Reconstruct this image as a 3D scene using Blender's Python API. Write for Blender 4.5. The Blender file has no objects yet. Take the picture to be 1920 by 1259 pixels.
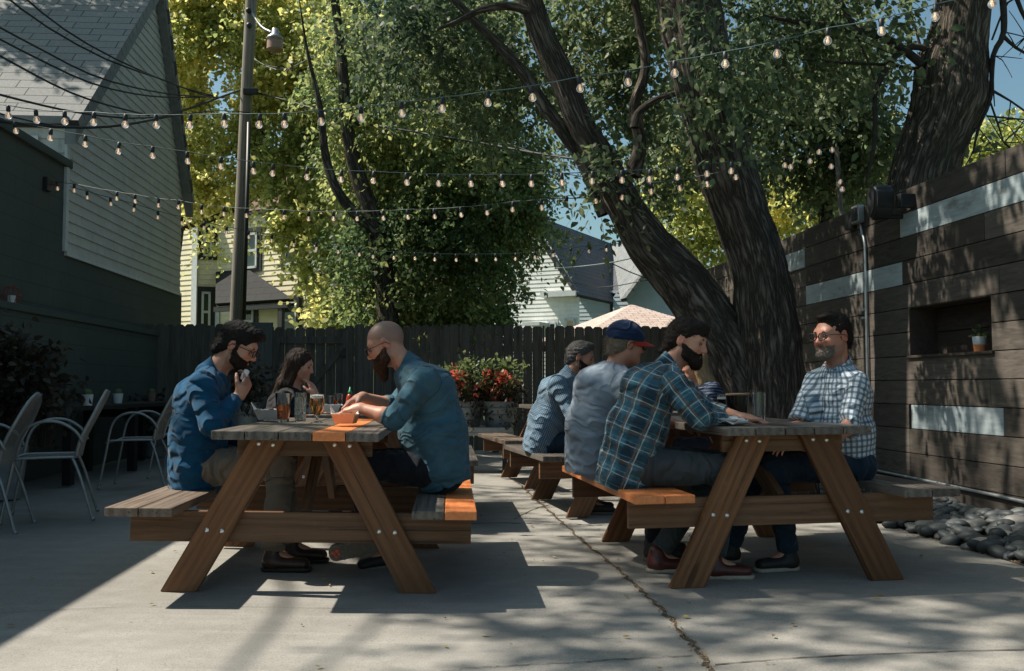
import bpy, bmesh, math, random
import numpy as np
from mathutils import Vector, Matrix, Euler
rnd = random.Random(7)
NP = np.random.RandomState(11)
PI = math.pi
scene = bpy.context.scene
col = scene.collection
# ---------------------------------------------------------------- camera
F = 1813.0; PITCH = 0.0527; CAMH = 0.946
CP, SP = math.cos(PITCH), math.sin(PITCH)
def P(px, py, Y):
    """world point seen at reference pixel (px,py) lying at world depth y=Y"""
    a = (px-960)/F; b = -(py-629.5)/F
    d = Vector((a, CP-b*SP, SP+b*CP))
    d *= Y/d.y
    return Vector((d.x, d.y, d.z+CAMH))
def PW(px, py, plane):
    """intersection of the view ray with vertical plane X = c + m*Y"""
    c, m = plane
    a = (px-960)/F; b = -(py-629.5)/F
    d = Vector((a, CP-b*SP, SP+b*CP))
    t = c/(d.x-m*d.y)
    d *= t
    return Vector((d.x, d.y, d.z+CAMH))
def PG(px, py, z=0.0):
    a = (px-960)/F; b = -(py-629.5)/F
    d = Vector((a, CP-b*SP, SP+b*CP))
    d *= (z-CAMH)/d.z
    return Vector((d.x, d.y, z))
def gz(x, y=5):
    if y > 14.2: return 0.0
    xl = max(-2.2, min(2.4, x))
    return max(-.0197*(xl+.957), .0084*(xl-1.35))
cam = bpy.data.cameras.new('camera'); camo = bpy.data.objects.new('camera', cam)
col.objects.link(camo); scene.camera = camo
cam.sensor_width = 36; cam.lens = 36*F/1920; cam.clip_start = .05; cam.clip_end = 3000
camo.location = (0, 0, CAMH); camo.rotation_euler = (PI/2+PITCH, 0, 0)
scene.view_settings.view_transform = 'Standard'; scene.view_settings.look = 'None'
scene.view_settings.gamma = 1; scene.view_settings.use_curve_mapping = False
scene.view_settings.exposure = EXPO = .66
# ---------------------------------------------------------------- light
SUN = Vector((-.75, .13, 1.0)).normalized()
w = bpy.data.worlds.new('World'); scene.world = w; w.use_nodes = True
nt = w.node_tree; bg = nt.nodes['Background']
sk = nt.nodes.new('ShaderNodeTexSky'); sk.sky_type = 'NISHITA'; sk.sun_disc = False
sk.sun_elevation = math.asin(SUN.z); sk.sun_rotation = math.atan2(SUN.x, SUN.y)
sk.air_density = 1.1; sk.dust_density = 1.8; sk.ozone_density = 1.6
tint = nt.nodes.new('ShaderNodeMix'); tint.data_type = 'RGBA'; tint.blend_type = 'MULTIPLY'; tint.inputs[0].default_value = 1
tint.inputs[7].default_value = (.84, 1.0, .90, 1)
nt.links.new(sk.outputs[0], tint.inputs[6]); nt.links.new(tint.outputs[2], bg.inputs[0]); bg.inputs[1].default_value = .080
sl = bpy.data.lights.new('sun', 'SUN'); sl.energy = 5.0; sl.angle = math.radians(.55); sl.color = (1, .93, .81)
so = bpy.data.objects.new('sun', sl); col.objects.link(so)
so.rotation_euler = SUN.to_track_quat('Z', 'Y').to_euler()
# ---------------------------------------------------------------- object helpers
def tag(o, label=None, cat=None, group=None, kind=None):
    if label: o['label'] = label
    if cat: o['category'] = cat
    if group: o['group'] = group
    if kind: o['kind'] = kind
    return o
def empty(name, loc=(0, 0, 0), rot=(0, 0, 0)):
    o = bpy.data.objects.new(name, None); col.objects.link(o)
    o.location = loc; o.rotation_euler = rot; o.empty_display_size = .1
    return o
def thing(name, label, cat, loc=(0, 0, 0), rot=(0, 0, 0), group=None):
    return tag(empty(name, loc, rot), label, cat, group)
def link(name, me, mat=None, parent=None, smooth=False):
    o = bpy.data.objects.new(name, me); col.objects.link(o)
    if mat is not None:
        me.materials.clear()
        for m_ in (mat if isinstance(mat, (list, tuple)) else [mat]): me.materials.append(m_)
    if parent is not None: o.parent = parent
    if smooth: me.polygons.foreach_set('use_smooth', [True]*len(me.polygons))
    return o
def raw(name, verts, faces, mat=None, parent=None, smooth=False, origin=None):
    me = bpy.data.meshes.new(name)
    if origin is not None:
        ox = Vector(origin); verts = [Vector(v)-ox for v in verts]
    me.from_pydata([tuple(v) for v in verts], [], [tuple(f) for f in faces]); me.update()
    o = link(name, me, mat, parent, smooth)
    if origin is not None: o.location = origin
    return o
def npmesh(name, V, Q, mat=None, parent=None, smooth=True, nper=4):
    me = bpy.data.meshes.new(name)
    me.vertices.add(len(V)); me.vertices.foreach_set('co', np.asarray(V, np.float32).ravel())
    n = len(Q); me.loops.add(n*nper); me.loops.foreach_set('vertex_index', np.asarray(Q, np.int32).ravel())
    me.polygons.add(n); me.polygons.foreach_set('loop_start', np.arange(0, n*nper, nper, dtype=np.int32))
    try: me.polygons.foreach_set('loop_total', np.full(n, nper, np.int32))
    except Exception: pass
    if smooth: me.polygons.foreach_set('use_smooth', np.ones(n, bool))
    me.update(calc_edges=True)
    return link(name, me, mat, parent)
def copy_tree(o, parent=None):
    c = o.copy(); col.objects.link(c)
    if parent is not None: c.parent = parent
    for ch in [x for x in bpy.data.objects if x.parent == o]: copy_tree(ch, c)
    return c
class MB:
    """mesh builder: collects shapes in one bmesh"""
    def __init__(s): s.b = bmesh.new()
    def box(s, lo, hi, bev=0, M=None):
        r = bmesh.ops.create_cube(s.b, size=1)
        vs = r['verts']
        lo = Vector(lo); hi = Vector(hi)
        for v in vs: v.co = Vector([lo[i]+(v.co[i]+.5)*(hi[i]-lo[i]) for i in range(3)])
        if bev:
            es = list({e for v in vs for e in v.link_edges})
            r = bmesh.ops.bevel(s.b, geom=es, offset=bev, segments=2, affect='EDGES', profile=.6)
            vs = list({v for f in r['faces'] for v in f.verts} | {v for v in vs if v.is_valid})
        if M is not None:
            for v in vs: v.co = M @ v.co
        return s
    def poly(s, pts, M=None):
        vs = [s.b.verts.new(M @ Vector(p) if M else Vector(p)) for p in pts]
        s.b.faces.new(vs); return s
    def prism(s, pts, vec, M=None):
        vec = Vector(vec); n = len(pts)
        a = [s.b.verts.new(Vector(p)) for p in pts]; b = [s.b.verts.new(Vector(p)+vec) for p in pts]
        s.b.faces.new(a); s.b.faces.new(b[::-1])
        for i in range(n): s.b.faces.new((a[i], b[i], b[(i+1) % n], a[(i+1) % n]))
        if M:
            for v in a+b: v.co = M @ v.co
        return s
    def tube(s, pts, r, n=8, cap=True):
        pts = [Vector(p) for p in pts]; rs = r if isinstance(r, (list, tuple)) else [r]*len(pts)
        t0 = (pts[1]-pts[0]).normalized()
        up = Vector((0, 0, 1)) if abs(t0.z) < .9 else Vector((1, 0, 0))
        u = t0.cross(up).normalized(); rings = []
        for i, p in enumerate(pts):
            t = (pts[min(i+1, len(pts)-1)]-pts[max(i-1, 0)]).normalized()
            u = (u-t*u.dot(t)).normalized(); v = t.cross(u)
            rings.append([s.b.verts.new(p+(u*math.cos(a)+v*math.sin(a))*rs[i]) for a in [2*PI*k/n for k in range(n)]])
        for i in range(len(pts)-1):
            for k in range(n): s.b.faces.new((rings[i][k], rings[i][(k+1) % n], rings[i+1][(k+1) % n], rings[i+1][k]))
        if cap: s.b.faces.new(rings[0][::-1]); s.b.faces.new(rings[-1])
        return s
    def lathe(s, prof, n=24, c=(0, 0, 0), M=None, close=False):
        c = Vector(c); rings = []
        for r, z in prof:
            if r < 1e-6: rings.append([s.b.verts.new(c+Vector((0, 0, z)))])
            else: rings.append([s.b.verts.new(c+Vector((r*math.cos(2*PI*k/n), r*math.sin(2*PI*k/n), z))) for k in range(n)])
        for a, b in zip(rings, rings[1:]):
            for k in range(n):
                q = [a[k % len(a)], a[(k+1) % len(a)], b[(k+1) % len(b)], b[k % len(b)]]
                q2 = []
                for x in q:
                    if x not in q2: q2.append(x)
                if len(q2) > 2: s.b.faces.new(q2)
        if M:
            for rg in rings:
                for v in rg: v.co = M @ v.co
        return s
    def sph(s, c, r, seg=16, rings=10, sc=(1, 1, 1), M=None):
        m = Matrix.Translation(Vector(c)) @ (M if M else Matrix()) @ Matrix.Diagonal((r*sc[0], r*sc[1], r*sc[2], 1))
        bmesh.ops.create_uvsphere(s.b, u_segments=seg, v_segments=rings, radius=1, matrix=m); return s
    def build(s, name, mat=None, parent=None, smooth=False, loc=None, rot=None, angle=None):
        bmesh.ops.recalc_face_normals(s.b, faces=s.b.faces)
        me = bpy.data.meshes.new(name); s.b.to_mesh(me); s.b.free()
        o = link(name, me, mat, parent, smooth)
        if angle is not None and smooth:
            try: me.set_sharp_from_angle(angle=angle)
            except Exception: pass
        if loc is not None: o.location = loc
        if rot is not None: o.rotation_euler = rot
        return o
# ---------------------------------------------------------------- numpy noise
def _hash(ix, iy, iz, s):
    h = (ix.astype(np.int64)*374761393+iy.astype(np.int64)*668265263+iz.astype(np.int64)*2147483647+s*974634777) & 0xffffffff
    h = ((h ^ (h >> 13))*1274126177) & 0xffffffff
    return ((h ^ (h >> 16)) & 0xffffff)/float(0xffffff)
def vnoise(p, s=0):
    p = np.asarray(p, float); i = np.floor(p); f = p-i; f = f*f*(3-2*f); i = i.astype(np.int64)
    r = 0
    for dx in (0, 1):
        wx = f[..., 0] if dx else 1-f[..., 0]
        for dy in (0, 1):
            wy = f[..., 1] if dy else 1-f[..., 1]
            for dz in (0, 1):
                wz = f[..., 2] if dz else 1-f[..., 2]
                r = r+wx*wy*wz*_hash(i[..., 0]+dx, i[..., 1]+dy, i[..., 2]+dz, s)
    return r
def fbm(p, s=0, o=3):
    a = 0; w_ = .5; p = np.asarray(p, float)
    for k in range(o): a = a+w_*vnoise(p*(2**k), s+k); w_ *= .5
    return a/(1-.5**o)
# ---------------------------------------------------------------- materials
class N:
    def __init__(s, name):
        s.m = bpy.data.materials.new(name); s.m.use_nodes = True; s.t = s.m.node_tree
        s.p = s.t.nodes['Principled BSDF']; s.o = s.t.nodes['Material Output']
    def n(s, typ, **kw):
        x = s.t.nodes.new('ShaderNode'+typ)
        for k, v in kw.items(): setattr(x, k, v)
        return x
    def l(s, a, b): s.t.links.new(a, b)
    def setin(s, x, k, v):
        if hasattr(v, 'node') or isinstance(v, bpy.types.NodeSocket): s.l(v, x.inputs[k])
        else: x.inputs[k].default_value = v
    def coord(s, kind='Object', scale=(1, 1, 1), rot=(0, 0, 0), rand=False):
        tc = s.n('TexCoord'); out = tc.outputs[kind]
        if rand:
            oi = s.n('ObjectInfo'); vm = s.n('VectorMath', operation='SCALE')
            cmb = s.n('CombineXYZ'); s.l(oi.outputs['Random'], cmb.inputs[0]); s.l(oi.outputs['Random'], cmb.inputs[1]); s.l(oi.outputs['Random'], cmb.inputs[2])
            s.l(cmb.outputs[0], vm.inputs[0]); vm.inputs['Scale'].default_value = 37.0
            ad = s.n('VectorMath', operation='ADD'); s.l(out, ad.inputs[0]); s.l(vm.outputs[0], ad.inputs[1]); out = ad.outputs[0]
        mp = s.n('Mapping'); s.l(out, mp.inputs[0]); mp.inputs['Scale'].default_value = scale; mp.inputs['Rotation'].default_value = rot
        return mp.outputs[0]
    def attr(s, name, scale=(1, 1, 1)):
        a = s.n('Attribute', attribute_name=name); mp = s.n('Mapping'); s.l(a.outputs['Vector'], mp.inputs[0]); mp.inputs['Scale'].default_value = scale
        return mp.outputs[0]
    def noise(s, co, sc=5, det=4, rough=.55, dist=0, out='Fac'):
        x = s.n('TexNoise'); s.l(co, x.inputs['Vector']); x.inputs['Scale'].default_value = sc; x.inputs['Detail'].default_value = det
        x.inputs['Roughness'].default_value = rough; x.inputs['Distortion'].default_value = dist; return x.outputs[out]
    def voro(s, co, sc=5, feat='F1', out='Distance', rnd_=1):
        x = s.n('TexVoronoi', feature=feat); s.l(co, x.inputs['Vector']); x.inputs['Scale'].default_value = sc; x.inputs['Randomness'].default_value = rnd_
        return x.outputs[out]
    def ramp(s, fac, stops, interp='LINEAR'):
        x = s.n('ValToRGB'); x.color_ramp.interpolation = interp; e = x.color_ramp.elements
        while len(e) > 1: e.remove(e[-1])
        e[0].position = stops[0][0]; e[0].color = tuple(stops[0][1])+(1,) if len(stops[0][1]) == 3 else stops[0][1]
        for p, c in stops[1:]:
            q = e.new(p); q.color = tuple(c)+(1,) if len(c) == 3 else c
        s.l(fac, x.inputs[0]); return x.outputs[0]
    def g(s, fac, a, b): # grey ramp a..b positions
        return s.ramp(fac, [(a, (0, 0, 0)), (b, (1, 1, 1))])
    def mix(s, fac, a, b, blend='MIX'):
        x = s.n('Mix', data_type='RGBA', blend_type=blend)
        s.setin(x, 0, fac)
        for i, v in ((6, a), (7, b)):
            if isinstance(v, bpy.types.NodeSocket): s.l(v, x.inputs[i])
            else: x.inputs[i].default_value = tuple(v)+(1,) if len(v) == 3 else v
        return x.outputs[2]
    def math(s, op, a, b=0.0, c=0.0, clamp=False):
        x = s.n('Math', operation=op, use_clamp=clamp)
        s.setin(x, 0, a); s.setin(x, 1, b)
        if op in ('MULTIPLY_ADD', 'COMPARE', 'SMOOTH_MIN'): s.setin(x, 2, c)
        return x.outputs[0]
    def sep(s, v):
        x = s.n('SeparateXYZ'); s.l(v, x.inputs[0]); return x.outputs
    def bump(s, h, st=.3, dist=.01, prev=None):
        x = s.n('Bump'); s.l(h, x.inputs['Height']); x.inputs['Strength'].default_value = st; x.inputs['Distance'].default_value = dist
        if prev is not None: s.l(prev, x.inputs['Normal'])
        return x.outputs[0]
    def out(s, color=None, rough=None, bump=None, **kw):
        if color is not None:
            if isinstance(color, bpy.types.NodeSocket): s.l(color, s.p.inputs['Base Color'])
            else: s.p.inputs['Base Color'].default_value = tuple(color)+(1,)
        if rough is not None: s.setin(s.p, 'Roughness', rough)
        if bump is not None: s.l(bump, s.p.inputs['Normal'])
        for k, v in kw.items(): s.setin(s.p, k, v)
        return s.m
def plain(name, c, rough=.6, nz=.15, sc=30, **kw):
    s = N(name); co = s.coord(); n = s.noise(co, sc, 4)
    c = Vector(c)
    return s.out(s.ramp(n, [(.3, c*(1-nz)), (.7, c*(1+nz))]), rough, s.bump(n, .15, .003), **kw)
def wood(name, dark, light, rough=.55, knots=True, weather=0, bumpst=.35, spec=.3):
    """grain runs along local X of each board object"""
    s = N(name); co = s.coord('Object', (1.0, 22, 22), rand=True)
    warp = s.noise(s.coord('Object', (.8, 3, 3), rand=True), 2, 3)
    n1 = s.noise(co, 3.0, 6, .65, 1.2)
    wv = s.n('TexWave', wave_type='BANDS', bands_direction='Y'); s.l(s.coord('Object', (.35, 9, 9), rand=True), wv.inputs['Vector'])
    wv.inputs['Scale'].default_value = .8; wv.inputs['Distortion'].default_value = 9; wv.inputs['Detail'].default_value = 3; wv.inputs['Detail Scale'].default_value = .9
    g = s.math('ADD', s.math('MULTIPLY', n1, .8), s.math('MULTIPLY', wv.outputs['Fac'], .2))
    c = s.ramp(g, [(.25, dark), (.75, light)])
    big = s.noise(s.coord('Object', (1, 2.5, 2.5), rand=True), 1.5, 3)
    dk = tuple(x*.55 for x in dark)
    c = s.mix(s.g(big, .45, .75), c, tuple(Vector(light)*.72+Vector(dark)*.1), 'MIX') if not weather else s.mix(s.g(big, .4, .7), c, (.16, .155, .15))
    h = g
    if knots:
        v = s.voro(s.coord('Object', (1.1, 4.5, 4.5), rand=True), 1.1)
        k = s.ramp(v, [(.055, (1, 1, 1)), (.1, (0, 0, 0))])
        c = s.mix(s.math('MULTIPLY', k, .8), c, dk)
    ck = s.noise(s.coord('Object', (.55, 42, 42), rand=True), 1.6, 3, .5, .3); ckm = s.ramp(ck, [(.30, (1, 1, 1)), (.36, (0, 0, 0))])
    c = s.mix(s.math('MULTIPLY', ckm, .75), c, tuple(x*.35 for x in dark)); h = s.math('SUBTRACT', h, s.math('MULTIPLY', ckm, .8))
    sc = s.noise(s.coord('Object', (3, 5, 5), rand=True), 5, 6, .75); c = s.mix(s.math('MULTIPLY', s.ramp(sc, [(.58, (0, 0, 0)), (.72, (1, 1, 1))]), .35), c, tuple(Vector(light)*1.35))
    oi = s.n('ObjectInfo'); val = s.math('MULTIPLY_ADD', oi.outputs['Random'], .5, .75)
    hs = s.n('HueSaturation'); s.l(c, hs.inputs['Color']); s.l(val, hs.inputs['Value'])
    return s.out(hs.outputs[0], rough, s.bump(h, bumpst, .004), **{'Specular IOR Level': spec})
M = {}
M['wood_brown'] = wood('stained_wood', (.095, .040, .017), (.235, .105, .046), .5)
M['wood_mid'] = wood('stained_wood_dull', (.075, .038, .02), (.19, .1, .053), .55)
M['wood_dark'] = wood('weathered_table_top', (.045, .038, .033), (.20, .17, .145), .40, bumpst=.5)
M['wood_seat'] = wood('worn_bench_wood', (.085, .056, .04), (.28, .215, .165), .5, bumpst=.5)
def orange():
    s = N('orange_paint'); n = s.noise(s.coord('Object', (2, 12, 12), rand=True), 4, 5)
    sc = s.noise(s.coord('Object', (3, 10, 10), rand=True), 7, 6, .7)
    c = s.ramp(n, [(.3, (.62, .17, .045)), (.7, (.78, .27, .09))])
    c = s.mix(s.ramp(sc, [(.66, (0, 0, 0)), (.76, (1, 1, 1))]), c, (.28, .10, .04))
    return s.out(c, .42, s.bump(n, .25, .004))
M['orange'] = orange()
M['fence'] = wood('fence_wood', (.016, .017, .016), (.055, .055, .05), .85, knots=True, bumpst=.6, spec=.1)
def planks(name, dark, light):
    """horizontal boards on the long wall: grain along local Y, tone per board from attribute"""
    s = N(name); n = s.noise(s.coord('Object', (9, .7, 9)), 3, 7, .65, 1.5)
    a = s.n('Attribute', attribute_name='tone')
    n2 = s.noise(s.coord('Object', (2, .6, 2)), 2.2, 3)
    c = s.ramp(n, [(.28, dark), (.75, light)])
    c = s.mix(s.math('MULTIPLY', s.g(n2, .45, .8), .6), c, (.10, .085, .07))
    k = s.ramp(s.voro(s.coord('Object', (6, 1.6, 6)), .9), [(.05, (1, 1, 1)), (.1, (0, 0, 0))])
    c = s.mix(s.math('MULTIPLY', k, .7), c, tuple(x*.5 for x in dark))
    hs = s.n('HueSaturation'); s.l(c, hs.inputs['Color']); s.l(s.math('MULTIPLY_ADD', a.outputs['Fac'], .7, .65), hs.inputs['Value'])
    return s.out(hs.outputs[0], .75, s.bump(n, .4, .004), **{'Specular IOR Level': .2})
M['planks'] = planks('wall_boards', (.042, .036, .031), (.125, .105, .088))
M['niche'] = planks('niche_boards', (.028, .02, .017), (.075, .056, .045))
def painted():
    s = N('painted_board'); n = s.noise(s.coord('Object', (9, .8, 9)), 3, 6, .6, 1)
    c = s.ramp(n, [(.3, (.25, .30, .32)), (.7, (.40, .45, .46))])
    d = s.noise(s.coord('Object', (1, .4, 1)), 6, 5, .7)
    c = s.mix(s.ramp(d, [(.56, (0, 0, 0)), (.72, (1, 1, 1))]), c, (.15, .15, .135))
    return s.out(c, .65, s.bump(n, .3, .003))
M['painted'] = painted()
def concrete():
    s = N('patio_concrete'); co = s.coord('Object')
    a = s.noise(co, 1.1, 5, .6); b = s.noise(co, 9, 6, .7); f = s.noise(co, 160, 3, .7); st = s.noise(s.coord('Object', (.5, 5, 1)), 2.3, 5, .6)
    c = s.ramp(a, [(.3, (.235, .222, .198)), (.7, (.345, .328, .30))])
    c = s.mix(s.math('MULTIPLY', s.g(b, .35, .75), .45), c, (.185, .172, .154))
    c = s.mix(s.math('MULTIPLY', s.g(st, .5, .75), .3), c, (.42, .405, .37))
    sp = s.ramp(f, [(.30, (.45, .45, .45)), (.5, (1, 1, 1)), (.62, (1, 1, 1)), (.78, (1.25, 1.25, 1.25))])
    c = s.mix(.8, c, sp, 'MULTIPLY')
    v = s.voro(co, 7); pit = s.ramp(v, [(.03, (.35, .33, .3)), (.06, (1, 1, 1))])
    c = s.mix(.7, c, pit, 'MULTIPLY')
    ln = s.noise(co, .55, 3, .5); c = s.mix(s.math('MULTIPLY', s.ramp(ln, [(.55, (0, 0, 0)), (.7, (1, 1, 1))]), .35), c, (.13, .122, .11))
    h = s.math('ADD', s.math('MULTIPLY', f, .5), s.math('MULTIPLY', b, .8))
    return s.out(c, .88, s.bump(h, .45, .004), **{'Specular IOR Level': .25})
M['concrete'] = concrete()
M['grass'] = plain('far_grass', (.05, .07, .025), .9, .4, 3)
M['crack'] = plain('crack_dirt', (.06, .048, .036), .95, .5, 90)
M['debris'] = plain('debris_chips', (.32, .2, .1), .85, .6, 200)
def stonem():
    s = N('river_stone'); oi = s.n('Attribute', attribute_name='tone')
    n = s.noise(s.coord(), 30, 4)
    c = s.ramp(oi.outputs['Fac'], [(0, (.022, .029, .032)), (.6, (.05, .06, .065)), (.95, (.09, .095, .09)), (1, (.26, .24, .22))])
    c = s.mix(s.math('MULTIPLY', n, .35), c, (.05, .05, .05))
    return s.out(c, .6, s.bump(n, .2, .003))
M['stone'] = stonem()
def block():
    s = N('painted_block'); tc = s.coord('Object'); sp = s.sep(tc)
    cb = s.n('CombineXYZ'); s.l(sp[1], cb.inputs[0]); s.l(sp[2], cb.inputs[1])
    br = s.n('TexBrick'); s.l(cb.outputs[0], br.inputs['Vector'])
    br.inputs['Scale'].default_value = 1; br.inputs['Brick Width'].default_value = .4; br.inputs['Row Height'].default_value = .2
    br.inputs['Mortar Size'].default_value = .006; br.inputs['Mortar Smooth'].default_value = .6
    n = s.noise(tc, 40, 5, .7); big = s.noise(tc, .7, 4)
    c = s.ramp(big, [(.3, (.075, .092, .084)), (.7, (.105, .124, .112))])
    c = s.mix(s.math('MULTIPLY', n, .4), c, (.045, .052, .048))
    c = s.mix(s.math('MULTIPLY', br.outputs['Fac'], .35), c, (.03, .035, .033))
    h = s.math('SUBTRACT', s.math('MULTIPLY', n, .4), s.math('MULTIPLY', br.outputs['Fac'], 1.0))
    return s.out(c, .85, s.bump(h, .5, .006), **{'Specular IOR Level': .15})
M['block'] = block()
def siding(name, c, dirt=(.12, .12, .11), amt=.5):
    s = N(name); co = s.coord('Object'); n = s.noise(co, 3, 5, .65); f = s.noise(s.coord('Object', (1, 1, .2)), 25, 4, .6)
    c = Vector(c); r = s.ramp(n, [(.3, c*.88), (.7, c*1.08)])
    r = s.mix(s.math('MULTIPLY', s.ramp(f, [(.55, (0, 0, 0)), (.8, (1, 1, 1))]), amt), r, dirt)
    return s.out(r, .7, s.bump(f, .2, .003))
M['siding_grey'] = siding('grey_siding', (.52, .52, .49))
M['siding_cream'] = siding('cream_siding', (.78, .69, .48), amt=.15)
M['siding_white'] = siding('white_siding', (.74, .75, .70), amt=.15)
M['siding_blue'] = siding('blue_siding', (.42, .50, .54), amt=.1)
M['trim_white'] = plain('white_trim', (.55, .57, .57), .55, .1, 12)
M['trim_grey'] = plain('grey_trim', (.19, .2, .2), .7, .2, 12)
M['trim_dark'] = plain('dark_trim', (.018, .017, .016), .6, .2, 12)
def shingles(name, a, b, w_=.32, h_=.14, horiz=0):
    s = N(name); u = s.attr('ruv')
    br = s.n('TexBrick'); s.l(u, br.inputs['Vector']); br.inputs['Scale'].default_value = 1
    br.inputs['Brick Width'].default_value = w_; br.inputs['Row Height'].default_value = h_; br.inputs['Mortar Size'].default_value = .007
    br.inputs['Color1'].default_value = (0, 0, 0, 1); br.inputs['Color2'].default_value = (1, 1, 1, 1); br.inputs['Mortar'].default_value = (.3, .3, .3, 1)
    br.offset = .37; br.squash = 1
    n = s.noise(u, 30, 5, .7); n2 = s.noise(u, 1.1, 4)
    c = s.ramp(n, [(.3, Vector(a)), (.7, Vector(b))])
    c = s.mix(s.math('MULTIPLY', br.outputs['Color'], .3), c, tuple(Vector(a)*.6))
    c = s.mix(s.math('MULTIPLY', n2, .35), c, tuple(Vector(a)*.75))
    c = s.mix(br.outputs['Fac'], c, tuple(Vector(a)*.22))
    return s.out(c, .9, s.bump(s.math('SUBTRACT', n, br.outputs['Fac']), .5, .006))
M['shingle_grey'] = shingles('grey_shingles', (.19, .19, .185), (.33, .33, .32), .42, .19)
M['shingle_red'] = shingles('red_brown_shingles', (.12, .055, .042), (.22, .11, .085), .4, .22)
M['shingle_slate'] = shingles('slate_shingles', (.085, .09, .10), (.15, .155, .17), .4, .2)
M['shingle_pale'] = shingles('pale_red_shingles', (.42, .27, .22), (.80, .72, .66), .3, .13)
M['shingle_black'] = shingles('black_shingles', (.014, .014, .015), (.03, .03, .03), .5, .2)
def glass_dark():
    s = N('window_pane'); n = s.noise(s.coord(), 1.5, 3)
    return s.out(s.ramp(n, [(.35, (.012, .018, .018)), (.7, (.06, .085, .07))]), .08, **{'Specular IOR Level': .6})
M['pane'] = glass_dark()
def bark(name='bark', k=1.0):
    s = N(name); co = s.attr('buv', (24, 2.6, 1))
    w_ = s.noise(s.attr('buv', (3, 1.5, 1)), 2, 3, out='Color')
    va = s.n('VectorMath', operation='MULTIPLY_ADD'); s.l(w_, va.inputs[0]); va.inputs[1].default_value = (1.6, .5, 0); s.l(co, va.inputs[2])
    n = s.noise(va.outputs[0], 1.0, 7, .62, .25)
    r = s.n('Math', operation='ABSOLUTE'); s.l(s.math('MULTIPLY_ADD', n, 2, -1), r.inputs[0])
    ridge = s.g(r.outputs[0], .02, .5)
    fine = s.noise(s.attr('buv', (60, 14, 1)), 1.5, 5, .7)
    c = s.ramp(ridge, [(0, Vector((.02, .017, .014))*k), (.35, Vector((.12, .10, .082))*k), (1, Vector((.36, .31, .26))*k)])
    c = s.mix(s.math('MULTIPLY', fine, .4), c, tuple(Vector((.06, .05, .04))*k))
    big = s.noise(s.attr('buv', (1, 1, 1)), 3, 3); c = s.mix(s.math('MULTIPLY', s.g(big, .5, .75), .35), c, (.075, .085, .06))
    h = s.math('ADD', s.math('MULTIPLY', ridge, 1.0), s.math('MULTIPLY', fine, .35))
    return s.out(c, .93, s.bump(h, 1, .026), **{'Specular IOR Level': .12})
M['bark'] = bark('bark', 1.5)
M['bark_thin'] = plain('twig_bark', (.035, .028, .022), .9, .4, 20)
def leafm(name, c0, c1, c2, trans=.42):
    s = N(name); a = s.n('Attribute', attribute_name='tone')
    c = s.ramp(a.outputs['Fac'], [(0, c0), (.5, c1), (1, c2)])
    s.out(c, .5, **{'Specular IOR Level': .35})
    tr = s.n('BsdfTranslucent'); hs = s.n('HueSaturation'); s.l(c, hs.inputs['Color']); hs.inputs['Value'].default_value = 2.2; hs.inputs['Saturation'].default_value = .95
    hs.inputs['Hue'].default_value = .492
    s.l(hs.outputs[0], tr.inputs[0])
    mx = s.n('MixShader'); mx.inputs[0].default_value = trans; s.l(s.p.outputs[0], mx.inputs[1]); s.l(tr.outputs[0], mx.inputs[2]); s.l(mx.outputs[0], s.o.inputs[0])
    return s.m
M['leaf_yellow'] = leafm('leaf_yellow_green', (.12, .16, .05), (.31, .33, .10), (.56, .50, .18), .56)
M['leaf_green'] = leafm('leaf_mid_green', (.045, .085, .036), (.13, .18, .065), (.32, .33, .11), .52)
M['leaf_dark'] = leafm('leaf_dark_green', (.035, .06, .034), (.085, .12, .055), (.19, .22, .10), .46)
M['leaf_pot'] = leafm('leaf_potted', (.03, .055, .02), (.08, .12, .035), (.17, .19, .07), .3)
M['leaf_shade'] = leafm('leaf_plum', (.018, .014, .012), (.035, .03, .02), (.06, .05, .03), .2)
M['petal'] = leafm('red_petal', (.20, .04, .02), (.50, .10, .05), (.72, .22, .12), .3)
M['pole'] = wood('utility_pole_wood', (.10, .085, .07), (.26, .235, .2), .9, knots=False, bumpst=.6)
M['black'] = plain('black_plastic', (.014, .014, .015), .5, .2, 40)
M['cable'] = plain('black_cable', (.012, .013, .014), .6, .1, 40)
M['cable_pale'] = plain('pale_cable', (.10, .16, .16), .5, .1, 40)
M['cable_teal'] = plain('green_cable', (.03, .065, .065), .5, .1, 40)
M['metal'] = plain('galvanised', (.42, .46, .48), .38, .15, 14, Metallic=.85)
M['metal_dark'] = plain('painted_steel', (.30, .31, .31), .42, .1, 30, Metallic=.6)
M['bolt'] = plain('bolt_steel', (.75, .74, .7), .3, .05, 30, Metallic=.9)
M['terracotta'] = plain('terracotta_orange', (.75, .24, .08), .7, .12, 40)
M['pot_white'] = plain('white_glaze', (.62, .64, .64), .5, .06, 40)
M['soil'] = plain('soil', (.03, .022, .016), .95, .4, 60)
M['paper'] = plain('white_paper', (.72, .71, .69), .8, .05, 60, **{'Transmission Weight': 0.0})
M['paper_bowl'] = plain('paper_tray', (.66, .62, .57), .7, .05, 60)
M['tray_orange_bounce'] = plain('paper_tray_orange_bounce', (.74, .38, .20), .7, .05, 60)  # white paper tray; orange bounce from the table board put into its colour
M['food'] = plain('food', (.45, .24, .08), .6, .5, 60)
M['rust'] = plain('red_wire', (.22, .05, .035), .6, .2, 40)
M['green_cap'] = plain('green_plastic', (.02, .3, .13), .4, .05, 40)
M['red_sauce'] = plain('red_sauce', (.45, .04, .02), .35, .1, 40)
def glassm(name, c=(1, 1, 1), rough=0, ior=1.45):
    s = N(name); return s.out(c, rough, **{'Transmission Weight': 1.0, 'IOR': ior})
M['glass'] = glassm('clear_glass', (.95, .98, .98))
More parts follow.
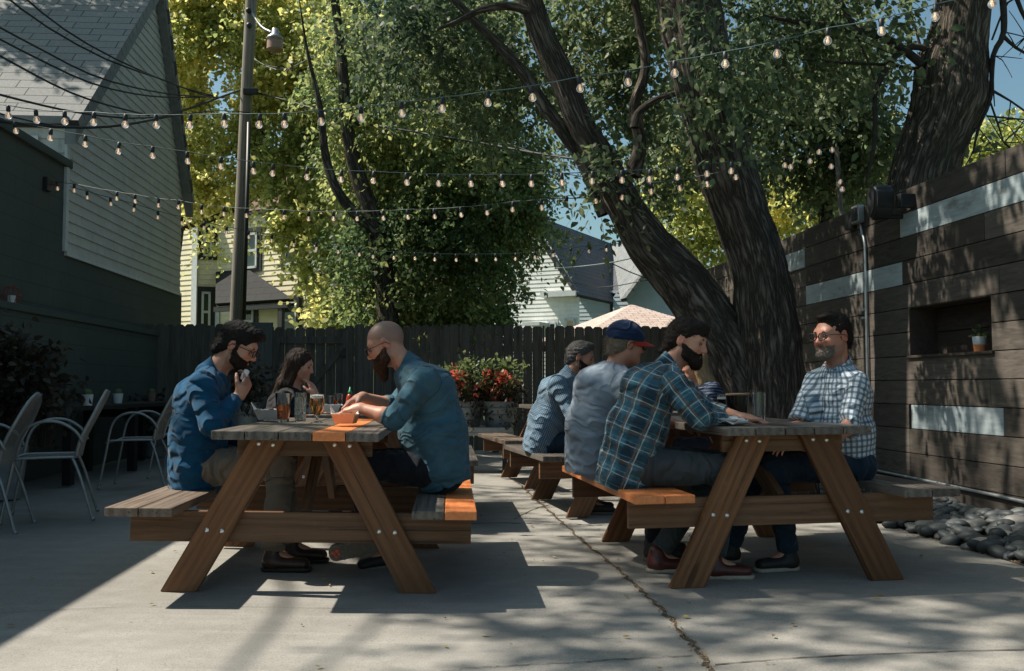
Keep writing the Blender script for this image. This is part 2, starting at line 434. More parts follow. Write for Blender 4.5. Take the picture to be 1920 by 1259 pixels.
M['frost'] = glassm('frosted_glass', (.85, .9, .92), .25)
M['water'] = glassm('ice_water', (.92, .96, .97), .06, 1.33)
M['amber'] = glassm('amber_beer', (.62, .16, .02), .0, 1.34)
M['amber_light'] = glassm('pale_amber_beer', (.85, .33, .05), .0, 1.34)
M['stout'] = plain('stout_beer', (.006, .004, .003), .15, .1, 30)
M['foam'] = plain('beer_foam', (.75, .70, .60), .7, .08, 90)
M['foam_tan'] = plain('stout_foam', (.30, .20, .12), .7, .1, 90)
def bulbm():
    s = N('lit_bulb'); s.out((1, .95, .9), .02, **{'Transmission Weight': .9, 'IOR': 1.45, 'Emission Color': (1, .74, .6, 1), 'Emission Strength': .02})
    return s.m
M['bulb'] = bulbm()
def filam():
    s = N('glowing_filament'); s.out((1, .75, .45), .4); s.p.inputs['Emission Color'].default_value = (1, .66, .42, 1); s.p.inputs['Emission Strength'].default_value = .36
    return s.m
M['filament'] = filam()
# skin, hair, cloth
def skin(name, c):
    s = N(name); co = s.coord(); n = s.noise(co, 14, 4); f = s.noise(co, 300, 3)
    c = Vector(c); base = s.ramp(n, [(.3, (c.x*.9, c.y*.8, c.z*.78)), (.7, c*1.06)])
    a1 = s.n('Attribute', attribute_name='ruddy').outputs['Fac']; a2 = s.n('Attribute', attribute_name='stubble').outputs['Fac']
    base = s.mix(s.math('MULTIPLY', a1, .65), base, (c.x*.98, c.y*.55, c.z*.55)); base = s.mix(s.math('MULTIPLY', s.math('MULTIPLY', a2, s.math('MULTIPLY_ADD', f, .8, .5)), .75), base, (.115, .09, .08))
    return s.out(base, .5, s.bump(f, .12, .002),
                 **{'Subsurface Weight': .08, 'Subsurface Radius': (.012, .005, .003), 'Subsurface Scale': .5})
M['skin'] = skin('skin_light', (.52, .27, .18)); M['skin_tan'] = skin('skin_tanned', (.40, .20, .125)); M['skin_ruddy'] = skin('skin_ruddy', (.50, .235, .16))
def hairm(name, a, b, sc=(220, 40, 220)):
    s = N(name); n = s.noise(s.coord('Object', sc), 1.0, 4, .6, .6)
    return s.out(s.ramp(n, [(.3, a), (.7, b)]), .62, s.bump(n, .9, .006), **{'Specular IOR Level': .2})
M['hair_black'] = hairm('hair_black', (.005, .004, .004), (.022, .016, .013))
M['hair_brown'] = hairm('hair_brown', (.007, .005, .004), (.028, .018, .013))
M['hair_greying'] = hairm('hair_greying', (.03, .028, .026), (.12, .115, .11))
M['hair_sandy'] = hairm('hair_sandy', (.14, .10, .07), (.34, .27, .2))
M['hair_blonde'] = hairm('hair_blonde', (.22, .14, .07), (.45, .32, .18))
M['hair_long'] = hairm('hair_long_brown', (.012, .008, .006), (.06, .032, .02), (90, 90, 8))
M['beard_brown'] = hairm('beard_brown', (.022, .011, .007), (.085, .04, .022))
M['beard_dark'] = hairm('beard_dark', (.008, .006, .005), (.035, .02, .014))
M['beard_grey'] = hairm('beard_grey', (.09, .065, .05), (.27, .235, .2))
M['stubble'] = skin('shaved_scalp', (.27, .185, .15))
M['eye'] = plain('eye_white', (.17, .14, .125), .2, .02, 10); M['iris'] = plain('iris', (.03, .025, .02), .2, .02, 10)
M['lens'] = glassm('spectacle_lens', (.97, .98, .98), 0, 1.02)
M['lip'] = skin('lip', (.42, .17, .13))
def crease(s):
    co = s.attr('cuv', (4, 10, 1)); w_ = s.noise(s.attr('cuv', (4, 4, 1)), 1.2, 2, out='Color')
    va = s.n('VectorMath', operation='MULTIPLY_ADD'); s.l(w_, va.inputs[0]); va.inputs[1].default_value = (2, 3, 0); s.l(co, va.inputs[2])
    n = s.noise(va.outputs[0], 1.0, 1, .4, .2); r = s.math('ABSOLUTE', s.math('MULTIPLY_ADD', n, 2, -1))
    return s.bump(s.g(r, 0, .5), .8, .03)
def cloth(name, c, var=.22, weave=700, spec=.15, rough=.85):
    s = N(name); co = s.attr('cuv'); n = s.noise(co, 16, 5, .6); f = s.noise(co, weave, 2); big = s.noise(co, 5, 3)
    c = Vector(c)
    r = s.ramp(n, [(.25, c*(1-var)), (.75, c*(1+var))]); r = s.mix(s.math('MULTIPLY', s.g(big, .5, .8), .4), r, tuple(c*1.5))
    return s.out(r, rough, s.bump(f, .2, .002, crease(s)), **{'Specular IOR Level': spec, 'Sheen Weight': .1})
M['shirt_blue'] = cloth('deep_blue_cloth', (.005, .058, .125)); M['shirt_denim'] = cloth('washed_denim', (.045, .11, .15), .25)
M['tee_grey'] = cloth('heather_grey', (.22, .26, .31), .16); M['black_top'] = cloth('black_cloth', (.012, .012, .014))
M['khaki'] = cloth('khaki_cloth', (.19, .155, .12), .12); M['jeans_dark'] = cloth('dark_jeans', (.012, .014, .02)); M['jeans_grey'] = cloth('charcoal_trousers', (.055, .062, .068), .15)
M['jeans_blue'] = cloth('indigo_jeans', (.016, .032, .055)); M['cap_blue'] = cloth('navy_cap', (.013, .026, .065), .1); M['cap_red'] = cloth('red_brim', (.45, .035, .02), .1)
M['shoe_brown'] = plain('brown_leather', (.045, .022, .014), .4, .25, 30); M['shoe_dark'] = plain('dark_shoe', (.02, .016, .015), .6, .25, 30)
M['shoe_oxblood'] = plain('oxblood_leather', (.09, .022, .016), .4, .25, 30)
M['sole_pale'] = plain('pale_sole', (.42, .35, .28), .8, .1, 50); M['sole_grey'] = plain('grey_sole', (.16, .14, .12), .85, .15, 60); M['sole_red'] = plain('orange_sole', (.65, .10, .05), .6, .05, 50)
M['sock'] = plain('white_sock', (.6, .58, .55), .9, .05, 90)
def plaid(name, base, stripes, var=.12):
    """stripes: (axis 0/1, period, offset, width, colour, strength)"""
    s = N(name); co = s.attr('cuv'); w_ = s.noise(co, 9, 2, out='Color')
    va = s.n('VectorMath', operation='MULTIPLY_ADD'); s.l(w_, va.inputs[0]); va.inputs[1].default_value = (.012, .012, 0); s.l(co, va.inputs[2])
    xyz = s.sep(va.outputs[0]); n = s.noise(co, 20, 4)
    b = Vector(base); c = s.ramp(n, [(.25, b*(1-var)), (.75, b*(1+var))])
    for ax, per, off, wd, cc, st in stripes:
        t = s.math('FRACT', s.math('MULTIPLY_ADD', xyz[ax], 1/per, off+50))
        d = s.math('ABSOLUTE', s.math('SUBTRACT', t, .5))
        hw = wd/per/2
        mr = s.n('MapRange', interpolation_type='SMOOTHSTEP'); s.l(d, mr.inputs[0]); mr.inputs[1].default_value = hw*.7; mr.inputs[2].default_value = hw*1.3
        mr.inputs[3].default_value = st; mr.inputs[4].default_value = 0
        c = s.mix(mr.outputs[0], c, cc)
    return s.out(c, .85, crease(s), **{'Specular IOR Level': .15, 'Sheen Weight': .1})
WH = (.62, .62, .58); NV = (.016, .032, .05); BR = (.17, .085, .045)
M['plaid'] = plaid('teal_plaid', (.055, .165, .225), [
    (0, .15, .0, .045, NV, .85), (1, .15, .2, .05, NV, .8), (0, .15, .5, .022, (.03, .09, .13), .7), (1, .15, .7, .024, (.03, .09, .13), .7),
    (0, .15, .30, .005, WH, .55), (0, .15, .72, .005, WH, .6), (1, .15, .45, .005, WH, .45), (1, .15, .93, .005, WH, .45), (0, .075, .1, .003, (.15, .3, .36), .5), (1, .075, .1, .003, (.15, .3, .36), .5),
    (0, .15, .36, .007, BR, .8), (0, .15, .80, .007, BR, .8), (1, .15, .52, .008, BR, .6)])
M['check'] = plaid('white_blue_check', (.62, .68, .72), [(0, .030, 0, .013, (.05, .09, .15), .75), (1, .030, 0, .012, (.05, .09, .15), .7), (0, .060, .3, .004, (.2, .3, .4), .5)], .06)
M['gingham'] = plaid('fine_blue_gingham', (.24, .34, .42), [(0, .012, 0, .006, (.03, .065, .11), .8), (1, .012, 0, .006, (.03, .065, .11), .6)], .1)
M['stripe'] = plaid('navy_stripe', (.012, .022, .05), [(1, .022, 0, .004, (.25, .3, .4), .6)], .1)
# ================================================================ ground
def grid_ground():
    xs = [-9, -6, -4.2, -3, -2.2]+[-2.2+.2*i for i in range(1, 24)]+[2.6, 3.2, 5, 9]
    ys = [1, 2]+[2.6+.4*i for i in range(0, 30)]+[15]
    V = [(x, y, gz(x, y)) for y in ys for x in xs]; nx = len(xs)
    Fc = [(j*nx+i, j*nx+i+1, (j+1)*nx+i+1, (j+1)*nx+i) for j in range(len(ys)-1) for i in range(nx-1)]
    tag(raw('patio', V, Fc, M['concrete']), kind='structure')
grid_ground()
tag(raw('ground', [(-400, -60, -.06), (400, -60, -.06), (400, 900, -.06), (-400, 900, -.06)], [(0, 1, 2, 3)], M['grass']), kind='structure')
def crack(pts, w0, name='pavement_crack', seed=0, sub=10, jit=.012):
    """irregular narrow dirt-filled joint lying 3 mm above the slab"""
    r = random.Random(seed); P_ = []
    for a, b in zip(pts, pts[1:]):
        for k in range(sub):
            t = k/sub; P_.append(Vector(a).lerp(Vector(b), t)+Vector((r.uniform(-jit, jit), r.uniform(-jit, jit)*.5, 0)))
    P_.append(Vector(pts[-1])); V = []; Fc = []
    for i, p in enumerate(P_):
        t = (P_[min(i+1, len(P_)-1)]-P_[max(i-1, 0)]).normalized(); n = Vector((-t.y, t.x, 0)); ww = w0*r.uniform(.35, 1.25)
        for s in (-1, 1):
            q = p+n*s*ww/2; V.append((q.x, q.y, gz(q.x, q.y)+.003))
        if i: Fc.append((2*i-2, 2*i-1, 2*i+1, 2*i))
    return tag(raw(name, V, Fc, M['crack']), kind='structure'), P_
CR = {}
def g2(px, py):
    p = PG(px, py); p = PG(px, py, gz(p.x, p.y)); return (p.x, p.y, 0)
main_crack = [g2(*p) for p in ((1345, 1275), (1300, 1210), (1255, 1160), (1205, 1110), (1160, 1070), (1110, 1030), (1065, 990), (1030, 958), (1000, 932), (978, 912), (955, 895), (938, 884))]
_, cp = crack(main_crack, .022, seed=1)
crack([g2(*p) for p in ((880, 982), (935, 981), (985, 982), (1030, 984), (1075, 983), (1110, 986), (1150, 984), (1250, 986))], .02, seed=2, sub=6)
crack([g2(*p) for p in ((966, 974), (985, 962), (1010, 952), (1033, 947))], .012, seed=3, sub=6)
crack([g2(*p) for p in ((820, 1262), (900, 1253), (1000, 1247), (1080, 1243), (1180, 1237), (1300, 1230))], .005, seed=4, jit=.02)
crack([g2(*p) for p in ((1340, 1248), (1450, 1238), (1560, 1231), (1700, 1226), (1800, 1222), (1990, 1218))], .008, seed=5, sub=6, jit=.006)
crack([g2(*p) for p in ((0, 1150), (200, 1140), (400, 1138), (700, 1143))], .003, seed=15, sub=5, jit=.003)
M['fallen'] = leafm('fallen_leaf', (.10, .06, .025), (.22, .15, .05), (.34, .27, .09), .1)
def toneattr(o, vals):
    at = o.data.attributes.new('tone', 'FLOAT', 'POINT'); at.data.foreach_set('value', vals)
def scatter_debris():
    r = random.Random(5); V = []; Q = []
    def chip(x, y, s):
        a = r.uniform(0, PI); z = gz(x, y)+.004; b = len(V); h = r.uniform(.2, .6)*s
        for k in range(4):
            aa = a+k*PI/2; rr = s*r.uniform(.5, 1); V.append((x+rr*math.cos(aa), y+rr*math.sin(aa), z))
        for k in range(4):
            aa = a+k*PI/2+.2; rr = s*r.uniform(.3, .8); V.append((x+rr*math.cos(aa), y+rr*math.sin(aa), z+h))
        Q.extend([(b+4, b+5, b+6, b+7)]+[(b+k, b+(k+1) % 4, b+4+(k+1) % 4, b+4+k) for k in range(4)])
    for p in cp:
        for _ in range(9):
            chip(p.x+r.gauss(0, .013), p.y+r.gauss(0, .03), r.uniform(.002, .006))
    for _ in range(170):
        x = r.uniform(-2.2, 2.5); y = r.uniform(3.0, 8); chip(x, y, r.uniform(.002, .006))
    for k in range(260):   # along the edge of the stone bed
        t = r.random(); a = Vector((2.73, 4.8)); b = Vector((2.34, 7.4)); q = a.lerp(b, t); chip(q.x+r.gauss(.01, .02), q.y, r.uniform(.003, .008))
    tag(raw('leaf_litter', V, Q, M['debris']), kind='stuff')
    V = []; Q = []; tn = []
    for k in range(110):
        x = r.uniform(-2.3, 2.6); y = r.uniform(3.0, 9); s_ = r.uniform(.006, .015); a = r.uniform(0, 6.28); z = gz(x, y)+.006; b = len(V)
        for q in range(6):
            aa = a+q*PI/3; rr = s_*(1.5 if q % 3 == 0 else .75); V.append((x+rr*math.cos(aa), y+rr*math.sin(aa), z+r.uniform(0, .008)))
        Q.append(tuple(range(b, b+6))); tn += [r.random()]*6
    o = raw('fallen_leaves', V, Q, M['fallen']); toneattr(o, tn); tag(o, kind='stuff')
scatter_debris()
# ================================================================ lap siding helper
def clip(poly, z0, z1):
    def half(pl, f):
        o = []
        for i in range(len(pl)):
            a, b = pl[i], pl[(i+1) % len(pl)]; fa, fb = f(a), f(b)
            if fa >= 0: o.append(a)
            if (fa > 0 and fb < 0) or (fa < 0 and fb > 0):
                t = fa/(fa-fb); o.append((a[0]+(b[0]-a[0])*t, a[1]+(b[1]-a[1])*t))
        return o
    pl = half(poly, lambda p: p[1]-z0)
    return half(pl, lambda p: z1-p[1]) if pl else []
def lap_wall(mb, poly, O, U, Nn, h=.12, lip=.016):
    """poly: convex (u,z) outline; weatherboards as tilted courses with a real lower lip"""
    O = Vector(O); U = Vector(U).normalized(); Nn = Vector(Nn).normalized()
    zs = [p[1] for p in poly]; z = min(zs)
    while z < max(zs)-1e-4:
        pl = clip(poly, z, min(z+h, max(zs)))
        if len(pl) >= 3:
            pts = [O+U*p[0]+Vector((0, 0, p[1]))+Nn*(lip*(1-(p[1]-z)/h)) for p in pl]
            mb.poly(pts)
            low = [p for p in pl if abs(p[1]-z) < 1e-5]
            if len(low) >= 2:
                us = [p[0] for p in low]; a, b = min(us), max(us); zz = Vector((0, 0, z))
                mb.poly([O+U*a+zz, O+U*b+zz, O+U*b+zz+Nn*lip, O+U*a+zz+Nn*lip])
        z += h
def roof_slab(name, p0, p1, p2, p3, th, mat, parent):
    """p0->p1 along the eave, p3/p2 above; thickness downwards"""
    p = [Vector(q) for q in (p0, p1, p2, p3)]; n = (p[1]-p[0]).cross(p[3]-p[0]).normalized()
    if n.z < 0: n = -n
    V = p+[q-n*th for q in p]; Fc = [(0, 1, 2, 3), (7, 6, 5, 4), (0, 4, 5, 1), (1, 5, 6, 2), (2, 6, 7, 3), (3, 7, 4, 0)]
    o = raw(name, V, Fc, mat, parent); U = (p[1]-p[0]).normalized(); W = n.cross(U)
    at = o.data.attributes.new('ruv', 'FLOAT_VECTOR', 'POINT')
    at.data.foreach_set('vector', [c for v in V for c in ((v-p[0]).dot(U), (v-p[0]).dot(W), 0)])
    return o
def obox(mb, O, U, Nn, u0, u1, z0, z1, n0, n1, bev=0):
    """box in wall coordinates (u along wall, z up, n out of wall)"""
    U = Vector(U).normalized(); Nn = Vector(Nn).normalized()
    R = Matrix(((U.x, Nn.x, 0, O[0]), (U.y, Nn.y, 0, O[1]), (0, 0, 1, 0), (0, 0, 0, 1)))
    mb.box((u0, n0, z0), (u1, n1, z1), bev, R)
# ================================================================ left block wall
LP = (-4.16, -.076)
LU = Vector((-.0758, .9971, 0)).normalized(); LN = Vector((LU.y, -LU.x, 0))
def lw(Y, off=0): return Vector((LP[0]+LP[1]*Y, Y, 0))+LN*off
O0 = lw(0)
k_ = 1/LU.y
bw_ = thing('block_wall', 'long dark green painted concrete block wall with a ledge along the left side', 'wall', lw(9))
def atw(mb, name, mat, parent, **kw):
    o = mb.build(name, mat, parent, **kw); o.matrix_parent_inverse = parent.matrix_basis.inverted() if not parent.parent else Matrix(); return o
mb = MB(); obox(mb, O0, LU, LN, 2.0*k_, 10.86*k_, 0, 3.38, -.25, 0); obox(mb, O0, LU, LN, 10.86*k_+.0, 15.6*k_, 0, 2.44, -.25, -.003)
atw(mb, 'wall', M['block'], bw_)
mb = MB(); obox(mb, O0, LU, LN, 1.8*k_, 10.74*k_, 3.38, 3.47, -.3, .05, .012); atw(mb, 'coping', M['block'], bw_)
mb = MB(); obox(mb, O0, LU, LN, 2.0*k_, 13.75*k_, 0, 1.66, .0, .16, 0); atw(mb, 'lower_wall', M['block'], bw_)
mb = MB(); obox(mb, O0, LU, LN, 2.0*k_, 13.75*k_, 1.66, 1.73, .0, .19, .01); atw(mb, 'ledge', M['block'], bw_)
# ================================================================ grey gabled house above it
hs = thing('gabled_house', 'grey weatherboard gable house with light shingle roof rising above the block wall', 'house', lw(13, -3))
PL = (LP[0]+.0, LP[1])
def yz(px, py): q = PW(px, py, PL); return q.y*k_, q.z
a0, a1 = yz(128, 218), yz(263, 0); b0, b1 = yz(350, 412), yz(293, 0)
def isect(p, q, r, s):
    d1 = (q[0]-p[0], q[1]-p[1]); d2 = (s[0]-r[0], s[1]-r[1]); t = ((r[0]-p[0])*d2[1]-(r[1]-p[1])*d2[0])/(d1[0]*d2[1]-d1[1]*d2[0])
    return (p[0]+d1[0]*t, p[1]+d1[1]*t)
apx = isect(a0, a1, b0, b1)
uL, zL = yz(126, 240); uR, zR = yz(345, 425)
uL = yz(122, 400)[0]; uR = yz(337, 500)[0]
def on(p, q, u): return p[1]+(q[1]-p[1])*(u-p[0])/(q[0]-p[0])
zeL = on(a0, a1, uL); zeR = on(b0, b1, uR)
print('gable', apx, (uL, zeL), (uR, zeR))
poly = [(uL, 2.44), (uR, 2.44), (uR, zeR), apx, (uL, zeL)]
mb = MB(); lap_wall(mb, poly, O0+LN*.004, LU, LN, .118); atw(mb, 'gable_wall', M['siding_grey'], hs)
mb = MB(); obox(mb, O0, LU, LN, uL-.06, uL+.02, 2.44, zeL-.06, 0.0, .035, .004); obox(mb, O0, LU, LN, uL, uR+.02, 2.40, 2.44, 0, .03); atw(mb, 'corner_trim', M['trim_white'], hs)
# front (camera-facing) eave wall, going left from the corner
FU = -LN; FN = -LU
Oc = O0+LU*(uL-.03)
mb = MB(); lap_wall(mb, [(0, 3.38), (5, 3.38), (5, zeL-.04), (0, zeL-.04)], Oc, FU, FN, .16); atw(mb, 'front_wall', M['siding_grey'], hs)
mb = MB(); obox(mb, Oc, FU, FN, -.05, 5, zeL-.10, zeL-.02, -.02, .10); atw(mb, 'soffit', M['trim_grey'], hs)
mb = MB(); obox(mb, Oc, FU, FN, .28, 1.5, 3.2, 3.72, 0.0, .05); win = atw(mb, 'window', M['trim_white'], hs)
mb = MB(); obox(mb, Oc, FU, FN, .34, 1.44, 3.2, 3.66, 0.05, .056); o = mb.build('pane', plain('pale_blind', (.5, .53, .55), .5), win)
# roof slabs (camera side and far side)
sl1 = (apx[1]-zeL)/(apx[0]-uL); sl2 = (apx[1]-zeR)/(uR-apx[0])
def gp(u, z, n): return O0+LU*u+LN*n+Vector((0, 0, z))
eu = uL-.12; ez = zeL-.12*sl1+.05
roof_l = roof_slab('roof', gp(eu, ez, -9), gp(eu, ez, .16), gp(apx[0], apx[1]+.05, .16), gp(apx[0], apx[1]+.05, -9), .10, M['shingle_grey'], hs)
eu2 = uR+.22; ez2 = zeR-.22*sl2+.05
roof_r = roof_slab('roof', gp(eu2, ez2, .16), gp(eu2, ez2, -9), gp(apx[0], apx[1]+.05, -9), gp(apx[0], apx[1]+.05, .16), .10, M['shingle_grey'], hs)
for o in (roof_l, roof_r): o.matrix_parent_inverse = hs.matrix_basis.inverted()
mb = MB()
for (u0, z0, u1, z1) in ((eu, ez, apx[0], apx[1]+.05), (eu2, ez2, apx[0], apx[1]+.05)):
    a = gp(u0, z0-.1, .02); b = gp(u1, z1-.1, .02)
    mb.prism([a, b, b-Vector((0, 0, .17)), a-Vector((0, 0, .17))], LN*.12)
atw(mb, 'rake_board', M['trim_grey'], hs)
# cage lantern on the ledge, pots etc. are built with the small things
# ================================================================ right board wall
RP = (3.80, -.1037); RU = Vector((-.1031, .9947, 0)).normalized(); RN = Vector((-RU.y, RU.x, 0)); kr = 1/RU.y
R0 = Vector((3.80, 0, 0))
rw = thing('board_wall', 'tall dark horizontal board wall with a few pale painted boards along the right side', 'wall', (RP[0]+RP[1]*7, 7, 0))
def toneattr(o, vals):
    at = o.data.attributes.new('tone', 'FLOAT', 'POINT'); at.data.foreach_set('value', vals)
def boards():
    r = random.Random(3); b = bmesh.new(); tones = []
    whites = [(11, 5.2, 7.48), (9, 7.46, 9.29), (11, 9.31, 10.3), (3, 6.22, 7.37)]
    NZ0, NZ1, NY0, NY1 = 5, 7, 6.33, 7.37     # niche rows and extent
    wmb = []
    for row in range(0, 13):
        z0 = .0+.184*row+.077; z1 = z0+.184-.006
        if row == 0: z0 = -.05
        joints = [3.2]
        y = 3.2
        cand = sorted([4.4+r.uniform(-.5, .5), 9.30, 11.6+r.uniform(-.4, .4)]+([7.40] if row in (1, 2, 3, 4) else [])+([6.3+r.uniform(-.3, .3)] if row in (4, 8, 10, 12) else []))
        joints = [3.2]+cand+[14.0]
        segs = list(zip(joints, joints[1:]))
        cuts = [(w[1], w[2]) for w in whites if w[0] == row-0]
        if NZ0+1 <= row < NZ1+1: cuts.append((NY0, NY1))
        for c0, c1 in cuts:
            ns = []
            for s0, s1 in segs:
                if s1 <= c0 or s0 >= c1: ns.append((s0, s1))
                else:
                    if s0 < c0: ns.append((s0, c0))
                    if s1 > c1: ns.append((c1, s1))
            segs = ns
        for w in whites:
            if w[0] == row: wmb.append((w[1], w[2], z0, z1))
        for s0, s1 in segs:
            if s1-s0 < .05: continue
            m = MB(); obox(m, R0, RU, RN, s0*kr+.002, s1*kr-.002, z0, z1, -.03, r.uniform(0, .004)-(.02 if s0 >= 9.3 else 0), .003)
            t = r.random(); n0 = len(b.verts)
            tmp = bpy.data.meshes.new('t'); m.b.to_mesh(tmp); m.b.free(); b.from_mesh(tmp); bpy.data.meshes.remove(tmp)
            tones += [t]*(len(b.verts)-n0)
    me = bpy.data.meshes.new('boards'); bmesh.ops.recalc_face_normals(b, faces=b.faces); b.to_mesh(me); b.free()
    o = link('boards', me, M['planks'], rw); toneattr(o, tones); o.matrix_parent_inverse = rw.matrix_basis.inverted()
    for s0, s1, z0, z1 in wmb:
        m = MB(); obox(m, R0, RU, RN, s0*kr+.003, s1*kr-.003, z0, z1, -.03, .003, .003); atw(m, 'painted_board', M['painted'], rw)
    m = MB(); obox(m, R0, RU, RN, 3.2*kr, 14*kr, .0, 2.45, -.09, -.031)
    # cut by niche: build backing from four pieces instead
    m.b.free(); m = MB()
    zn0, zn1 = .077+.184*6, .077+.184*8-.006
    obox(m, R0, RU, RN, 3.2*kr, 14*kr, -.05, zn0-.02, -.09, -.034); obox(m, R0, RU, RN, 3.2*kr, 14*kr, zn1+.02, 2.45, -.09, -.034)
    obox(m, R0, RU, RN, 3.2*kr, (NY0-.02)*kr, zn0-.02, zn1+.02, -.09, -.034); obox(m, R0, RU, RN, (NY1+.02)*kr, 14*kr, zn0-.02, zn1+.02, -.09, -.034)
    obox(m, R0, RU, RN, 3.2*kr, 14*kr, -.05, 2.45, -.30, -.25); atw(m, 'backing', M['black'], rw)
    m = MB(); u0, u1 = NY0*kr, NY1*kr; D = .22
    obox(m, R0, RU, RN, u0-.018, u0, zn0-.018, zn1+.018, -D, -.002); obox(m, R0, RU, RN, u1, u1+.018, zn0-.018, zn1+.018, -D, -.002)
    obox(m, R0, RU, RN, u0, u1, zn1, zn1+.018, -D, -.002); obox(m, R0, RU, RN, u0-.03, u1+.03, zn0-.02, zn0, -D, .02, .003)
    for k in range(2): obox(m, R0, RU, RN, u0, u1, zn0+.18*k+.002, zn0+.18*(k+1)-.004, -D-.02, -D, .003)
    n_ = atw(m, 'niche', M['niche'], rw); toneattr(n_, [.5]*len(n_.data.vertices))
    return zn0
NICHE_Z = boards()
# ================================================================ back picket fence and gate
def fence():
    A = Vector((-5.22, 13.75, 0)); B = Vector((2.6, 14.15, 0)); U = (B-A).normalized(); Nn = Vector((U.y, -U.x, 0)); L_ = (B-A).length
    f = thing('picket_fence', 'dark weathered dog-eared board fence across the back of the patio', 'fence', (A+B)/2)
    gate = thing('fence_gate', 'dark board gate with diagonal brace set in the back fence', 'gate', A+U*(1.75))
    r = random.Random(9)
    def xpx(px): # u on fence line for pixel x
        m_ = (px-960)/F; # A.x+U.x t = m (A.y+U.y t)
        return (m_*A.y-A.x)/(U.x-m_*U.y)
    g0, g1 = xpx(515), xpx(652)
    def picket(m, u0, u1, z1, n0=0, th=.018):
        w_ = u1-u0; c = min(.03, w_*.3)
        pts = [(u0, .03), (u1, .03), (u1, z1-c), (u1-c, z1), (u0+c, z1), (u0, z1-c)]
        q = [A+U*p[0]+Nn*n0+Vector((0, 0, p[1])) for p in pts]; m.prism(q, Nn*th)
    m = MB(); m_l = m; m_r = MB(); u = 0.0; gaps = []
    gap_px = [860, 888, 907, 943, 1021, 700, 735]
    gu = [xpx(p) for p in gap_px]
    while u < L_:
        w_ = r.choice([.135, .14, .14, .145, .12]); g = .003
        for q in gu:
            if u < q <= u+w_+.02: g = .010; w_ = q-u
        if not (g0-.02 < u+w_/2 < g1+.02): picket(m_l if u < g0 else m_r, u, u+w_, 1.83+r.uniform(-.02, .015), r.uniform(-.003, .003))
        u += w_+g
    atw(m_l, 'pickets', M['fence_v'], f); atw(m_r, 'pickets', M['fence_v'], f)
    m = MB()
    for u in [xpx(p) for p in (275, 492, 675, 930, 1180)]: obox(m, A, U, Nn, u-.05, u+.05, 0, 1.8, -.12, -.02)
    for z in (.35, 1.45):
        obox(m, A, U, Nn, 0, g0-.02, z, z+.09, -.045, -.004); obox(m, A, U, Nn, g1+.02, L_, z, z+.09, -.045, -.004)
    atw(m, 'rail', M['fence_v'], f)
    m = MB(); obox(m, A, U, Nn, xpx(470), xpx(512), 0, 1.86, .02, .06, .004); atw(m, 'post', M['fence_post'], f)
    # gate
    m = MB(); u = g0
    while u < g1-.05:
        picket(m, u, min(u+.14, g1), 1.80+r.uniform(-.03, .01), 0); u += .145
    atw(m, 'boards', M['fence_v'], gate)
    m = MB(); e = .02
    obox(m, A, U, Nn, g0, g1, 1.56, 1.66, e, e+.03, .003); obox(m, A, U, Nn, g0, g1, .25, .35, e, e+.03, .003)
    a = A+U*(g1-.07)+Nn*e; b = A+U*(g0+.07)+Nn*e
    m.prism([a+Vector((0, 0, 1.56)), a+Vector((0, 0, 1.43)), b+Vector((0, 0, .35)), b+Vector((0, 0, .48))], Nn*.03)
    obox(m, A, U, Nn, g0-.02, g0+.07, .05, 1.75, .021, .052, .003); obox(m, A, U, Nn, g1-.07, g1+.02, .05, 1.75, .021, .052, .003)
    atw(m, 'brace', M['fence_v'], gate)
    m = MB(); obox(m, A, U, Nn, g1-.1, g1-.03, 1.38, 1.46, .053, .075, .004); obox(m, A, U, Nn, g1-.06, g1-.02, 1.35, 1.49, .056, .066, .004); atw(m, 'latch', M['black'], gate)
def fence_mat(name, d, l):
    s = N(name); co = s.coord('Object', (9, 9, .9)); n = s.noise(co, 3, 6, .65, .8); n2 = s.noise(s.coord('Object', (7, 7, .3)), 1.2, 2)
    c = s.ramp(n, [(.3, d), (.75, l)]); c = s.mix(s.math('MULTIPLY', s.g(n2, .4, .7), .5), c, tuple(Vector(l)*1.25))
    k = s.ramp(s.voro(s.coord('Object', (6, 6, 2.2)), 1), [(.06, (1, 1, 1)), (.1, (0, 0, 0))]); c = s.mix(s.math('MULTIPLY', k, .7), c, tuple(Vector(d)*.5))
    return s.out(c, .85, s.bump(n, .5, .005), **{'Specular IOR Level': .15})
M['fence_v'] = fence_mat('old_fence_boards', (.046, .043, .037), (.14, .13, .113)); M['fence_post'] = fence_mat('grey_fence_post', (.07, .075, .075), (.15, .155, .15))
fence()
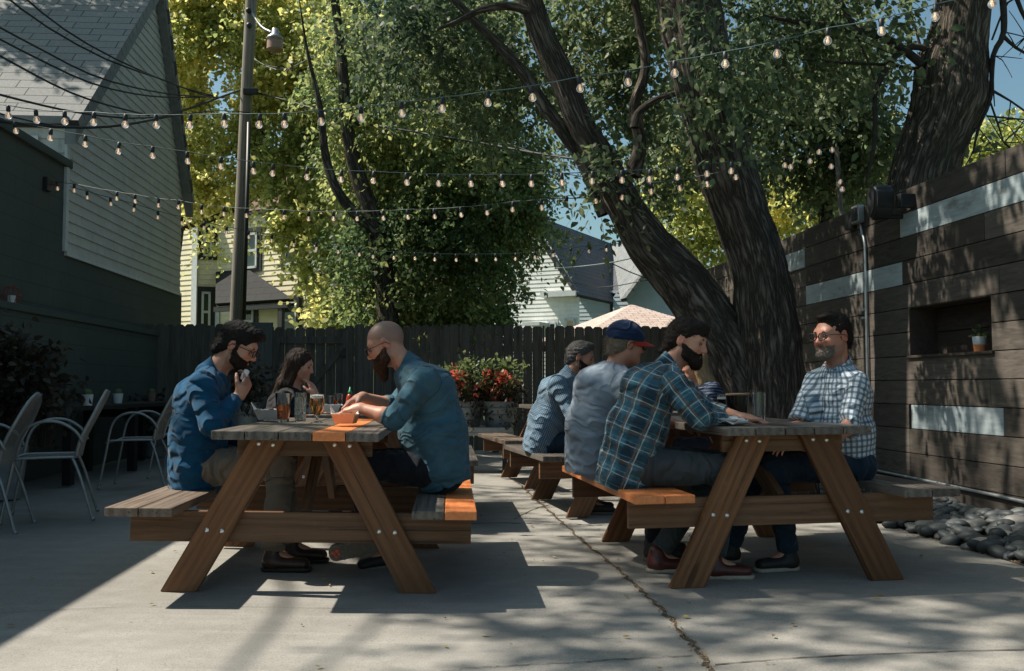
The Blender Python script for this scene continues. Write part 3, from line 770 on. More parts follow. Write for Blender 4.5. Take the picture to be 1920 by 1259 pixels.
# ================================================================ houses beyond
def window(parent, O, U, Nn, u0, u1, z0, z1, fr=M['trim_white'], casing=M['trim_dark'], cw=.13, th=.05, split=True):
    m = MB(); obox(m, O, U, Nn, u0-cw, u1+cw, z0-cw*.6, z1+cw, .0, th-.01); w_ = atw(m, 'window', casing, parent)
    m = MB(); f_ = .055
    for a in ((u0, u0+f_, z0, z1), (u1-f_, u1, z0, z1), (u0, u1, z0, z0+f_), (u0, u1, z1-f_, z1)): obox(m, O, U, Nn, a[0], a[1], a[2], a[3], th-.01, th+.02)
    if split: obox(m, O, U, Nn, u0, u1, (z0+z1)/2-.03, (z0+z1)/2+.03, th-.01, th+.024)
    m.build('frame', fr, w_)
    m = MB(); obox(m, O, U, Nn, u0+f_, u1-f_, z0+f_, z1-f_, th-.01, th-.002); m.build('pane', M['pane'], w_)
    return w_
def yellow_house():
    Y = 25.5; O = Vector((P(300, 600, Y).x, Y, 0)); U = Vector((1, -.62, 0)).normalized(); Nn = Vector((U.y, -U.x, 0)); s = Y/F
    def u(px):
        m_ = (px-960)/F; return (m_*O.y-O.x)/(U.x-m_*U.y)
    def z(py): return P(450, py, Y-1.6).z
    def on(px, n, zz=0):
        Q_ = O+Nn*n; m_ = (px-960)/F; return Q_+U*((m_*Q_.y-Q_.x)/(U.x-m_*U.y))+Vector((0, 0, zz))
    def un(px, n): return (on(px, n)-(O+Nn*n)).dot(U)
    h = thing('cream_house', 'cream weatherboard house with dark window casings behind the left tree', 'house', O+U*2+Vector((0, 3, 0)))
    m = MB(); lap_wall(m, [(u(402), .0), (u(600), .0), (u(600), z(398)), (u(402), z(398))], O, U, Nn, .13); obox(m, O, U, Nn, u(402), u(600), 0, z(398), -6, -.001); atw(m, 'wall', M['siding_cream'], h)
    # projecting bay on the left with its angled side
    m = MB(); lap_wall(m, [(un(290, .4), 0), (un(366, .4), 0), (un(366, .4), z(402)), (un(290, .4), z(402))], O+Nn*.4, U, Nn, .13)
    a = on(366, .4); b = on(404, 0); ub = (b-a).normalized(); nb = Vector((ub.y, -ub.x, 0))
    lap_wall(m, [(0, 0), ((b-a).length, 0), ((b-a).length, z(402)), (0, z(402))], a, ub, nb, .13); atw(m, 'bay_wall', M['siding_cream'], h)
    m = MB(); obox(m, O+Nn*.4, U, Nn, un(359, .4), un(369, .4), 0, z(402), .018, .05); atw(m, 'corner_trim', M['trim_white'], h); m = MB(); obox(m, O, U, Nn, u(588), u(602), 0, z(400), .018, .06); atw(m, 'corner_trim', M['trim_white'], h)
    L_ = (b-a).length
    window(h, a, ub, nb, L_*.28, L_*.72, z(478), z(410)); window(h, a, ub, nb, L_*.25, L_*.7, z(622), z(545))
    window(h, O, U, Nn, u(455), u(482), z(506), z(440)); window(h, O, U, Nn, u(534), u(562), z(506), z(440))
    window(h, O, U, Nn, u(455), u(477), z(640), z(568)); window(h, O, U, Nn, u(529), u(558), z(640), z(571))
    m = MB(); obox(m, O, U, Nn, u(402), u(412), 0, z(575), .02, .05); atw(m, 'door', M['trim_white'], h)
    # red brown roof
    e0 = O+U*u(380)+Nn*.12+Vector((0, 0, z(400))); e1 = O+U*u(612)+Nn*.12+Vector((0, 0, z(400)))
    r0 = O+U*u(430)-Nn*3+Vector((0, 0, z(250))); r1 = O+U*u(560)-Nn*3+Vector((0, 0, z(250)))
    o = roof_slab('roof', e0, e1, r1, r0, .1, M['shingle_red'], h); o.matrix_parent_inverse = h.matrix_basis.inverted()
    e2 = O+U*u(612)-Nn*6.5+Vector((0, 0, z(400)))
    o = roof_slab('roof', e1, e2, r1+Vector((0, .05, 0)), r1, .1, M['shingle_red'], h); o.matrix_parent_inverse = h.matrix_basis.inverted()
    m = MB(); obox(m, O, U, Nn, u(384), u(608), z(406), z(400), .02, .11); atw(m, 'eave', M['trim_dark'], h)
    # dark porch roof
    pz0, pz1 = z(572), z(506)
    q = [on(402, .6, pz0), on(546, .6, pz0), on(462, .03, pz1), on(402, .03, pz1)]
    o = roof_slab('porch_roof', *q, .12, M['shingle_black'], h); o.matrix_parent_inverse = h.matrix_basis.inverted()
    m = MB(); obox(m, O, U, Nn, un(523, .5), un(530, .5), 0, pz0-.1, .45, .55); obox(m, O, U, Nn, un(403, .5), un(541, .5), pz0-.2, pz0-.08, .45, .57); atw(m, 'porch_post', M['trim_dark'], h)
    m = MB(); m.tube([O+U*u(566)+Nn*.1+Vector((0, 0, z(400))), O+U*u(566)+Nn*.1], .05); atw(m, 'downpipe', M['trim_dark'], h)
    m = MB(); lap_wall(m, [(u(602), 0), (u(625), 0), (u(625), z(560)), (u(602), z(560))], O-Nn*2, U, Nn, .13); atw(m, 'side_wall', M['siding_cream'], h)
yellow_house()
def white_blue():
    # white gabled house with slate roof, its right wall blue
    Y = 34.0; s = Y/F
    def pt(px, py, dY=0): return P(px, py, Y+dY)
    h = thing('white_house', 'white weatherboard gable house with slate grey roof beyond the back fence', 'house', (pt(1000, 600).x, Y+3, 0))
    O = Vector((pt(900, 600).x, Y, 0)); U = Vector((1, -.5, 0)).normalized(); Nn = Vector((U.y, -U.x, 0))
    def u(px):
        m_ = (px-960)/F; return (m_*O.y-O.x)/(U.x-m_*U.y)
    def z(py): return P(960, py, Y-1.3).z
    m = MB(); lap_wall(m, [(u(860), 0), (u(1087), 0), (u(1087), z(552)), (u(1030), z(455)), (u(980), z(400)), (u(860), z(552))], O, U, Nn, .14); atw(m, 'gable_wall', M['siding_white'], h)
    # roof: falls to the right of the gable, running back
    e0 = pt(1090, 556, -.2); e1 = pt(1184, 560, 9); r1 = pt(1128, 402, 9); r0 = pt(985, 385, -.2)
    e0 = Vector((e0.x, Y-.2, e0.z)); e0 = O+U*u(1090)+Nn*.2+Vector((0, 0, z(556))); r0 = O+U*u(985)+Nn*.2+Vector((0, 0, z(392)))
    e1 = e0-Nn*10; r1 = r0-Nn*10
    o = roof_slab('roof', e0, e1, r1, r0, .12, M['shingle_slate'], h); o.matrix_parent_inverse = h.matrix_basis.inverted()
    m = MB(); obox(m, O, U, Nn, u(1020), u(1086), z(558), z(549), 0.02, .3); atw(m, 'eave', M['trim_white'], h)
    for a, b, c, d in ((1030, 1044, 605, 640), (1062, 1079, 600, 640)):
        window(h, O, U, Nn, u(a), u(b), z(d), z(c), casing=M['trim_white'], cw=.06, split=False)
    m = MB(); obox(m, O, U, Nn, u(1063), u(1078), z(640), z(602), .055, .065); atw(m, 'blind', plain('tan_blind', (.5, .36, .22), .8), h)
    m = MB(); obox(m, O, U, Nn, u(998), u(1030), z(612), z(606), 0.0, .8); atw(m, 'porch_roof', M['trim_white'], h)
    # blue house
    Y2 = 36.5; s2 = Y2/F; O2 = Vector((P(1088, 600, Y2).x, Y2, 0)); b = thing('blue_house', 'pale blue weatherboard house with grey cross-gabled roof beyond the back fence', 'house', (P(1150, 600, Y2).x, Y2+3, 0))
    U2 = Vector((1, -.5, 0)).normalized(); Nn = Vector((U2.y, -U2.x, 0))
    def u2(px):
        m_ = (px-960)/F; return (m_*O2.y-O2.x)/(U2.x-m_*U2.y)
    def z2(py): return P(1088, py, Y2).z
    m = MB(); lap_wall(m, [(u2(1080), 0), (u2(1186), 0), (u2(1186), z2(556)), (u2(1080), z2(556))], O2, U2, Nn, .15); atw(m, 'wall', M['siding_blue'], b)
    O3 = O2+Nn*-1.0
    m = MB(); lap_wall(m, [(u2(1160), 0), (u2(1330), 0), (u2(1330), z2(565)), (u2(1250), z2(445)), (u2(1165), z2(565))], O2+Nn*.8, U2, Nn, .15); atw(m, 'gable_wall', M['siding_blue'], b)
    m = MB(); obox(m, O2, U2, Nn, u2(1083), u2(1184), z2(558), z2(550), .02, .35); atw(m, 'eave', M['trim_white'], b)
    # grey roofs
    q = [O2+U2*u2(1086)+Nn*.4+Vector((0, 0, z2(551))), O2+U2*u2(1190)+Nn*.4+Vector((0, 0, z2(557))), P(1160, 464, Y2+4), P(1044, 446, Y2+6)]
    o = roof_slab('roof', *q, .12, M['shingle_slate'], b); o.matrix_parent_inverse = b.matrix_basis.inverted()
    q = [P(1163, 562, Y2-2.4), P(1173, 559, Y2-2.6), P(1262, 436, Y2-4.0), P(1147, 462, Y2+3)]
    o = roof_slab('valley_roof', *q, .12, shingles('weathered_grey_shingles', (.2, .215, .22), (.3, .31, .31), .4, .2), b); o.matrix_parent_inverse = b.matrix_basis.inverted()
    window(b, O2, U2, Nn, u2(1121), u2(1136), z2(625), z2(592), casing=M['trim_white'], cw=.05, split=False)
    m = MB(); m.tube([O2+U2*u2(1155)+Nn*.25+Vector((0, 0, z2(556))), O2+U2*u2(1148)+Nn*.08+Vector((0, 0, z2(572))), O2+U2*u2(1148)+Nn*.08], .06); atw(m, 'downpipe', M['trim_dark'], b)
    # garage with pyramid roof
    Yg = 24.0; g = thing('garage', 'low garage with a pale red mottled hip roof just beyond the fence', 'garage', (P(1180, 600, Yg).x, Yg, 0))
    ax = P(1184, 571, Yg); el = P(1085, 628, Yg-2); hw = ax.x-el.x; ez = P(1184, 632, Yg-2).z
    c = [Vector((ax.x-2.05, Yg-2.05, ez)), Vector((ax.x+2.05, Yg-2.05, ez)), Vector((ax.x+2.05, Yg+2.05, ez)), Vector((ax.x-2.05, Yg+2.05, ez))]; ap = Vector((ax.x, Yg, ax.z))
    rot = Matrix.Rotation(math.radians(16), 4, 'Z')
    c = [ap+rot @ (q-ap) for q in c]
    for i in range(4):
        a_, b_ = c[i], c[(i+1) % 4]; t = .985; o = roof_slab('roof', a_, b_, ap+(b_-ap)*(1-t), ap+(a_-ap)*(1-t), .06, M['shingle_pale'], g); o.matrix_parent_inverse = g.matrix_basis.inverted()
    m = MB(); m.box((ap.x-1.7, Yg-1.7, 0), (ap.x+1.7, Yg+1.7, ez-.02)); atw(m, 'wall', M['siding_white'], g)
white_blue()
# ================================================================ limbs
def spline(pts, rs, step):
    pts = [Vector(p) for p in pts]; out = []; ro = []
    for i in range(len(pts)-1):
        p0 = pts[max(i-1, 0)]; p1 = pts[i]; p2 = pts[i+1]; p3 = pts[min(i+2, len(pts)-1)]
        n = max(2, int((p2-p1).length/step))
        for k in range(n):
            t = k/n; out.append(.5*((2*p1)+(p2-p0)*t+(2*p0-5*p1+4*p2-p3)*t*t+(3*p1-p0-3*p2+p3)*t**3)); ro.append(rs[i]+(rs[i+1]-rs[i])*t)
    out.append(pts[-1]); ro.append(rs[-1]); return out, ro
def limb_arrays(pts, rs, n=40, step=.04, rough=.10, seed=0):
    P_, R_ = spline(pts, rs, step); P_ = np.array(P_); R_ = np.array(R_); m = len(P_)
    T = np.gradient(P_, axis=0); T /= np.linalg.norm(T, axis=1)[:, None]
    L_ = np.concatenate([[0], np.cumsum(np.linalg.norm(np.diff(P_, axis=0), axis=1))])
    ref = np.array([0, -1, 0.]) if abs(T[0][1]) < .9 else np.array([1., 0, 0]); U = np.zeros_like(P_); u = ref
    for i in range(m):
        u = u-T[i]*u.dot(T[i]); u /= np.linalg.norm(u); U[i] = u
    W = np.cross(T, U); a = np.linspace(0, 2*PI, n, endpoint=False)+PI
    A, LL = np.meshgrid(a, L_); rm = R_.mean()
    q = np.stack([np.cos(A)*rm*16, np.sin(A)*rm*16, LL*2.6], -1); d = np.abs(2*fbm(q+seed*7.1, seed, 3)-1)
    low = fbm(np.stack([np.cos(A)*1.3, np.sin(A)*1.3, LL*1.4], -1)+seed, seed+5, 2)-.5
    R = R_[:, None]*(1+rough*(np.minimum(d*2.2, 1)-.7)+rough*1.4*low)
    V = P_[:, None, :]+R[..., None]*(np.cos(A)[..., None]*U[:, None, :]+np.sin(A)[..., None]*W[:, None, :])
    uv = np.stack([A*rm, LL, 0*A], -1)
    idx = np.arange(m*n).reshape(m, n); Q = np.stack([idx[:-1], np.roll(idx[:-1], -1, 1), np.roll(idx[1:], -1, 1), idx[1:]], -1).reshape(-1, 4)
    return V.reshape(-1, 3), uv.reshape(-1, 3), Q
def limbs(name, specs, mat, parent, **kw):
    Vs, Us, Qs = [], [], []; b = 0
    for k, (pts, rs) in enumerate(specs):
        V, u, Q = limb_arrays(pts, rs, seed=k+len(name), **kw); Vs.append(V); Us.append(u); Qs.append(Q+b); b += len(V)
    o = npmesh(name, np.concatenate(Vs), np.concatenate(Qs), mat, parent); at = o.data.attributes.new('buv', 'FLOAT_VECTOR', 'POINT'); at.data.foreach_set('vector', np.concatenate(Us).astype(np.float32).ravel())
    if parent is not None: o.matrix_parent_inverse = parent.matrix_basis.inverted()
    return o
# ================================================================ foliage
def unit(n): v = NP.normal(size=(n, 3)); return v/np.linalg.norm(v, axis=1)[:, None]
def foliage(name, blobs, mat, parent, leaf=.08, per=14, L=.45, droop=.35, asp=.55, thr=.42, freq=1.1, seed=0, tonefreq=.9, hang=0.0, twigs=True, holes=()):
    """blobs: (px,py,rx_px,ry_px,Y,ry_depth,n_twigs) or ('w',(x,y,z),(rx,ry,rz),n)"""
    C = []
    for bl in blobs:
        if bl[0] == 'w': c = np.array(bl[1]); r = np.array(bl[2]); n = bl[3]
        else:
            px, py, rx, ry, Y, dy, n = bl; c = np.array(P(px, py, Y)); r = np.array([rx*Y/F, dy, ry*Y/F])
        u = unit(n*3); rad = NP.rand(n*3)**.42; p = u*rad[:, None]
        q = c+p*r
        keep = fbm(q*freq+seed*3.3, seed, 3)+.12*(NP.rand(len(q))-.5) > thr; 
        for hx, hy, hw, hh in holes:
            vx = q-np.array([0, 0, CAMH]); dd = vx[:, 1]*CP+vx[:, 2]*SP; ppx = 960+F*vx[:, 0]/dd; ppy = 629.5-F*(-vx[:, 1]*SP+vx[:, 2]*CP)/dd
            keep &= ((ppx-hx)/hw)**2+((ppy-hy)/hh)**2 > .75+.5*NP.rand(len(q))
        q = q[keep][:n]; p = p[keep][:n]
        C.append(np.concatenate([q, p], 1))
    C = np.concatenate(C); q, out = C[:, :3], C[:, 3:]; nt_ = len(q)
    d = .75*unit(nt_)+.6*out/(np.linalg.norm(out, axis=1)[:, None]+1e-6); d[:, 2] -= hang; d /= np.linalg.norm(d, axis=1)[:, None]
    t = (np.arange(per)+.5)/per; Lk = L*(.6+.8*NP.rand(nt_))
    pos = q[:, None, :]+d[:, None, :]*(Lk[:, None]*t)[..., None]; pos[..., 2] -= (droop*Lk[:, None]*t**2)
    pos += NP.normal(scale=leaf*.45, size=pos.shape)
    ax = .5*d[:, None, :]+NP.normal(scale=.55, size=pos.shape); ax[..., 2] -= .25+hang*.6; ax /= np.linalg.norm(ax, axis=-1)[..., None]
    nr = NP.normal(size=pos.shape); nr[..., 2] += .5; sd = np.cross(ax, nr); sd /= np.linalg.norm(sd, axis=-1)[..., None]; nn = np.cross(sd, ax)
    s = leaf*(.6+.7*NP.rand(*pos.shape[:2]))[..., None]
    p0 = pos; tip = pos+ax*s; m1 = pos+ax*s*.30+nn*s*.07; m2 = pos+ax*s*.66+nn*s*.06; h_ = asp/2
    V = np.stack([p0, m1+sd*s*h_, m2+sd*s*h_*.72, tip, m2-sd*s*h_*.72, m1-sd*s*h_], 2).reshape(-1, 3)
    Q = np.arange(len(V)).reshape(-1, 6)
    tone = np.clip(.5+1.5*(fbm(q*tonefreq+9, seed+3, 2)-.5)[:, None]+.22*NP.normal(size=pos.shape[:2]), 0, 1)
    o = npmesh(name, V, Q, mat, parent, smooth=False, nper=6); at = o.data.attributes.new('tone', 'FLOAT', 'POINT')
    at.data.foreach_set('value', np.repeat(tone.ravel(), 6).astype(np.float32))
    if parent is not None: o.matrix_parent_inverse = parent.matrix_basis.inverted()
    if twigs:   # thin woody twigs carrying the leaves (every third)
        sel = np.arange(nt_)[::3]; a = q[sel]; b_ = a+d[sel]*Lk[sel][:, None]; b_[:, 2] -= droop*Lk[sel]
        w_ = leaf*.035; off = np.array([[w_, 0, 0], [-w_*.5, w_*.87, 0], [-w_*.5, -w_*.87, 0]])
        V2 = np.concatenate([a[:, None]+off, b_[:, None]+off*.4], 1).reshape(-1, 3); i = np.arange(len(sel))*6
        Q2 = np.concatenate([np.stack([i, i+1, i+4, i+3], 1), np.stack([i+1, i+2, i+5, i+4], 1), np.stack([i+2, i, i+3, i+5], 1)])
        o2 = npmesh('twigs', V2, Q2, M['bark_thin'], o, smooth=False)
    return o, len(V)//6
tot = 0
def pxs(lst, Y): return [P(a, b, Y if len(r) == 1 else r[1]) for a, b, *r in lst], [r[0]*Y/F for a, b, *r in lst]
# ---- big double-trunk tree in the patio
big = thing('patio_tree', 'big leaning tree with two thick rough trunks growing in front of the right wall', 'tree', (2.12, 8.0, 0))
pr, rr = pxs([(1462, 950, 84), (1455, 860, 72), (1450, 780, 68), (1446, 700, 66), (1436, 600, 63), (1422, 500, 57), (1389, 400, 57), (1362, 320, 59), (1341, 230, 61), (1315, 130, 64), (1291, 0, 66), (1275, -140, 60), (1262, -300, 50), (1290, -560, 40)], 7.9); rr = [x*.93 for x in rr]
pl_, rl = pxs([(1425, 930, 70), (1412, 830, 64), (1392, 740, 60), (1352, 645, 58), (1303, 560, 52), (1255, 500, 47), (1210, 450, 42), (1169, 383, 35), (1131, 305, 29), (1090, 236, 26), (1058, 157, 26), (1022, 79, 25), (994, 0, 23), (955, -120, 20), (900, -300, 16)], 8.05)
limbs('trunk', [(pr, rr), (pl_, rl)], M['bark'], big, n=110, step=.022, rough=.085)
p2, r2 = pxs([(1140, 400, 22), (1112, 335, 18), (1082, 285, 14), (1048, 236, 13), (1012, 186, 13), (975, 130, 12), (930, 80, 10), (880, 30, 8), (800, -60, 6)], 8.2)
p3, r3 = pxs([(1185, 330, 16), (1200, 270, 13), (1190, 200, 11), (1210, 120, 9), (1190, 0, 8), (1180, -100, 6)], 8.4)
p4, r4 = pxs([(1270, 175, 6), (1225, 190, 7), (1195, 215, 8), (1190, 240, 9)], 8.2)
p5, r5 = pxs([(1010, 30, 9), (960, 12, 9), (905, 18, 7), (860, 40, 5), (820, 55, 3)], 8.0)
p6 = [P(1262, -300, 7.9), Vector((-.4, 6.5, 6.2)), Vector((-2.2, 5.6, 7.3)), Vector((-4, 5, 7.8))]
p7 = [P(1262, -300, 7.9), Vector((1.5, 6.2, 6.4)), Vector((.6, 4.6, 7.4)), Vector((-.8, 3.4, 8))]
limbs('branch', [(p2, r2), (p3, r3), (p4, r4), (p5, r5), (p6, [.16, .12, .08, .03]), (p7, [.14, .1, .06, .03])], M['bark'], big, n=28, step=.05, rough=.10)
o, n = foliage('crown', [
    (820, 60, 180, 110, 9.4, 1.0, 299), (930, 170, 90, 110, 9.4, .8, 126), (1130, 50, 90, 90, 9.4, .6, 195), (1190, 170, 60, 70, 9.2, .5, 103), (1165, 300, 45, 45, 7.85, .2, 29),
    (1345, 40, 50, 110, 7.2, .2, 46), (1345, 190, 45, 60, 7.2, .15, 29), (1480, 80, 100, 110, 9.3, .8, 229), (1600, 40, 90, 60, 9.2, .6, 80), (1250, -90, 420, 60, 9.6, 1.2, 276),
    (1170, 345, 45, 40, 7.75, .15, 23), (1110, 410, 40, 50, 8.3, .3, 18), (1210, 60, 50, 60, 9.2, .4, 69), (1075, 330, 40, 40, 8.0, .2, 13)],
    M['leaf_dark'], big, leaf=.07, per=17, L=.42, thr=.475, freq=1.5, seed=1, hang=.25, holes=[(1080, 370, 45, 60), (960, 60, 34, 30), (1230, 120, 26, 60)]); tot += n
# overhead part of the crown, above the frame: throws the dappled shade on the patio
o, n = foliage('crown', [
    ('w', (.6, 7.2, 6.2), (1.4, 1.2, .6), 120), ('w', (-1.0, 8.4, 7.4), (2.0, 1.4, .6), 100), ('w', (1.5, 7.5, 5.6), (1.3, 1.2, .6), 90)],
    M['leaf_dark'], big, leaf=.10, per=15, L=.5, thr=.44, freq=.9, seed=2, hang=.2); tot += n
# ---- dark tree hanging over the back fence
t2 = thing('fence_tree', 'dense dark green tree drooping to the top of the back fence', 'tree', (-1.6, 14.5, 0))
ps, rs = pxs([(742, 860, 24), (735, 700, 22), (724, 560, 20), (705, 430, 18), (668, 320, 15), (650, 230, 12), (640, 100, 10), (620, -60, 7)], 14.2)
ps2, rs2 = pxs([(705, 440, 15), (640, 370, 14), (612, 300, 12), (600, 200, 8), (575, 90, 4), (560, -10, 1)], 14.1); rs2 = [x*.7 for x in rs2]
ps3, rs3 = pxs([(715, 500, 12), (770, 400, 10), (830, 250, 8), (850, 80, 6)], 16.6)
ps4, rs4 = pxs([(720, 520, 10), (830, 470, 8), (930, 450, 5), (1010, 470, 3)], 16.2)
limbs('trunk', [(ps, rs), (ps2, rs2), (ps3, rs3), (ps4, rs4)], M['bark'], t2, n=22, step=.12, rough=.08)
o, n = foliage('crown', [
    (790, 90, 190, 130, 15.4, 1.6, 1092), (760, 260, 150, 130, 15.2, 1.5, 1035), (860, 330, 150, 120, 15.2, 1.5, 1035), (905, 420, 105, 85, 15.2, 1.3, 598), (800, 470, 160, 90, 15.0, 1.4, 942),
    (820, 560, 150, 56, 15.2, 1.2, 621), (985, 490, 50, 50, 15.2, .9, 51), (960, 580, 50, 30, 15.2, .6, 46), (980, 250, 90, 110, 15.6, 1.0, 299), (690, 160, 110, 140, 15.8, 1.4, 482), (715, 560, 70, 50, 15.4, 1.1, 276), (1020, 390, 45, 50, 15.6, .7, 69)],
    M['leaf_green'], t2, leaf=.085, per=17, L=.55, droop=.5, thr=.49, freq=1.4, seed=4, hang=.3, holes=[(1075, 370, 60, 75), (640, 60, 26, 22), (600, 330, 22, 60), (1035, 545, 85, 85), (960, 80, 30, 34), (1000, 210, 26, 30)]); tot += n
# ---- sunlit yellow green tree on the left
t3 = thing('maple_tree', 'sunlit yellow green maple in front of the cream house', 'tree', (-6.0, 19.5, 0))
ps, rs = pxs([(322, 900, 11), (324, 650, 10), (330, 480, 9), (355, 330, 8), (375, 180, 8), (360, 20, 6)], 19.8)
ps2, rs2 = pxs([(335, 430, 6), (420, 402, 6), (475, 370, 6), (520, 320, 4)], 19.5)
ps3, rs3 = pxs([(362, 330, 8), (440, 270, 6), (500, 190, 5), (540, 60, 3)], 19.5)
ps4, rs4 = pxs([(600, 380, 6), (560, 450, 5), (520, 420, 3)], 18)
limbs('trunk', [(ps, rs), (ps2, rs2), (ps3, rs3)], M['bark'], t3, n=18, step=.15, rough=.08)
o, n = foliage('crown', [
    (385, 80, 95, 110, 19.1, 1.5, 644), (500, 100, 110, 120, 18.9, 1.5, 804), (610, 110, 90, 130, 18.5, 1.3, 598), (520, 250, 90, 60, 18.7, 1.0, 379), (380, 300, 50, 60, 19.4, .8, 218), (395, 410, 30, 60, 19.5, .6, 126),
    (545, 330, 70, 70, 18.5, .9, 310), (600, 430, 70, 70, 18.1, .9, 379), (575, 480, 26, 34, 18.1, .6, 69), (650, 545, 45, 45, 17.9, .9, 276), (650, 600, 48, 24, 17.9, .8, 172), (470, 340, 40, 40, 18.9, .7, 92), (345, 230, 30, 80, 19.7, .8, 149), (450, 0, 160, 60, 18.9, 1.4, 436)],
    M['leaf_yellow'], t3, leaf=.10, per=15, L=.55, droop=.3, thr=.50, freq=1.5, seed=6, asp=.75, holes=[(420, 140, 42, 62), (395, 205, 28, 30), (440, 215, 24, 26), (425, 300, 22, 30), (570, 40, 26, 24), (455, 30, 22, 26), (480, 400, 30, 60), (480, 470, 40, 70)]); tot += n
# ---- tree behind the right wall
t4 = thing('wall_tree', 'thick rough trunk rising behind the board wall against blue sky', 'tree', (4.0, 8.8, 0))
ps, rs = pxs([(1700, 760, 70), (1708, 500, 66), (1722, 370, 63), (1740, 300, 61), (1762, 240, 62), (1779, 185, 70), (1784, 130, 65), (1793, 80, 54), (1805, 0, 50), (1822, -120, 48), (1850, -300, 42)], 8.8)
limbs('trunk', [(ps, rs)], M['bark'], t4, n=110, step=.022, rough=.09)
def br(l, Y): return pxs(l, Y)
LB = [br([(1730, 122, 9), (1690, 90, 8), (1650, 68, 7), (1605, 58, 7), (1560, 48, 6), (1500, 42, 5), (1430, 30, 3)], 8.7), br([(1735, 92, 7), (1710, 88, 7), (1680, 105, 6), (1655, 140, 6), (1641, 180, 5), (1641, 230, 5), (1638, 280, 4), (1622, 350, 2)], 8.7),
      br([(1605, 58, 6), (1585, 20, 5), (1560, -30, 4)], 8.7), br([(1720, 130, 4), (1660, 122, 3), (1580, 118, 3), (1500, 112, 2)], 8.8), br([(1878, -30, 7), (1882, 60, 6), (1862, 105, 5), (1857, 185, 4), (1835, 240, 3), (1825, 285, 2)], 8.6),
      br([(1883, 70, 4), (1905, 90, 3), (1940, 110, 2)], 8.6), br([(1860, 170, 3), (1895, 190, 2), (1930, 215, 2)], 8.6), br([(1856, 190, 2), (1870, 230, 2), (1882, 268, 1)], 8.6), br([(1900, -20, 5), (1915, 20, 4), (1935, 60, 3)], 8.6),
      br([(1725, 85, 3), (1712, 40, 2), (1700, 10, 2), (1690, -30, 1)], 8.7), br([(1866, 95, 2), (1862, 150, 2), (1865, 200, 1)], 8.55), br([(1850, 218, 2), (1890, 222, 2), (1940, 226, 1)], 8.6), br([(1606, 66, 2), (1625, 110, 2), (1640, 150, 2)], 8.7), br([(1860, 75, 2), (1890, 5, 2), (1925, -10, 1)], 8.6)]
r_ = random.Random(21)
for k in range(46):
    b = r_.choice(LB[4:9]+LB[1:2]); p = b[0][r_.randrange(1, len(b[0]))]; d = Vector((r_.uniform(-.4, 1), r_.uniform(-.3, .3), r_.uniform(-.6, .7))).normalized(); l = r_.uniform(.2, .6)
    LB.append(([p, p+d*l*.5+Vector((0, 0, r_.uniform(-.05, .05))), p+d*l+Vector((0, 0, r_.uniform(-.12, .05)))], [.006, .0045, .003]))
limbs('branch', LB, M['bark_thin'], t4, n=8, step=.08, rough=.05)
o, n = foliage('crown', [(1690, 150, 22, 30, 8.6, .2, 7), (1830, 265, 26, 22, 8.7, .2, 9), (1660, 20, 50, 20, 8.7, .4, 16), (1645, 120, 30, 50, 8.7, .3, 16), (1830, -200, 300, 90, 8.7, 1.5, 160)], M['leaf_dark'], t4, leaf=.10, per=8, L=.4, thr=.3, seed=8, hang=.3); tot += n
# ---- trees beyond, right side
t5 = thing('back_tree', 'small-leaved dark tree filling the sky between the big trunk and the wall', 'tree', (3.4, 12.6, 0))
ps, rs = pxs([(1560, 700, 16), (1550, 480, 14), (1545, 300, 12), (1530, 150, 9), (1520, 0, 7)], 12.6)
ps2, rs2 = pxs([(1545, 330, 6), (1590, 250, 5), (1640, 150, 3)], 12.6); ps3, rs3 = pxs([(1545, 300, 6), (1490, 200, 5), (1450, 80, 3)], 12.6)
limbs('trunk', [(ps, rs), (ps2, rs2), (ps3, rs3)], M['bark'], t5, n=18, step=.12, rough=.08)
o, n = foliage('crown', [(1500, 80, 110, 120, 12, 1.3, 470), (1590, 200, 90, 100, 12, 1.1, 330), (1480, 240, 90, 90, 12, 1.0, 280), (1620, 290, 70, 50, 12, .8, 150), (1250, 260, 80, 110, 12.5, 1.0, 270), (1560, 330, 80, 40, 12.4, .8, 130), (1230, 60, 90, 120, 12.5, 1, 260), (1060, 130, 70, 120, 12.5, .9, 110)],
    M['leaf_dark'], t5, leaf=.085, per=14, L=.42, thr=.48, freq=1.6, seed=10, hang=.1, holes=[(1080, 370, 55, 75), (1700, 150, 60, 100)]); tot += n
t6 = thing('far_tree', 'sunlit yellow green tree in the distance behind the two trunks', 'tree', (5.2, 21, 0))
ps, rs = pxs([(1400, 800, 14), (1400, 500, 12), (1420, 330, 8), (1430, 250, 5)], 21)
limbs('trunk', [(ps, rs)], M['bark'], t6, n=14, step=.2, rough=.08)
o, n = foliage('crown', [(1290, 380, 60, 90, 20, 1.2, 250), (1320, 450, 50, 50, 20, 1.0, 140), (1480, 380, 60, 50, 20.5, 1.2, 200), (1540, 350, 90, 50, 20.5, 1.3, 230), (1640, 310, 70, 50, 20.5, 1.2, 180), (1250, 300, 40, 40, 20, .9, 70), (1440, 420, 40, 30, 20, .9, 90)],
    M['leaf_yellow'], t6, leaf=.14, per=12, L=.6, thr=.42, seed=12); tot += n
t7 = thing('hedge_tree', 'yellow green treetop showing over the top right of the board wall', 'tree', (9.5, 17.5, 0))
ps, rs = pxs([(1890, 800, 14), (1885, 400, 10), (1880, 280, 5)], 17.5); limbs('trunk', [(ps, rs)], M['bark'], t7, n=14, step=.2)
o, n = foliage('crown', [(1860, 290, 60, 46, 17.5, 1.0, 170), (1800, 300, 40, 30, 17.5, .8, 70), (1920, 250, 40, 30, 17.5, .8, 80)], M['leaf_yellow'], t7, leaf=.12, per=12, L=.5, thr=.36, seed=14); tot += n
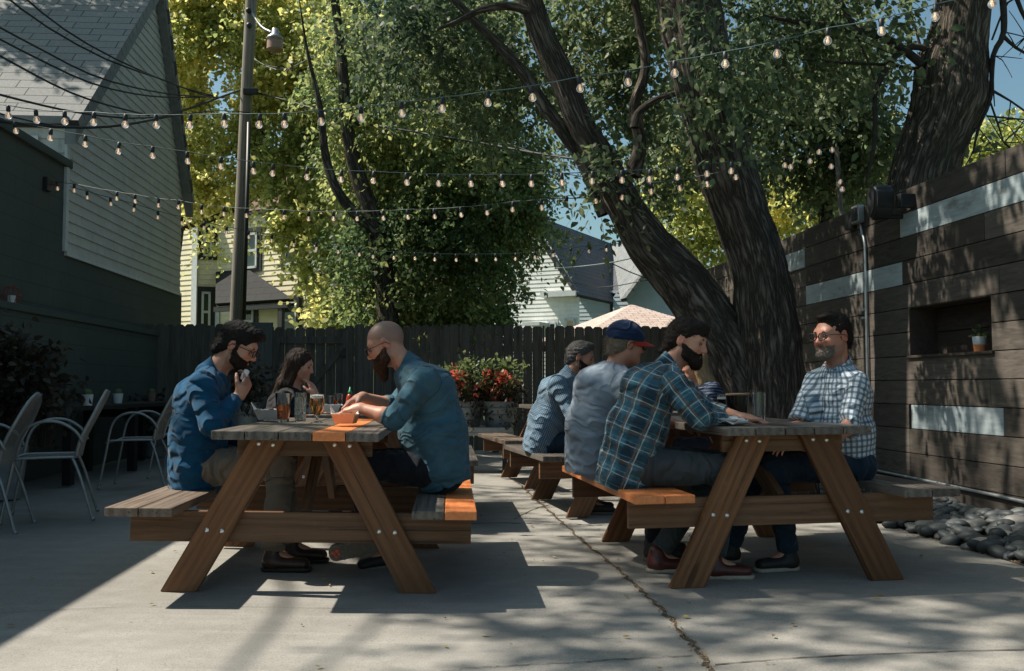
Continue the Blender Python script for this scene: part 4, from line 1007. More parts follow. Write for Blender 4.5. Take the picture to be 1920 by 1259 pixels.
# tree left of the gabled house: throws the leafy shadow on its roof
t8 = thing('street_tree', 'tree standing left of the gabled house whose shade falls on the roof, with unseen limbs and leaves added to shade the patio', 'tree', (-11.5, 13.5, 0))
limbs('trunk', [([Vector((-11.5, 13.5, 0)), Vector((-11.4, 13.4, 4)), Vector((-11, 13.2, 8))], [.25, .2, .1])], M['bark'], t8, n=14, step=.2)
RS = [(-5.75, 12.0, 5.5), (-5.3, 12.3, 5.9), (-6.1, 12.2, 5.9), (-5.0, 12.1, 5.3)]
def sh(X, Y, h, r, n): return ('w', (X-.75*h, Y+.13*h, h), r, n)
limbs('branch', [([Vector((-11, 13.2, 8)), Vector((-9.5, 10, 9.5)), Vector((-8.2, 6, 10.3)), Vector((-7, 4, 10.6))], [.1, .09, .06, .02]), ([Vector((-11, 13.2, 7)), Vector((-8.5, 8.6, 8)), Vector((-7.14, 5.9, 8)), Vector((-6.92, 4.2, 8)), Vector((-6.8, 3.0, 8))], [.1, .06, .025, .016, .01]), ([Vector((-8.5, 8.6, 8)), Vector((-6.9, 5.8, 8.3)), Vector((-7.0, 4.1, 8.4)), Vector((-6.9, 3.0, 8.4))], [.05, .022, .014, .01])], M['bark'], t8, n=10, step=.2)  # thin limbs out of view, added to throw streaks of shade on the patio
o, n = foliage('crown', [sh(2.1, 3.75, 10, (2.1, .75, .5), 150), sh(.7, 4.4, 10, (.6, .6, .4), 20), sh(1.6, 5.2, 10.5, (1.5, 1.3, .5), 190), sh(.3, 8.0, 10.5, (1.1, 2.8, .5), 75), sh(2.6, 7.0, 10.5, (1.0, 2.5, .5), 120), sh(.2, 12.5, 10, (4, 1.2, .6), 200)], M['leaf_dark'], t8, leaf=.13, per=14, L=.6, thr=.47, freq=1.3, seed=2, hang=.1); tot += n  # unseen leaf masses added high over the patio to dapple it with shade
o, n = foliage('crown', [('w', tuple(Vector(p)+SUN*5.0), (.55, .4, .45), 130) for p in RS]+[('w', tuple(Vector((-7.9, 11.0, 4.6))+SUN*5), (.25, .25, .2), 14)], M['leaf_green'], t8, leaf=.12, per=12, L=.5, thr=.40, seed=16); tot += n
print('leaves', tot)
# ================================================================ picnic tables
def board(name, mat, parent, a, b, up, width, thick, bev=.004, chamfer=None):
    """plank from a to b (centre line), local X = grain direction"""
    a = Vector(a); b = Vector(b); x = (b-a); L_ = x.length; x.normalize(); z = Vector(up); z = (z-x*z.dot(x)).normalized(); y = z.cross(x)
    m = MB(); m.box((0, -width/2, -thick/2), (L_, width/2, thick/2), bev)
    o = m.build(name, mat, parent)
    R = Matrix((x, y, z)).transposed().to_4x4(); o.matrix_basis = Matrix.Translation(a) @ R
    return o
def picnic(label, loc, yaw, tilt, d, top_mats, seat_l, seat_r, leg_mat, length=1.74, group='picnic tables on the patio'):
    t = thing('picnic_table', label, 'picnic table', loc, (0, 0, 0), group)
    t.rotation_euler = (0, -tilt, yaw)
    W, Ht, Hb, B, o_, Lf, C, zb, lw_ = d; L = length
    n = 5; bw = (W-.004*4)/5
    for i in range(n):
        u = -W/2+bw/2+i*(bw+.004)
        board('tabletop_board', M[top_mats[i]], t, (u, 0, Ht-.019), (u, L, Ht-.019), (0, 0, 1), bw, .038, .005)
    for s, mats in ((-1, seat_l), (1, seat_r)):
        for j in range(2):
            u = s*(B-.0705-j*.1445)
            board('seat_board', M[mats[j]], t, (u, 0, Hb-.019), (u, L, Hb-.019), (0, 0, 1), .1405, .038, .005)
    lm = M[leg_mat]
    tt = Ht-.038; ins = W*.30
    for v, sg in ((o_, 1), (L-o_-.038, 1)):
        for s in (-1, 1):
            # slanted leg as a parallelogram with level cuts
            a = Vector((s*(Lf-lw_/2), 0, 0)); b = Vector((s*(ins-.06), 0, tt)); hw = lw_/2
            ax = (b-a).normalized(); L2 = (b-a).length
            x = Vector((ax.x, 0, ax.z)); z = Vector((0, -1, 0)); y = z.cross(x)
            R = Matrix((x, y, z)).transposed().to_4x4(); Mx = Matrix.Translation(Vector((a.x, v+.019, 0))) @ R; inv = Mx.inverted()
            pts = [Vector((a.x-hw, v, 0)), Vector((a.x+hw, v, 0)), Vector((b.x+hw, v, tt)), Vector((b.x-hw, v, tt))]
            m = MB(); m.prism(pts, (0, .038, 0), None)
            for q in m.b.verts: q.co = inv @ q.co
            bmesh.ops.recalc_face_normals(m.b, faces=m.b.faces); bmesh.ops.bevel(m.b, geom=m.b.edges[:], offset=.004, segments=2, affect='EDGES')
            lg = m.build('leg', lm, t); lg.matrix_basis = Mx
            for zz, dx in ((tt-.03, -.032), (tt-.034, .035), (zb+.06, -.034), (zb+.056, .036)):
                u = a.x+(b.x-a.x)*zz/tt+dx
                m = MB(); m.sph((u, v-.001 if v == o_ else v+.039, zz), .0115, 10, 6, (1, .55, 1))
                for q in m.b.verts: q.co = inv @ q.co
                m.build('bolt', M['bolt'], lg, smooth=True)
        vb = v+.039 if v == o_ else v-.039
        board('crossbeam', M['wood_mid'], t, (-C, vb+.019, zb+.07), (C, vb+.019, zb+.07), (0, -1, 0), .14, .038)
        board('top_cleat', M['wood_mid'], t, (-W/2+.05, vb+.021, tt-.045), (W/2-.05, vb+.021, tt-.045), (0, -1, 0), .086, .038)
        for s in (-1, 1):
            board('seat_cleat', M['wood_mid'], t, (s*(B-.27), vb+.06, Hb-.0555), (s*(B-.02), vb+.06, Hb-.0555), (0, 0, 1), .08, .03, .002) if False else None
    for s in (1, -1):
        v0 = L/2+s*.05; v1 = (o_+.1) if s < 0 else (L-o_-.1)
        board('brace', M['wood_mid'], t, (0, v0, tt-.03), (0, v1, zb+.11), (1, 0, 0), .09, .038)
    board('top_cleat', M['wood_mid'], t, (-W/2+.04, L/2, tt-.021), (W/2-.04, L/2, tt-.021), (0, 0, 1), .086, .04)
    return t
D = ['wood_dark']*5
DL = (.723, .748, .412, .80, .26, .628, .783, .222, .163)
DR = (.713, .758, .455, .798, .158, .590, .775, .279, .172)
T1 = picnic('brown picnic table with one orange board in its top, left foreground', (-.9603, 4.2319, 0), .0627, -.0197, DL,
            ['wood_dark', 'wood_dark', 'wood_dark', 'orange', 'wood_dark'], ['wood_seat', 'wood_seat'], ['orange', 'wood_dark'], 'wood_brown', 1.8)
T2 = picnic('brown picnic table with a fully orange bench on its left side, right foreground', (1.3506, 4.5279, 0), .1392, .0084, DR,
            D, ['orange', 'orange'], ['wood_dark', 'wood_dark'], 'wood_brown', 1.74)
T3 = picnic('dark picnic table in the middle row carrying the man in the gingham shirt', (1.0, 6.98, 0), .2, .0, DR, D, ['wood_dark']*2, ['wood_dark']*2, 'wood_mid', 1.5)
T4 = picnic('farthest small picnic table in front of the planter bench', (.72, 8.95, 0), .2, 0, DR, D, ['wood_seat']*2, ['wood_seat']*2, 'wood_mid', 1.5)
T5 = picnic('picnic table behind the left foreground one where the long-haired woman sits', (-1.02, 6.42, 0), .07, 0, DR, D, ['wood_dark']*2, ['wood_dark']*2, 'wood_mid', 1.7)
def tp(T, px, py_unused, v, z): # point on table T's top at local v whose view px matches
    pass
def ontop(px, Y, z): # point at pixel column px, depth Y, height z
    a = (px-960)/F
    d = Y*CP+(z-CAMH)*SP
    return Vector((a*d, Y, z))
ZT1, ZT2 = .752, .758
# ================================================================ glasses, food
def tumbler(name, label, cat, loc, r0, r1, h, liq=None, fill=.6, foam=None, glass='glass', wall=.003, group=None):
    t = thing(name, label, cat, loc, group=group); base = .012
    def rr(z): return r0+(r1-r0)*z/h
    m = MB(); m.lathe([(0, 0), (r0*.97, 0), (r0, .004), (r1, h), (r1-wall*.5, h+.001), (r1-wall, h), (rr(base+.002)-wall, base+.002), (0, base)], 32)
    m.build('glass', M[glass], t, smooth=True, angle=.9)
    if liq:
        z1 = h*fill; e_ = .0004 if liq == 'stout' else -wall-.0006; m = MB(); m.lathe([(0, base+.0012), (rr(base)+e_, base+.0022), (rr(z1)+e_, z1), (0, z1)], 32); m.build('drink', M[liq], t, smooth=True, angle=.9)
        if foam: m = MB(); m.lathe([(0, z1+.0005), (rr(z1)+e_, z1+.0005), (rr(z1+foam[1])+e_, z1+foam[1]), (0, z1+foam[1]+.002)], 32); m.build('foam', M[foam[0]], t, smooth=True, angle=.9)
    return t
tumbler('pint_glass', 'pint glass half full of amber beer, leftmost of the three drinks on the left table', 'glass', ontop(531, 4.95, ZT1+.012), .029, .042, .148, 'amber', .58)
w_ = tumbler('water_glass', 'tall glass of iced water between the two beers', 'glass', ontop(563, 5.12, ZT1+.010), .029, .033, .15, 'water', .86)
mb = MB(); r9 = random.Random(2)
for k in range(7):
    c = Vector((r9.uniform(-.012, .012), r9.uniform(-.012, .012), .03+.015*k)); mb.box(c-Vector((.009,)*3), c+Vector((.009,)*3), .002, None)
mb.build('ice', M['frost'], w_)
def goblet(loc):
    t = thing('goblet', 'stemmed goblet of amber beer with pale foam, rightmost drink on the left table', 'glass', loc)
    prof = [(0, 0), (.031, .001), (.030, .004), (.008, .010), (.007, .026), (.012, .033), (.028, .055), (.037, .085), (.0385, .105), (.035, .145), (.0338, .145), (.0372, .105), (.0357, .085), (.0267, .056), (.010, .036), (0, .034)]
    m = MB(); m.lathe(prof, 32); m.build('glass', M['glass'], t, smooth=True, angle=1.2)
    m = MB(); m.lathe([(0, .0352), (.0096, .0372), (.026, .0565), (.0350, .0852), (.0364, .105), (.0352, .124), (0, .124)], 32); m.build('drink', M['amber_light'], t, smooth=True, angle=1.2)
    m = MB(); m.lathe([(0, .1245), (.0350, .1245), (.0338, .140), (0, .142)], 32); m.build('foam', M['foam'], t, smooth=True, angle=1.2)
goblet(ontop(594, 4.93, ZT1+.010))
def crumple(name, mat, w_, d_, h_, parent, seed, loc=(0, 0, 0), rot=0, n=16, cup=0, sharp=1.0):
    g = np.linspace(-1, 1, n); X, Y = np.meshgrid(g, g); p = np.stack([X*1.6, Y*1.6, 0*X+seed], -1)
    Z = np.abs(fbm(p, seed, 3)-.5)*2*h_*sharp+cup*(np.maximum(abs(X), abs(Y))**2)*h_
    jx = (vnoise(p*2+5, seed)-.5)*.12; V = np.stack([(X+jx)*w_/2, (Y+jx)*d_/2, Z+.002], -1).reshape(-1, 3)
    i = np.arange(n*n).reshape(n, n); Q = np.stack([i[:-1, :-1], i[:-1, 1:], i[1:, 1:], i[1:, :-1]], -1).reshape(-1, 4)
    o = npmesh(name, V, Q, mat, parent, smooth=False); o.location = loc; o.rotation_euler = (0, 0, rot)
    md = o.modifiers.new('s', 'SOLIDIFY'); md.thickness = .0012
    return o
def basket(label, loc, w_, d_, h_, seed, rot=0, flap=1, tm='paper_bowl', group='paper food trays on the tables'):
    t = thing('food_tray', label, 'food tray', loc, (0, 0, rot), group)
    m = MB(); b = .72; pts0 = [(-w_/2*b, -d_/2*b), (w_/2*b, -d_/2*b), (w_/2*b, d_/2*b), (-w_/2*b, d_/2*b)]; k = 10
    ring0, ring1 = [], []
    for i in range(4):
        a, c = Vector(pts0[i]), Vector(pts0[(i+1) % 4])
        for j in range(k):
            q = a.lerp(c, j/k); ring0.append((q.x, q.y, 0)); f = 1/b; zz = h_*(1+.05*math.sin(i*9+j*2.2)); ring1.append((q.x*f, q.y*f, zz))
    V = ring0+ring1; n = len(ring0); Fc = [tuple(range(n))[::-1]]+[(i, (i+1) % n, n+(i+1) % n, n+i) for i in range(n)]
    o = raw('tray', V, Fc, M[tm], t); md = o.modifiers.new('s', 'SOLIDIFY'); md.thickness = .0015
    r = random.Random(seed); m = MB()
    for q in range(26): m.sph((r.uniform(-.24, .24)*w_, r.uniform(-.24, .24)*d_, h_*.5+r.uniform(0, .015)), r.uniform(.010, .016), 8, 6, (1, r.uniform(.6, 1), r.uniform(.4, .8)))
    m.build('food', M['food'], t, smooth=True)
    lin = crumple('paper_liner', M['paper'], w_*1.05, d_*1.05, h_*.55, t, seed, (0, 0, h_*.45), .2, cup=.8)
    if flap: # folded corner standing up
        V = [(-w_*.50, -d_*.3, h_*.9), (-w_*.46, d_*.3, h_*.9), (-w_*.66, d_*.05, h_*1.75), (-w_*.60, -d_*.12, h_*1.5), (-w_*.3, 0, h_*1.1)]
        o = raw('flap', V, [(0, 1, 2, 3), (0, 4, 1)], M['paper'], t); md = o.modifiers.new('s', 'SOLIDIFY'); md.thickness = .0012
    return t
basket('white paper tray of food beside the man in the blue shirt', ontop(508, 5.35, ZT1+.012), .165, .15, .055, 3, .1)
basket('paper food tray coloured with orange bounce light under the hands of the bald man', ontop(648, 4.90, ZT1+.008), .125, .11, .052, 4, -.1, tm='tray_orange_bounce')
basket('white paper tray on the table of the long-haired woman', ontop(617, 6.75, .77), .15, .13, .05, 5, .3, 0)
tumbler('small_glass', 'small clear glass left of the red-tinted one on the far left table', 'glass', ontop(619, 6.9, .758), .026, .031, .12, 'water', .5)
tumbler('small_beer', 'small glass with reddish drink on the far left table', 'glass', ontop(634, 6.95, .758), .028, .034, .135, 'amber', .7)
def bottle(loc):
    t = thing('sauce_bottle', 'red sauce squeeze bottle with green pointed cap', 'bottle', loc)
    m = MB(); m.lathe([(0, 0), (.028, 0), (.030, .01), (.030, .09), (.024, .12), (.014, .135), (0, .135)], 20); m.build('body', M['red_sauce'], t, smooth=True)
    m = MB(); m.lathe([(0, .135), (.016, .135), (.016, .150), (.010, .156), (.003, .185), (0, .186)], 16); m.build('cap', M['green_cap'], t, smooth=True)
bottle(ontop(656, 7.2, .758))
# right table things
tumbler('stout_glass', 'large glass of black stout with tan foam on the right table', 'glass', ontop(1383, 5.2, ZT2+.002), .052, .062, .15, 'stout', .93, ('foam_tan', .008))
tumbler('clear_tumbler', 'empty clear tumbler right of the black stout', 'glass', ontop(1424, 5.15, ZT2+.003), .031, .035, .155, 'water', .2)
tumbler('dark_beer', 'glass of dark beer with white foam half hidden behind the stout', 'glass', ontop(1357, 5.6, ZT2), .03, .036, .14, 'stout', .82, ('foam', .012))
def napkin(label, loc, w_, d_, h_, seed, rot): 
    t = thing('napkin', label, 'napkin', loc, (0, 0, rot), 'crumpled napkins on the right table')
    for k in range(2): crumple('sheet', M['paper'], w_*(1-.1*k), d_*(1-.1*k), h_, t, seed+k, (0, 0, .004+k*h_*.35), k*.5, n=9, sharp=1.3)
napkin('flat crumpled white napkin near the front edge of the right table', ontop(1357, 4.74, ZT2), .23, .15, .034, 20, -.05)
napkin('peaked folded white napkin under the plaid man\'s arm', ontop(1302, 4.95, ZT2), .14, .12, .07, 24, .2)
# ================================================================ right wall fittings
def onwall(px, py, off=0): return PW(px, py, RP)+RN*off
def fittings():
    c = thing('conduit', 'thin galvanised steel conduit running down the board wall and along its foot', 'conduit', onwall(1618, 640))
    top = onwall(1617, 418, .02); pts = [top, onwall(1621, 440, .02)]+[onwall(1626+8*t, 460+390*t, .02) for t in (0, .25, .5, .75, 1)]
    pts += [onwall(1634, 868, .02), onwall(1641, 879, .02), onwall(1655, 884, .02), onwall(1800, 914, .02), onwall(1990, 955, .02)]
    m = MB(); m.tube(spline(pts, [1]*len(pts), .05)[0], .0115, 10); atw(m, 'pipe', M['metal'], c, smooth=True)
    m = MB()
    for py in (497, 582, 597, 788):
        p = onwall(1618+14*(py-415)/455, py, .022); m.box(p-Vector((.018, .018, .010)), p+Vector((.018, .018, .010)), .003)
    p = onwall(1765, 907, .022); m.box(p-Vector((.012, .012, .012)), p+Vector((.012, .012, .012)), .003)
    atw(m, 'strap', M['metal'], c)
    j = thing('junction_box', 'grey electrical junction box on top of the conduit', 'junction box', onwall(1610, 405)); p0 = onwall(1622, 417); p1 = onwall(1598, 392)
    m = MB(); obox(m, R0, RU, RN, p0.y*kr, p0.y*kr+.13, p0.z, p0.z+.15, .004, .06, .008); atw(m, 'box', M['metal_dark'], j)
    m = MB(); obox(m, R0, RU, RN, p0.y*kr+.14, p0.y*kr+.27, p0.z-.03, p0.z+.13, .004, .05, .01); obox(m, R0, RU, RN, p0.y*kr+.02, p0.y*kr+.11, p0.z+.02, p0.z+.13, .06, .072, .006); atw(m, 'cover', M['black'], j)
    s = thing('speaker', 'black wedge loudspeaker mounted at the top of the board wall', 'speaker', onwall(1665, 385, .1)); q = PW(1668, 382, (RP[0]-.13, RP[1]))
    prof = [(a*.82, b*.82) for a, b in [(-.085, .155), (.05, .175), (.115, .12), (.10, -.06), (.02, -.165), (-.05, -.15), (-.10, -.02)]]
    m = MB(); pts = [q+RU*(-a*1.0)+Vector((0, 0, b)) for a, b in prof]; m.prism(pts, RN*.16); bmesh.ops.recalc_face_normals(m.b, faces=m.b.faces); bmesh.ops.bevel(m.b, geom=m.b.edges[:], offset=.022, segments=3, affect='EDGES'); atw(m, 'cabinet', M['black'], s, smooth=True, angle=.6)
    m = MB(); obox(m, R0, RU, RN, (q.y-.14)*kr, (q.y-.06)*kr, q.z-.05, q.z+.05, .0, .12, .006); m.tube([q-RN*.1+Vector((0, 0, -.1)), q+RN*.03+Vector((0, 0, -.1))], .02); atw(m, 'bracket', M['black'], s)
    # string-light post behind the wall
    pp = thing('light_post', 'slim weathered timber post rising behind the board wall for the string lights', 'post', P(1590, 400, 9.4))
    m = MB(); a = P(1586, 520, 9.4); b = P(1568, 276, 9.4); m.tube([a, b], [.028, .024], 4); atw(m, 'post', M['pole'], pp)
    # niche pot
    n = onwall(1811, 654, -.10); n.z = NICHE_Z
    t = thing('niche_pot', 'orange and white pot with a small succulent in the wall niche', 'potted plant', n)
    m = MB(); m.lathe([(0, 0), (.033, 0), (.040, .052), (0, .052)], 24); m.build('pot', M['terracotta'], t, smooth=True, angle=.8)
    m = MB(); m.lathe([(.0405, .0525), (.047, .108), (.043, .108), (.039, .092), (0, .092), ], 24); m.build('rim', M['pot_white'], t, smooth=True, angle=.8)
    plantlet(t, .095, .085, 26, 5, 'leaf_pot', .045)
def plantlet(parent, z, h, n, seed, mat, ln=.05, spread=.7, name='plant', width=.3):
    r = random.Random(seed); V = []; Q = []; tn = []
    for k in range(n):
        a = r.uniform(0, 2*PI); el = r.uniform(.1, 1.35); d = Vector((math.cos(a)*math.cos(el)*spread, math.sin(a)*math.cos(el)*spread, math.sin(el))); base = Vector((0, 0, z))+d*h*r.uniform(.05, .8)
        l = ln*r.uniform(.6, 1.2); sd = d.cross(Vector((r.uniform(-1, 1), r.uniform(-1, 1), .3))).normalized()*l*width; b = len(V)
        d2 = (d+Vector((0, 0, -.25))).normalized(); V += [base, base+d2*l*.5+sd, base+d2*l, base+d2*l*.5-sd]; Q.append((b, b+1, b+2, b+3)); tn += [r.random()]*4
    o = raw(name, V, Q, M[mat], parent); at = o.data.attributes.new('tone', 'FLOAT', 'POINT'); at.data.foreach_set('value', tn); return o
fittings()
# ================================================================ river stones
def stones():
    r = random.Random(8); V = []; Q = []; T_ = []; cnt = 0
    u_, v_ = 10, 7; sp = []
    for j in range(v_+1):
        for i in range(u_): th = PI*j/v_; ph = 2*PI*i/u_; sp.append((math.sin(th)*math.cos(ph), math.sin(th)*math.sin(ph), math.cos(th)))
    sp = np.array(sp); fq = [(j*u_+i, j*u_+(i+1) % u_, (j+1)*u_+(i+1) % u_, (j+1)*u_+i) for j in range(v_) for i in range(u_)]; fq = np.array(fq)
    for k in range(950):
        y = r.uniform(4.3, 9.6) if k < 760 else r.uniform(4.5, 7.2); xe = 2.71+(4.95-y)*.15; xw = RP[0]+RP[1]*y; xe = min(xe, xw-.25)
        t = r.random()**.8; x = xe+.02+(xw-xe-.03)*t; a = r.uniform(.035, .085); b = a*r.uniform(.55, .85); c = a*r.uniform(.35, .55)
        z = .02+.10*t+r.uniform(0, .035)
        e = Euler((r.uniform(-.35, .35), r.uniform(-.35, .35), r.uniform(0, PI))).to_matrix()
        p = sp*np.array([a, b, c])*(1+.10*(vnoise(sp*1.3+k, k % 50)-.5))[:, None]; p = p @ np.array(e).T+np.array([x, y, z])
        Q.append(fq+len(V)*len(sp)); V.append(p); T_ += [r.random()]*len(sp)
    o = npmesh('river_stones', np.concatenate(V), np.concatenate(Q), M['stone']); at = o.data.attributes.new('tone', 'FLOAT', 'POINT'); at.data.foreach_set('value', T_)
    tag(o, 'smooth grey river stones heaped along the foot of the board wall', 'stones', kind='stuff')
    Vb = [(2.70, 4.3, .003), (RP[0]+RP[1]*4.3, 4.3, .08), (RP[0]+RP[1]*9.8, 9.8, .08), (2.25, 9.8, .003)]
    tag(raw('stone_bed', Vb, [(0, 1, 2, 3)], M['soil']), kind='structure')
stones()
# ================================================================ patio chairs
def chair(label, loc, rz):
    t = thing('patio_chair', label, 'chair', loc, (0, 0, rz), 'metal mesh patio chairs on the left')
    r = .0105; mt = M['metal_dark']
    # faces local +X. seat z .43
    def sm(p, st=.03): return spline(p, [1]*len(p), st)[0]
    for s in (-1, 1):   # front leg + arm loop in one tube, rear leg
        y = s*.27
        m = MB(); m.tube(sm([(.27, y*1.04, 0), (.22, y, .30), (.17, y, .56), (.08, y, .655), (-.06, y, .665), (-.17, y*.97, .60), (-.215, y*.93, .52)]), r, 8); m.sph((.27, y*1.04, .008), .016, 8, 6); m.build('leg', mt, t, smooth=True)
        m = MB(); m.tube(sm([(-.15, s*.22, .42), (-.20, s*.235, .30), (-.29, s*.26, 0)]), r, 8); m.sph((-.29, s*.26, .008), .016, 8, 6); m.build('leg', mt, t, smooth=True)
    m = MB(); pts = [Vector((-.17, -.215, .42)), Vector((-.20, -.23, .55)), Vector((-.27, -.235, .70)), Vector((-.325, -.17, .82)), Vector((-.345, 0, .875)), Vector((-.325, .17, .82)), Vector((-.27, .235, .70)), Vector((-.20, .23, .55)), Vector((-.17, .215, .42))]
    bk = sm(pts); m.tube(bk, r, 8); m.build('back_frame', mt, t, smooth=True)
    # dished perforated back as mesh sheet
    n = len(bk); V = []; Q = []
    rows = 14
    for i in range(rows+1):
        f = i/rows; a = bk[int(f*(n//2))]; b = bk[n-1-int(f*(n//2))]
        for j in range(9):
            g = j/8; q = a.lerp(b, g); q = q+Vector((-.03*math.sin(PI*g), 0, 0)); V.append(q)
    for i in range(rows):
        for j in range(8): b_ = i*9+j; Q.append((b_, b_+1, b_+10, b_+9))
    o = raw('backrest', V, Q, M['mesh'], t, True)
    V = []; Q = []
    for i in range(9):
        for j in range(9): x = -.17+.40*i/8; y = (-.22-.03*(i/8))*(1-2*j/8); V.append((x, y, .425-.02*math.sin(PI*j/8)*math.sin(PI*i/8)+(.0 if i < 7 else -.012*(i-6))))
    for i in range(8):
        for j in range(8): b_ = i*9+j; Q.append((b_, b_+1, b_+10, b_+9))
    o = raw('seat', V, Q, M['mesh'], t, True)
    m = MB(); ring = [(-.17, -.22, .425), (.03, -.235, .425), (.20, -.25, .42), (.235, -.20, .40), (.24, 0, .40), (.235, .20, .40), (.20, .25, .42), (.03, .235, .425), (-.17, .22, .425)]; m.tube(sm(ring), .009, 8); m.build('seat_frame', mt, t, smooth=True)
    return t
def meshmat():
    s = N('expanded_metal_mesh'); co = s.coord('Object', (1, 1, 1)); sp = s.sep(co)
    a = s.math('SINE', s.math('MULTIPLY', s.math('ADD', sp[1], sp[2]), 420)); b = s.math('SINE', s.math('MULTIPLY', s.math('SUBTRACT', sp[1], s.math('ADD', sp[2], sp[0])), 420))
    h = s.math('MAXIMUM', a, b); al = s.g(h, -.35, .1)
    s.out((.20, .205, .20), .5, **{'Metallic': .5}); s.l(s.math('MULTIPLY_ADD', al, .72, .25), s.p.inputs['Alpha']); return s.m
M['mesh'] = meshmat()
c1 = chair('metal mesh armchair cut by the left edge of the picture', (-3.45, 6.28, gz(-3, 6)), PI+.25)
def gp_(px, py): p = PG(px, py, .043); return p
c2 = chair('metal mesh armchair second from the left edge, in front of the plants', (-3.20, 6.75, .043), PI+.35)
c3 = chair('metal mesh armchair close behind the seated man in blue', (-3.42, 8.9, .043), PI+.15)
c4 = chair('metal mesh armchair farthest back, mostly hidden behind the nearer ones', (-3.35, 9.9, .043), PI+.1)
# counter table along the left wall with little pots
M['pot_dull'] = plain('dull_clay', (.20, .13, .11), .8, .1, 40)
def counter():
    t = thing('long_table', 'dark long narrow table standing against the block wall', 'table', (-4.35, 10, .04))
    m = MB(); m.box((-4.75, 8.7, .72), (-4.02, 12.2, .765), .005); atw(m, 'tabletop', M['wood_xd'], t)
    for y in (8.9, 10.4, 11.9):
        m = MB(); m.box((-4.12, y, .04), (-4.04, y+.09, .72), .004); atw(m, 'leg', M['wood_xd'], t); m = MB(); m.box((-4.6, y, .04), (-4.52, y+.09, .72), .004); atw(m, 'leg', M['wood_xd'], t); m = MB(); m.box((-4.52, y+.01, .62), (-4.12, y+.08, .70)); atw(m, 'rail', M['wood_xd'], t)
    for k, (px, Y, s) in enumerate(((164, 9.2, 1), (221, 10.4, 1), (284, 11.8, .8))):
        p = ontop(px, Y, .766); lab = ['small white pot with a cactus, nearest on the long table', 'small white pot with a cactus, middle of the long table', 'dull pinkish small pot, farthest on the long table'][k]
        q = thing('cactus_pot', lab, 'potted plant', p, group='little cactus pots on the long table')
        m = MB(); m.lathe([(0, 0), (.040, 0), (.052, .105), (.047, .105), (.044, .09), (0, .09)], 20); m.build('pot', M['pot_white'] if k < 2 else M['pot_dull'], q, smooth=True, angle=.8)
        m = MB(); m.sph((0, 0, .115), .04, 14, 10, (1, 1, 1.05))
        for v in m.b.verts:
            a = math.atan2(v.co.y, v.co.x); f = 1+.10*math.cos(a*9); v.co.x *= f; v.co.y *= f
        m.build('cactus', M['cactus'], q, smooth=True)
M['wood_xd'] = wood('dark_table_wood', (.010, .010, .010), (.03, .027, .024), .6); M['cactus'] = plain('cactus_green', (.10, .13, .05), .8, .4, 60)
counter()
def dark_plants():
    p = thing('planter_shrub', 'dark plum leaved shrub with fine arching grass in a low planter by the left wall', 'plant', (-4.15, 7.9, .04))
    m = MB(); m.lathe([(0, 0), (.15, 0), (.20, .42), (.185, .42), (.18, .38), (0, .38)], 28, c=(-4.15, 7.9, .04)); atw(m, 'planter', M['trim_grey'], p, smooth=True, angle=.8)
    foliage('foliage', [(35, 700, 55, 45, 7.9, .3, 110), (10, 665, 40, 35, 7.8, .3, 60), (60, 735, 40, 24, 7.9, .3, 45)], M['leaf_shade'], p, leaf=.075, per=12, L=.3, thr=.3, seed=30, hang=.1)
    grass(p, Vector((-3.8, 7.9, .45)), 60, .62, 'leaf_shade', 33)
def grass(parent, base, n, h, mat, seed, spread=.5, wd=.004):
    r = random.Random(seed); V = []; Q = []; tn = []
    for k in range(n):
        a = r.uniform(0, 2*PI); sp_ = r.uniform(.1, spread); hh = h*r.uniform(.6, 1.1); b0 = base+Vector((math.cos(a)*.04, math.sin(a)*.04, 0)); sd = Vector((-math.sin(a), math.cos(a), 0)); t_ = r.random(); prev = None
        for j in range(7):
            f = j/6; q = b0+Vector((math.cos(a)*sp_*f**1.4, math.sin(a)*sp_*f**1.4, hh*(1.35*f-.75*f**3*(.6+sp_)))); ww = wd*(1-.85*f); i = len(V); V += [q+sd*ww, q-sd*ww]; tn += [t_, t_]
            if j: Q.append((i-2, i-1, i+1, i))
    o = raw('grass_blades', V, Q, M[mat], parent); o.matrix_parent_inverse = parent.matrix_basis.inverted(); at = o.data.attributes.new('tone', 'FLOAT', 'POINT'); at.data.foreach_set('value', tn)
dark_plants()
def cage_lamp():
    Y = 9.3; p = PW(21, 576, (LP[0]+.12, LP[1])); t = thing('cage_lantern', 'rusty red wire cage lantern with a white candle glass on the wall ledge', 'lantern', (p.x, p.y, 1.73))
    m = MB()
    for k in range(10):
        a = 2*PI*k/10; m.tube([(math.cos(a)*r, math.sin(a)*r, z) for r, z in ((.055, 0), (.085, .05), (.085, .10), (.055, .15), (.02, .165))], .003, 5)
    for r, z in ((.055, 0.003), (.087, .075), (.055, .15)): m.tube([(math.cos(a)*r, math.sin(a)*r, z) for a in [2*PI*k/20 for k in range(21)]], .003, 5)
    m.build('cage', M['rust'], t); m = MB(); m.lathe([(0, 0), (.035, 0), (.037, .075), (.033, .075), (.031, .01), (0, .01)], 18); m.build('candle_glass', M['pot_white'], t, smooth=True, angle=.8)
cage_lamp()
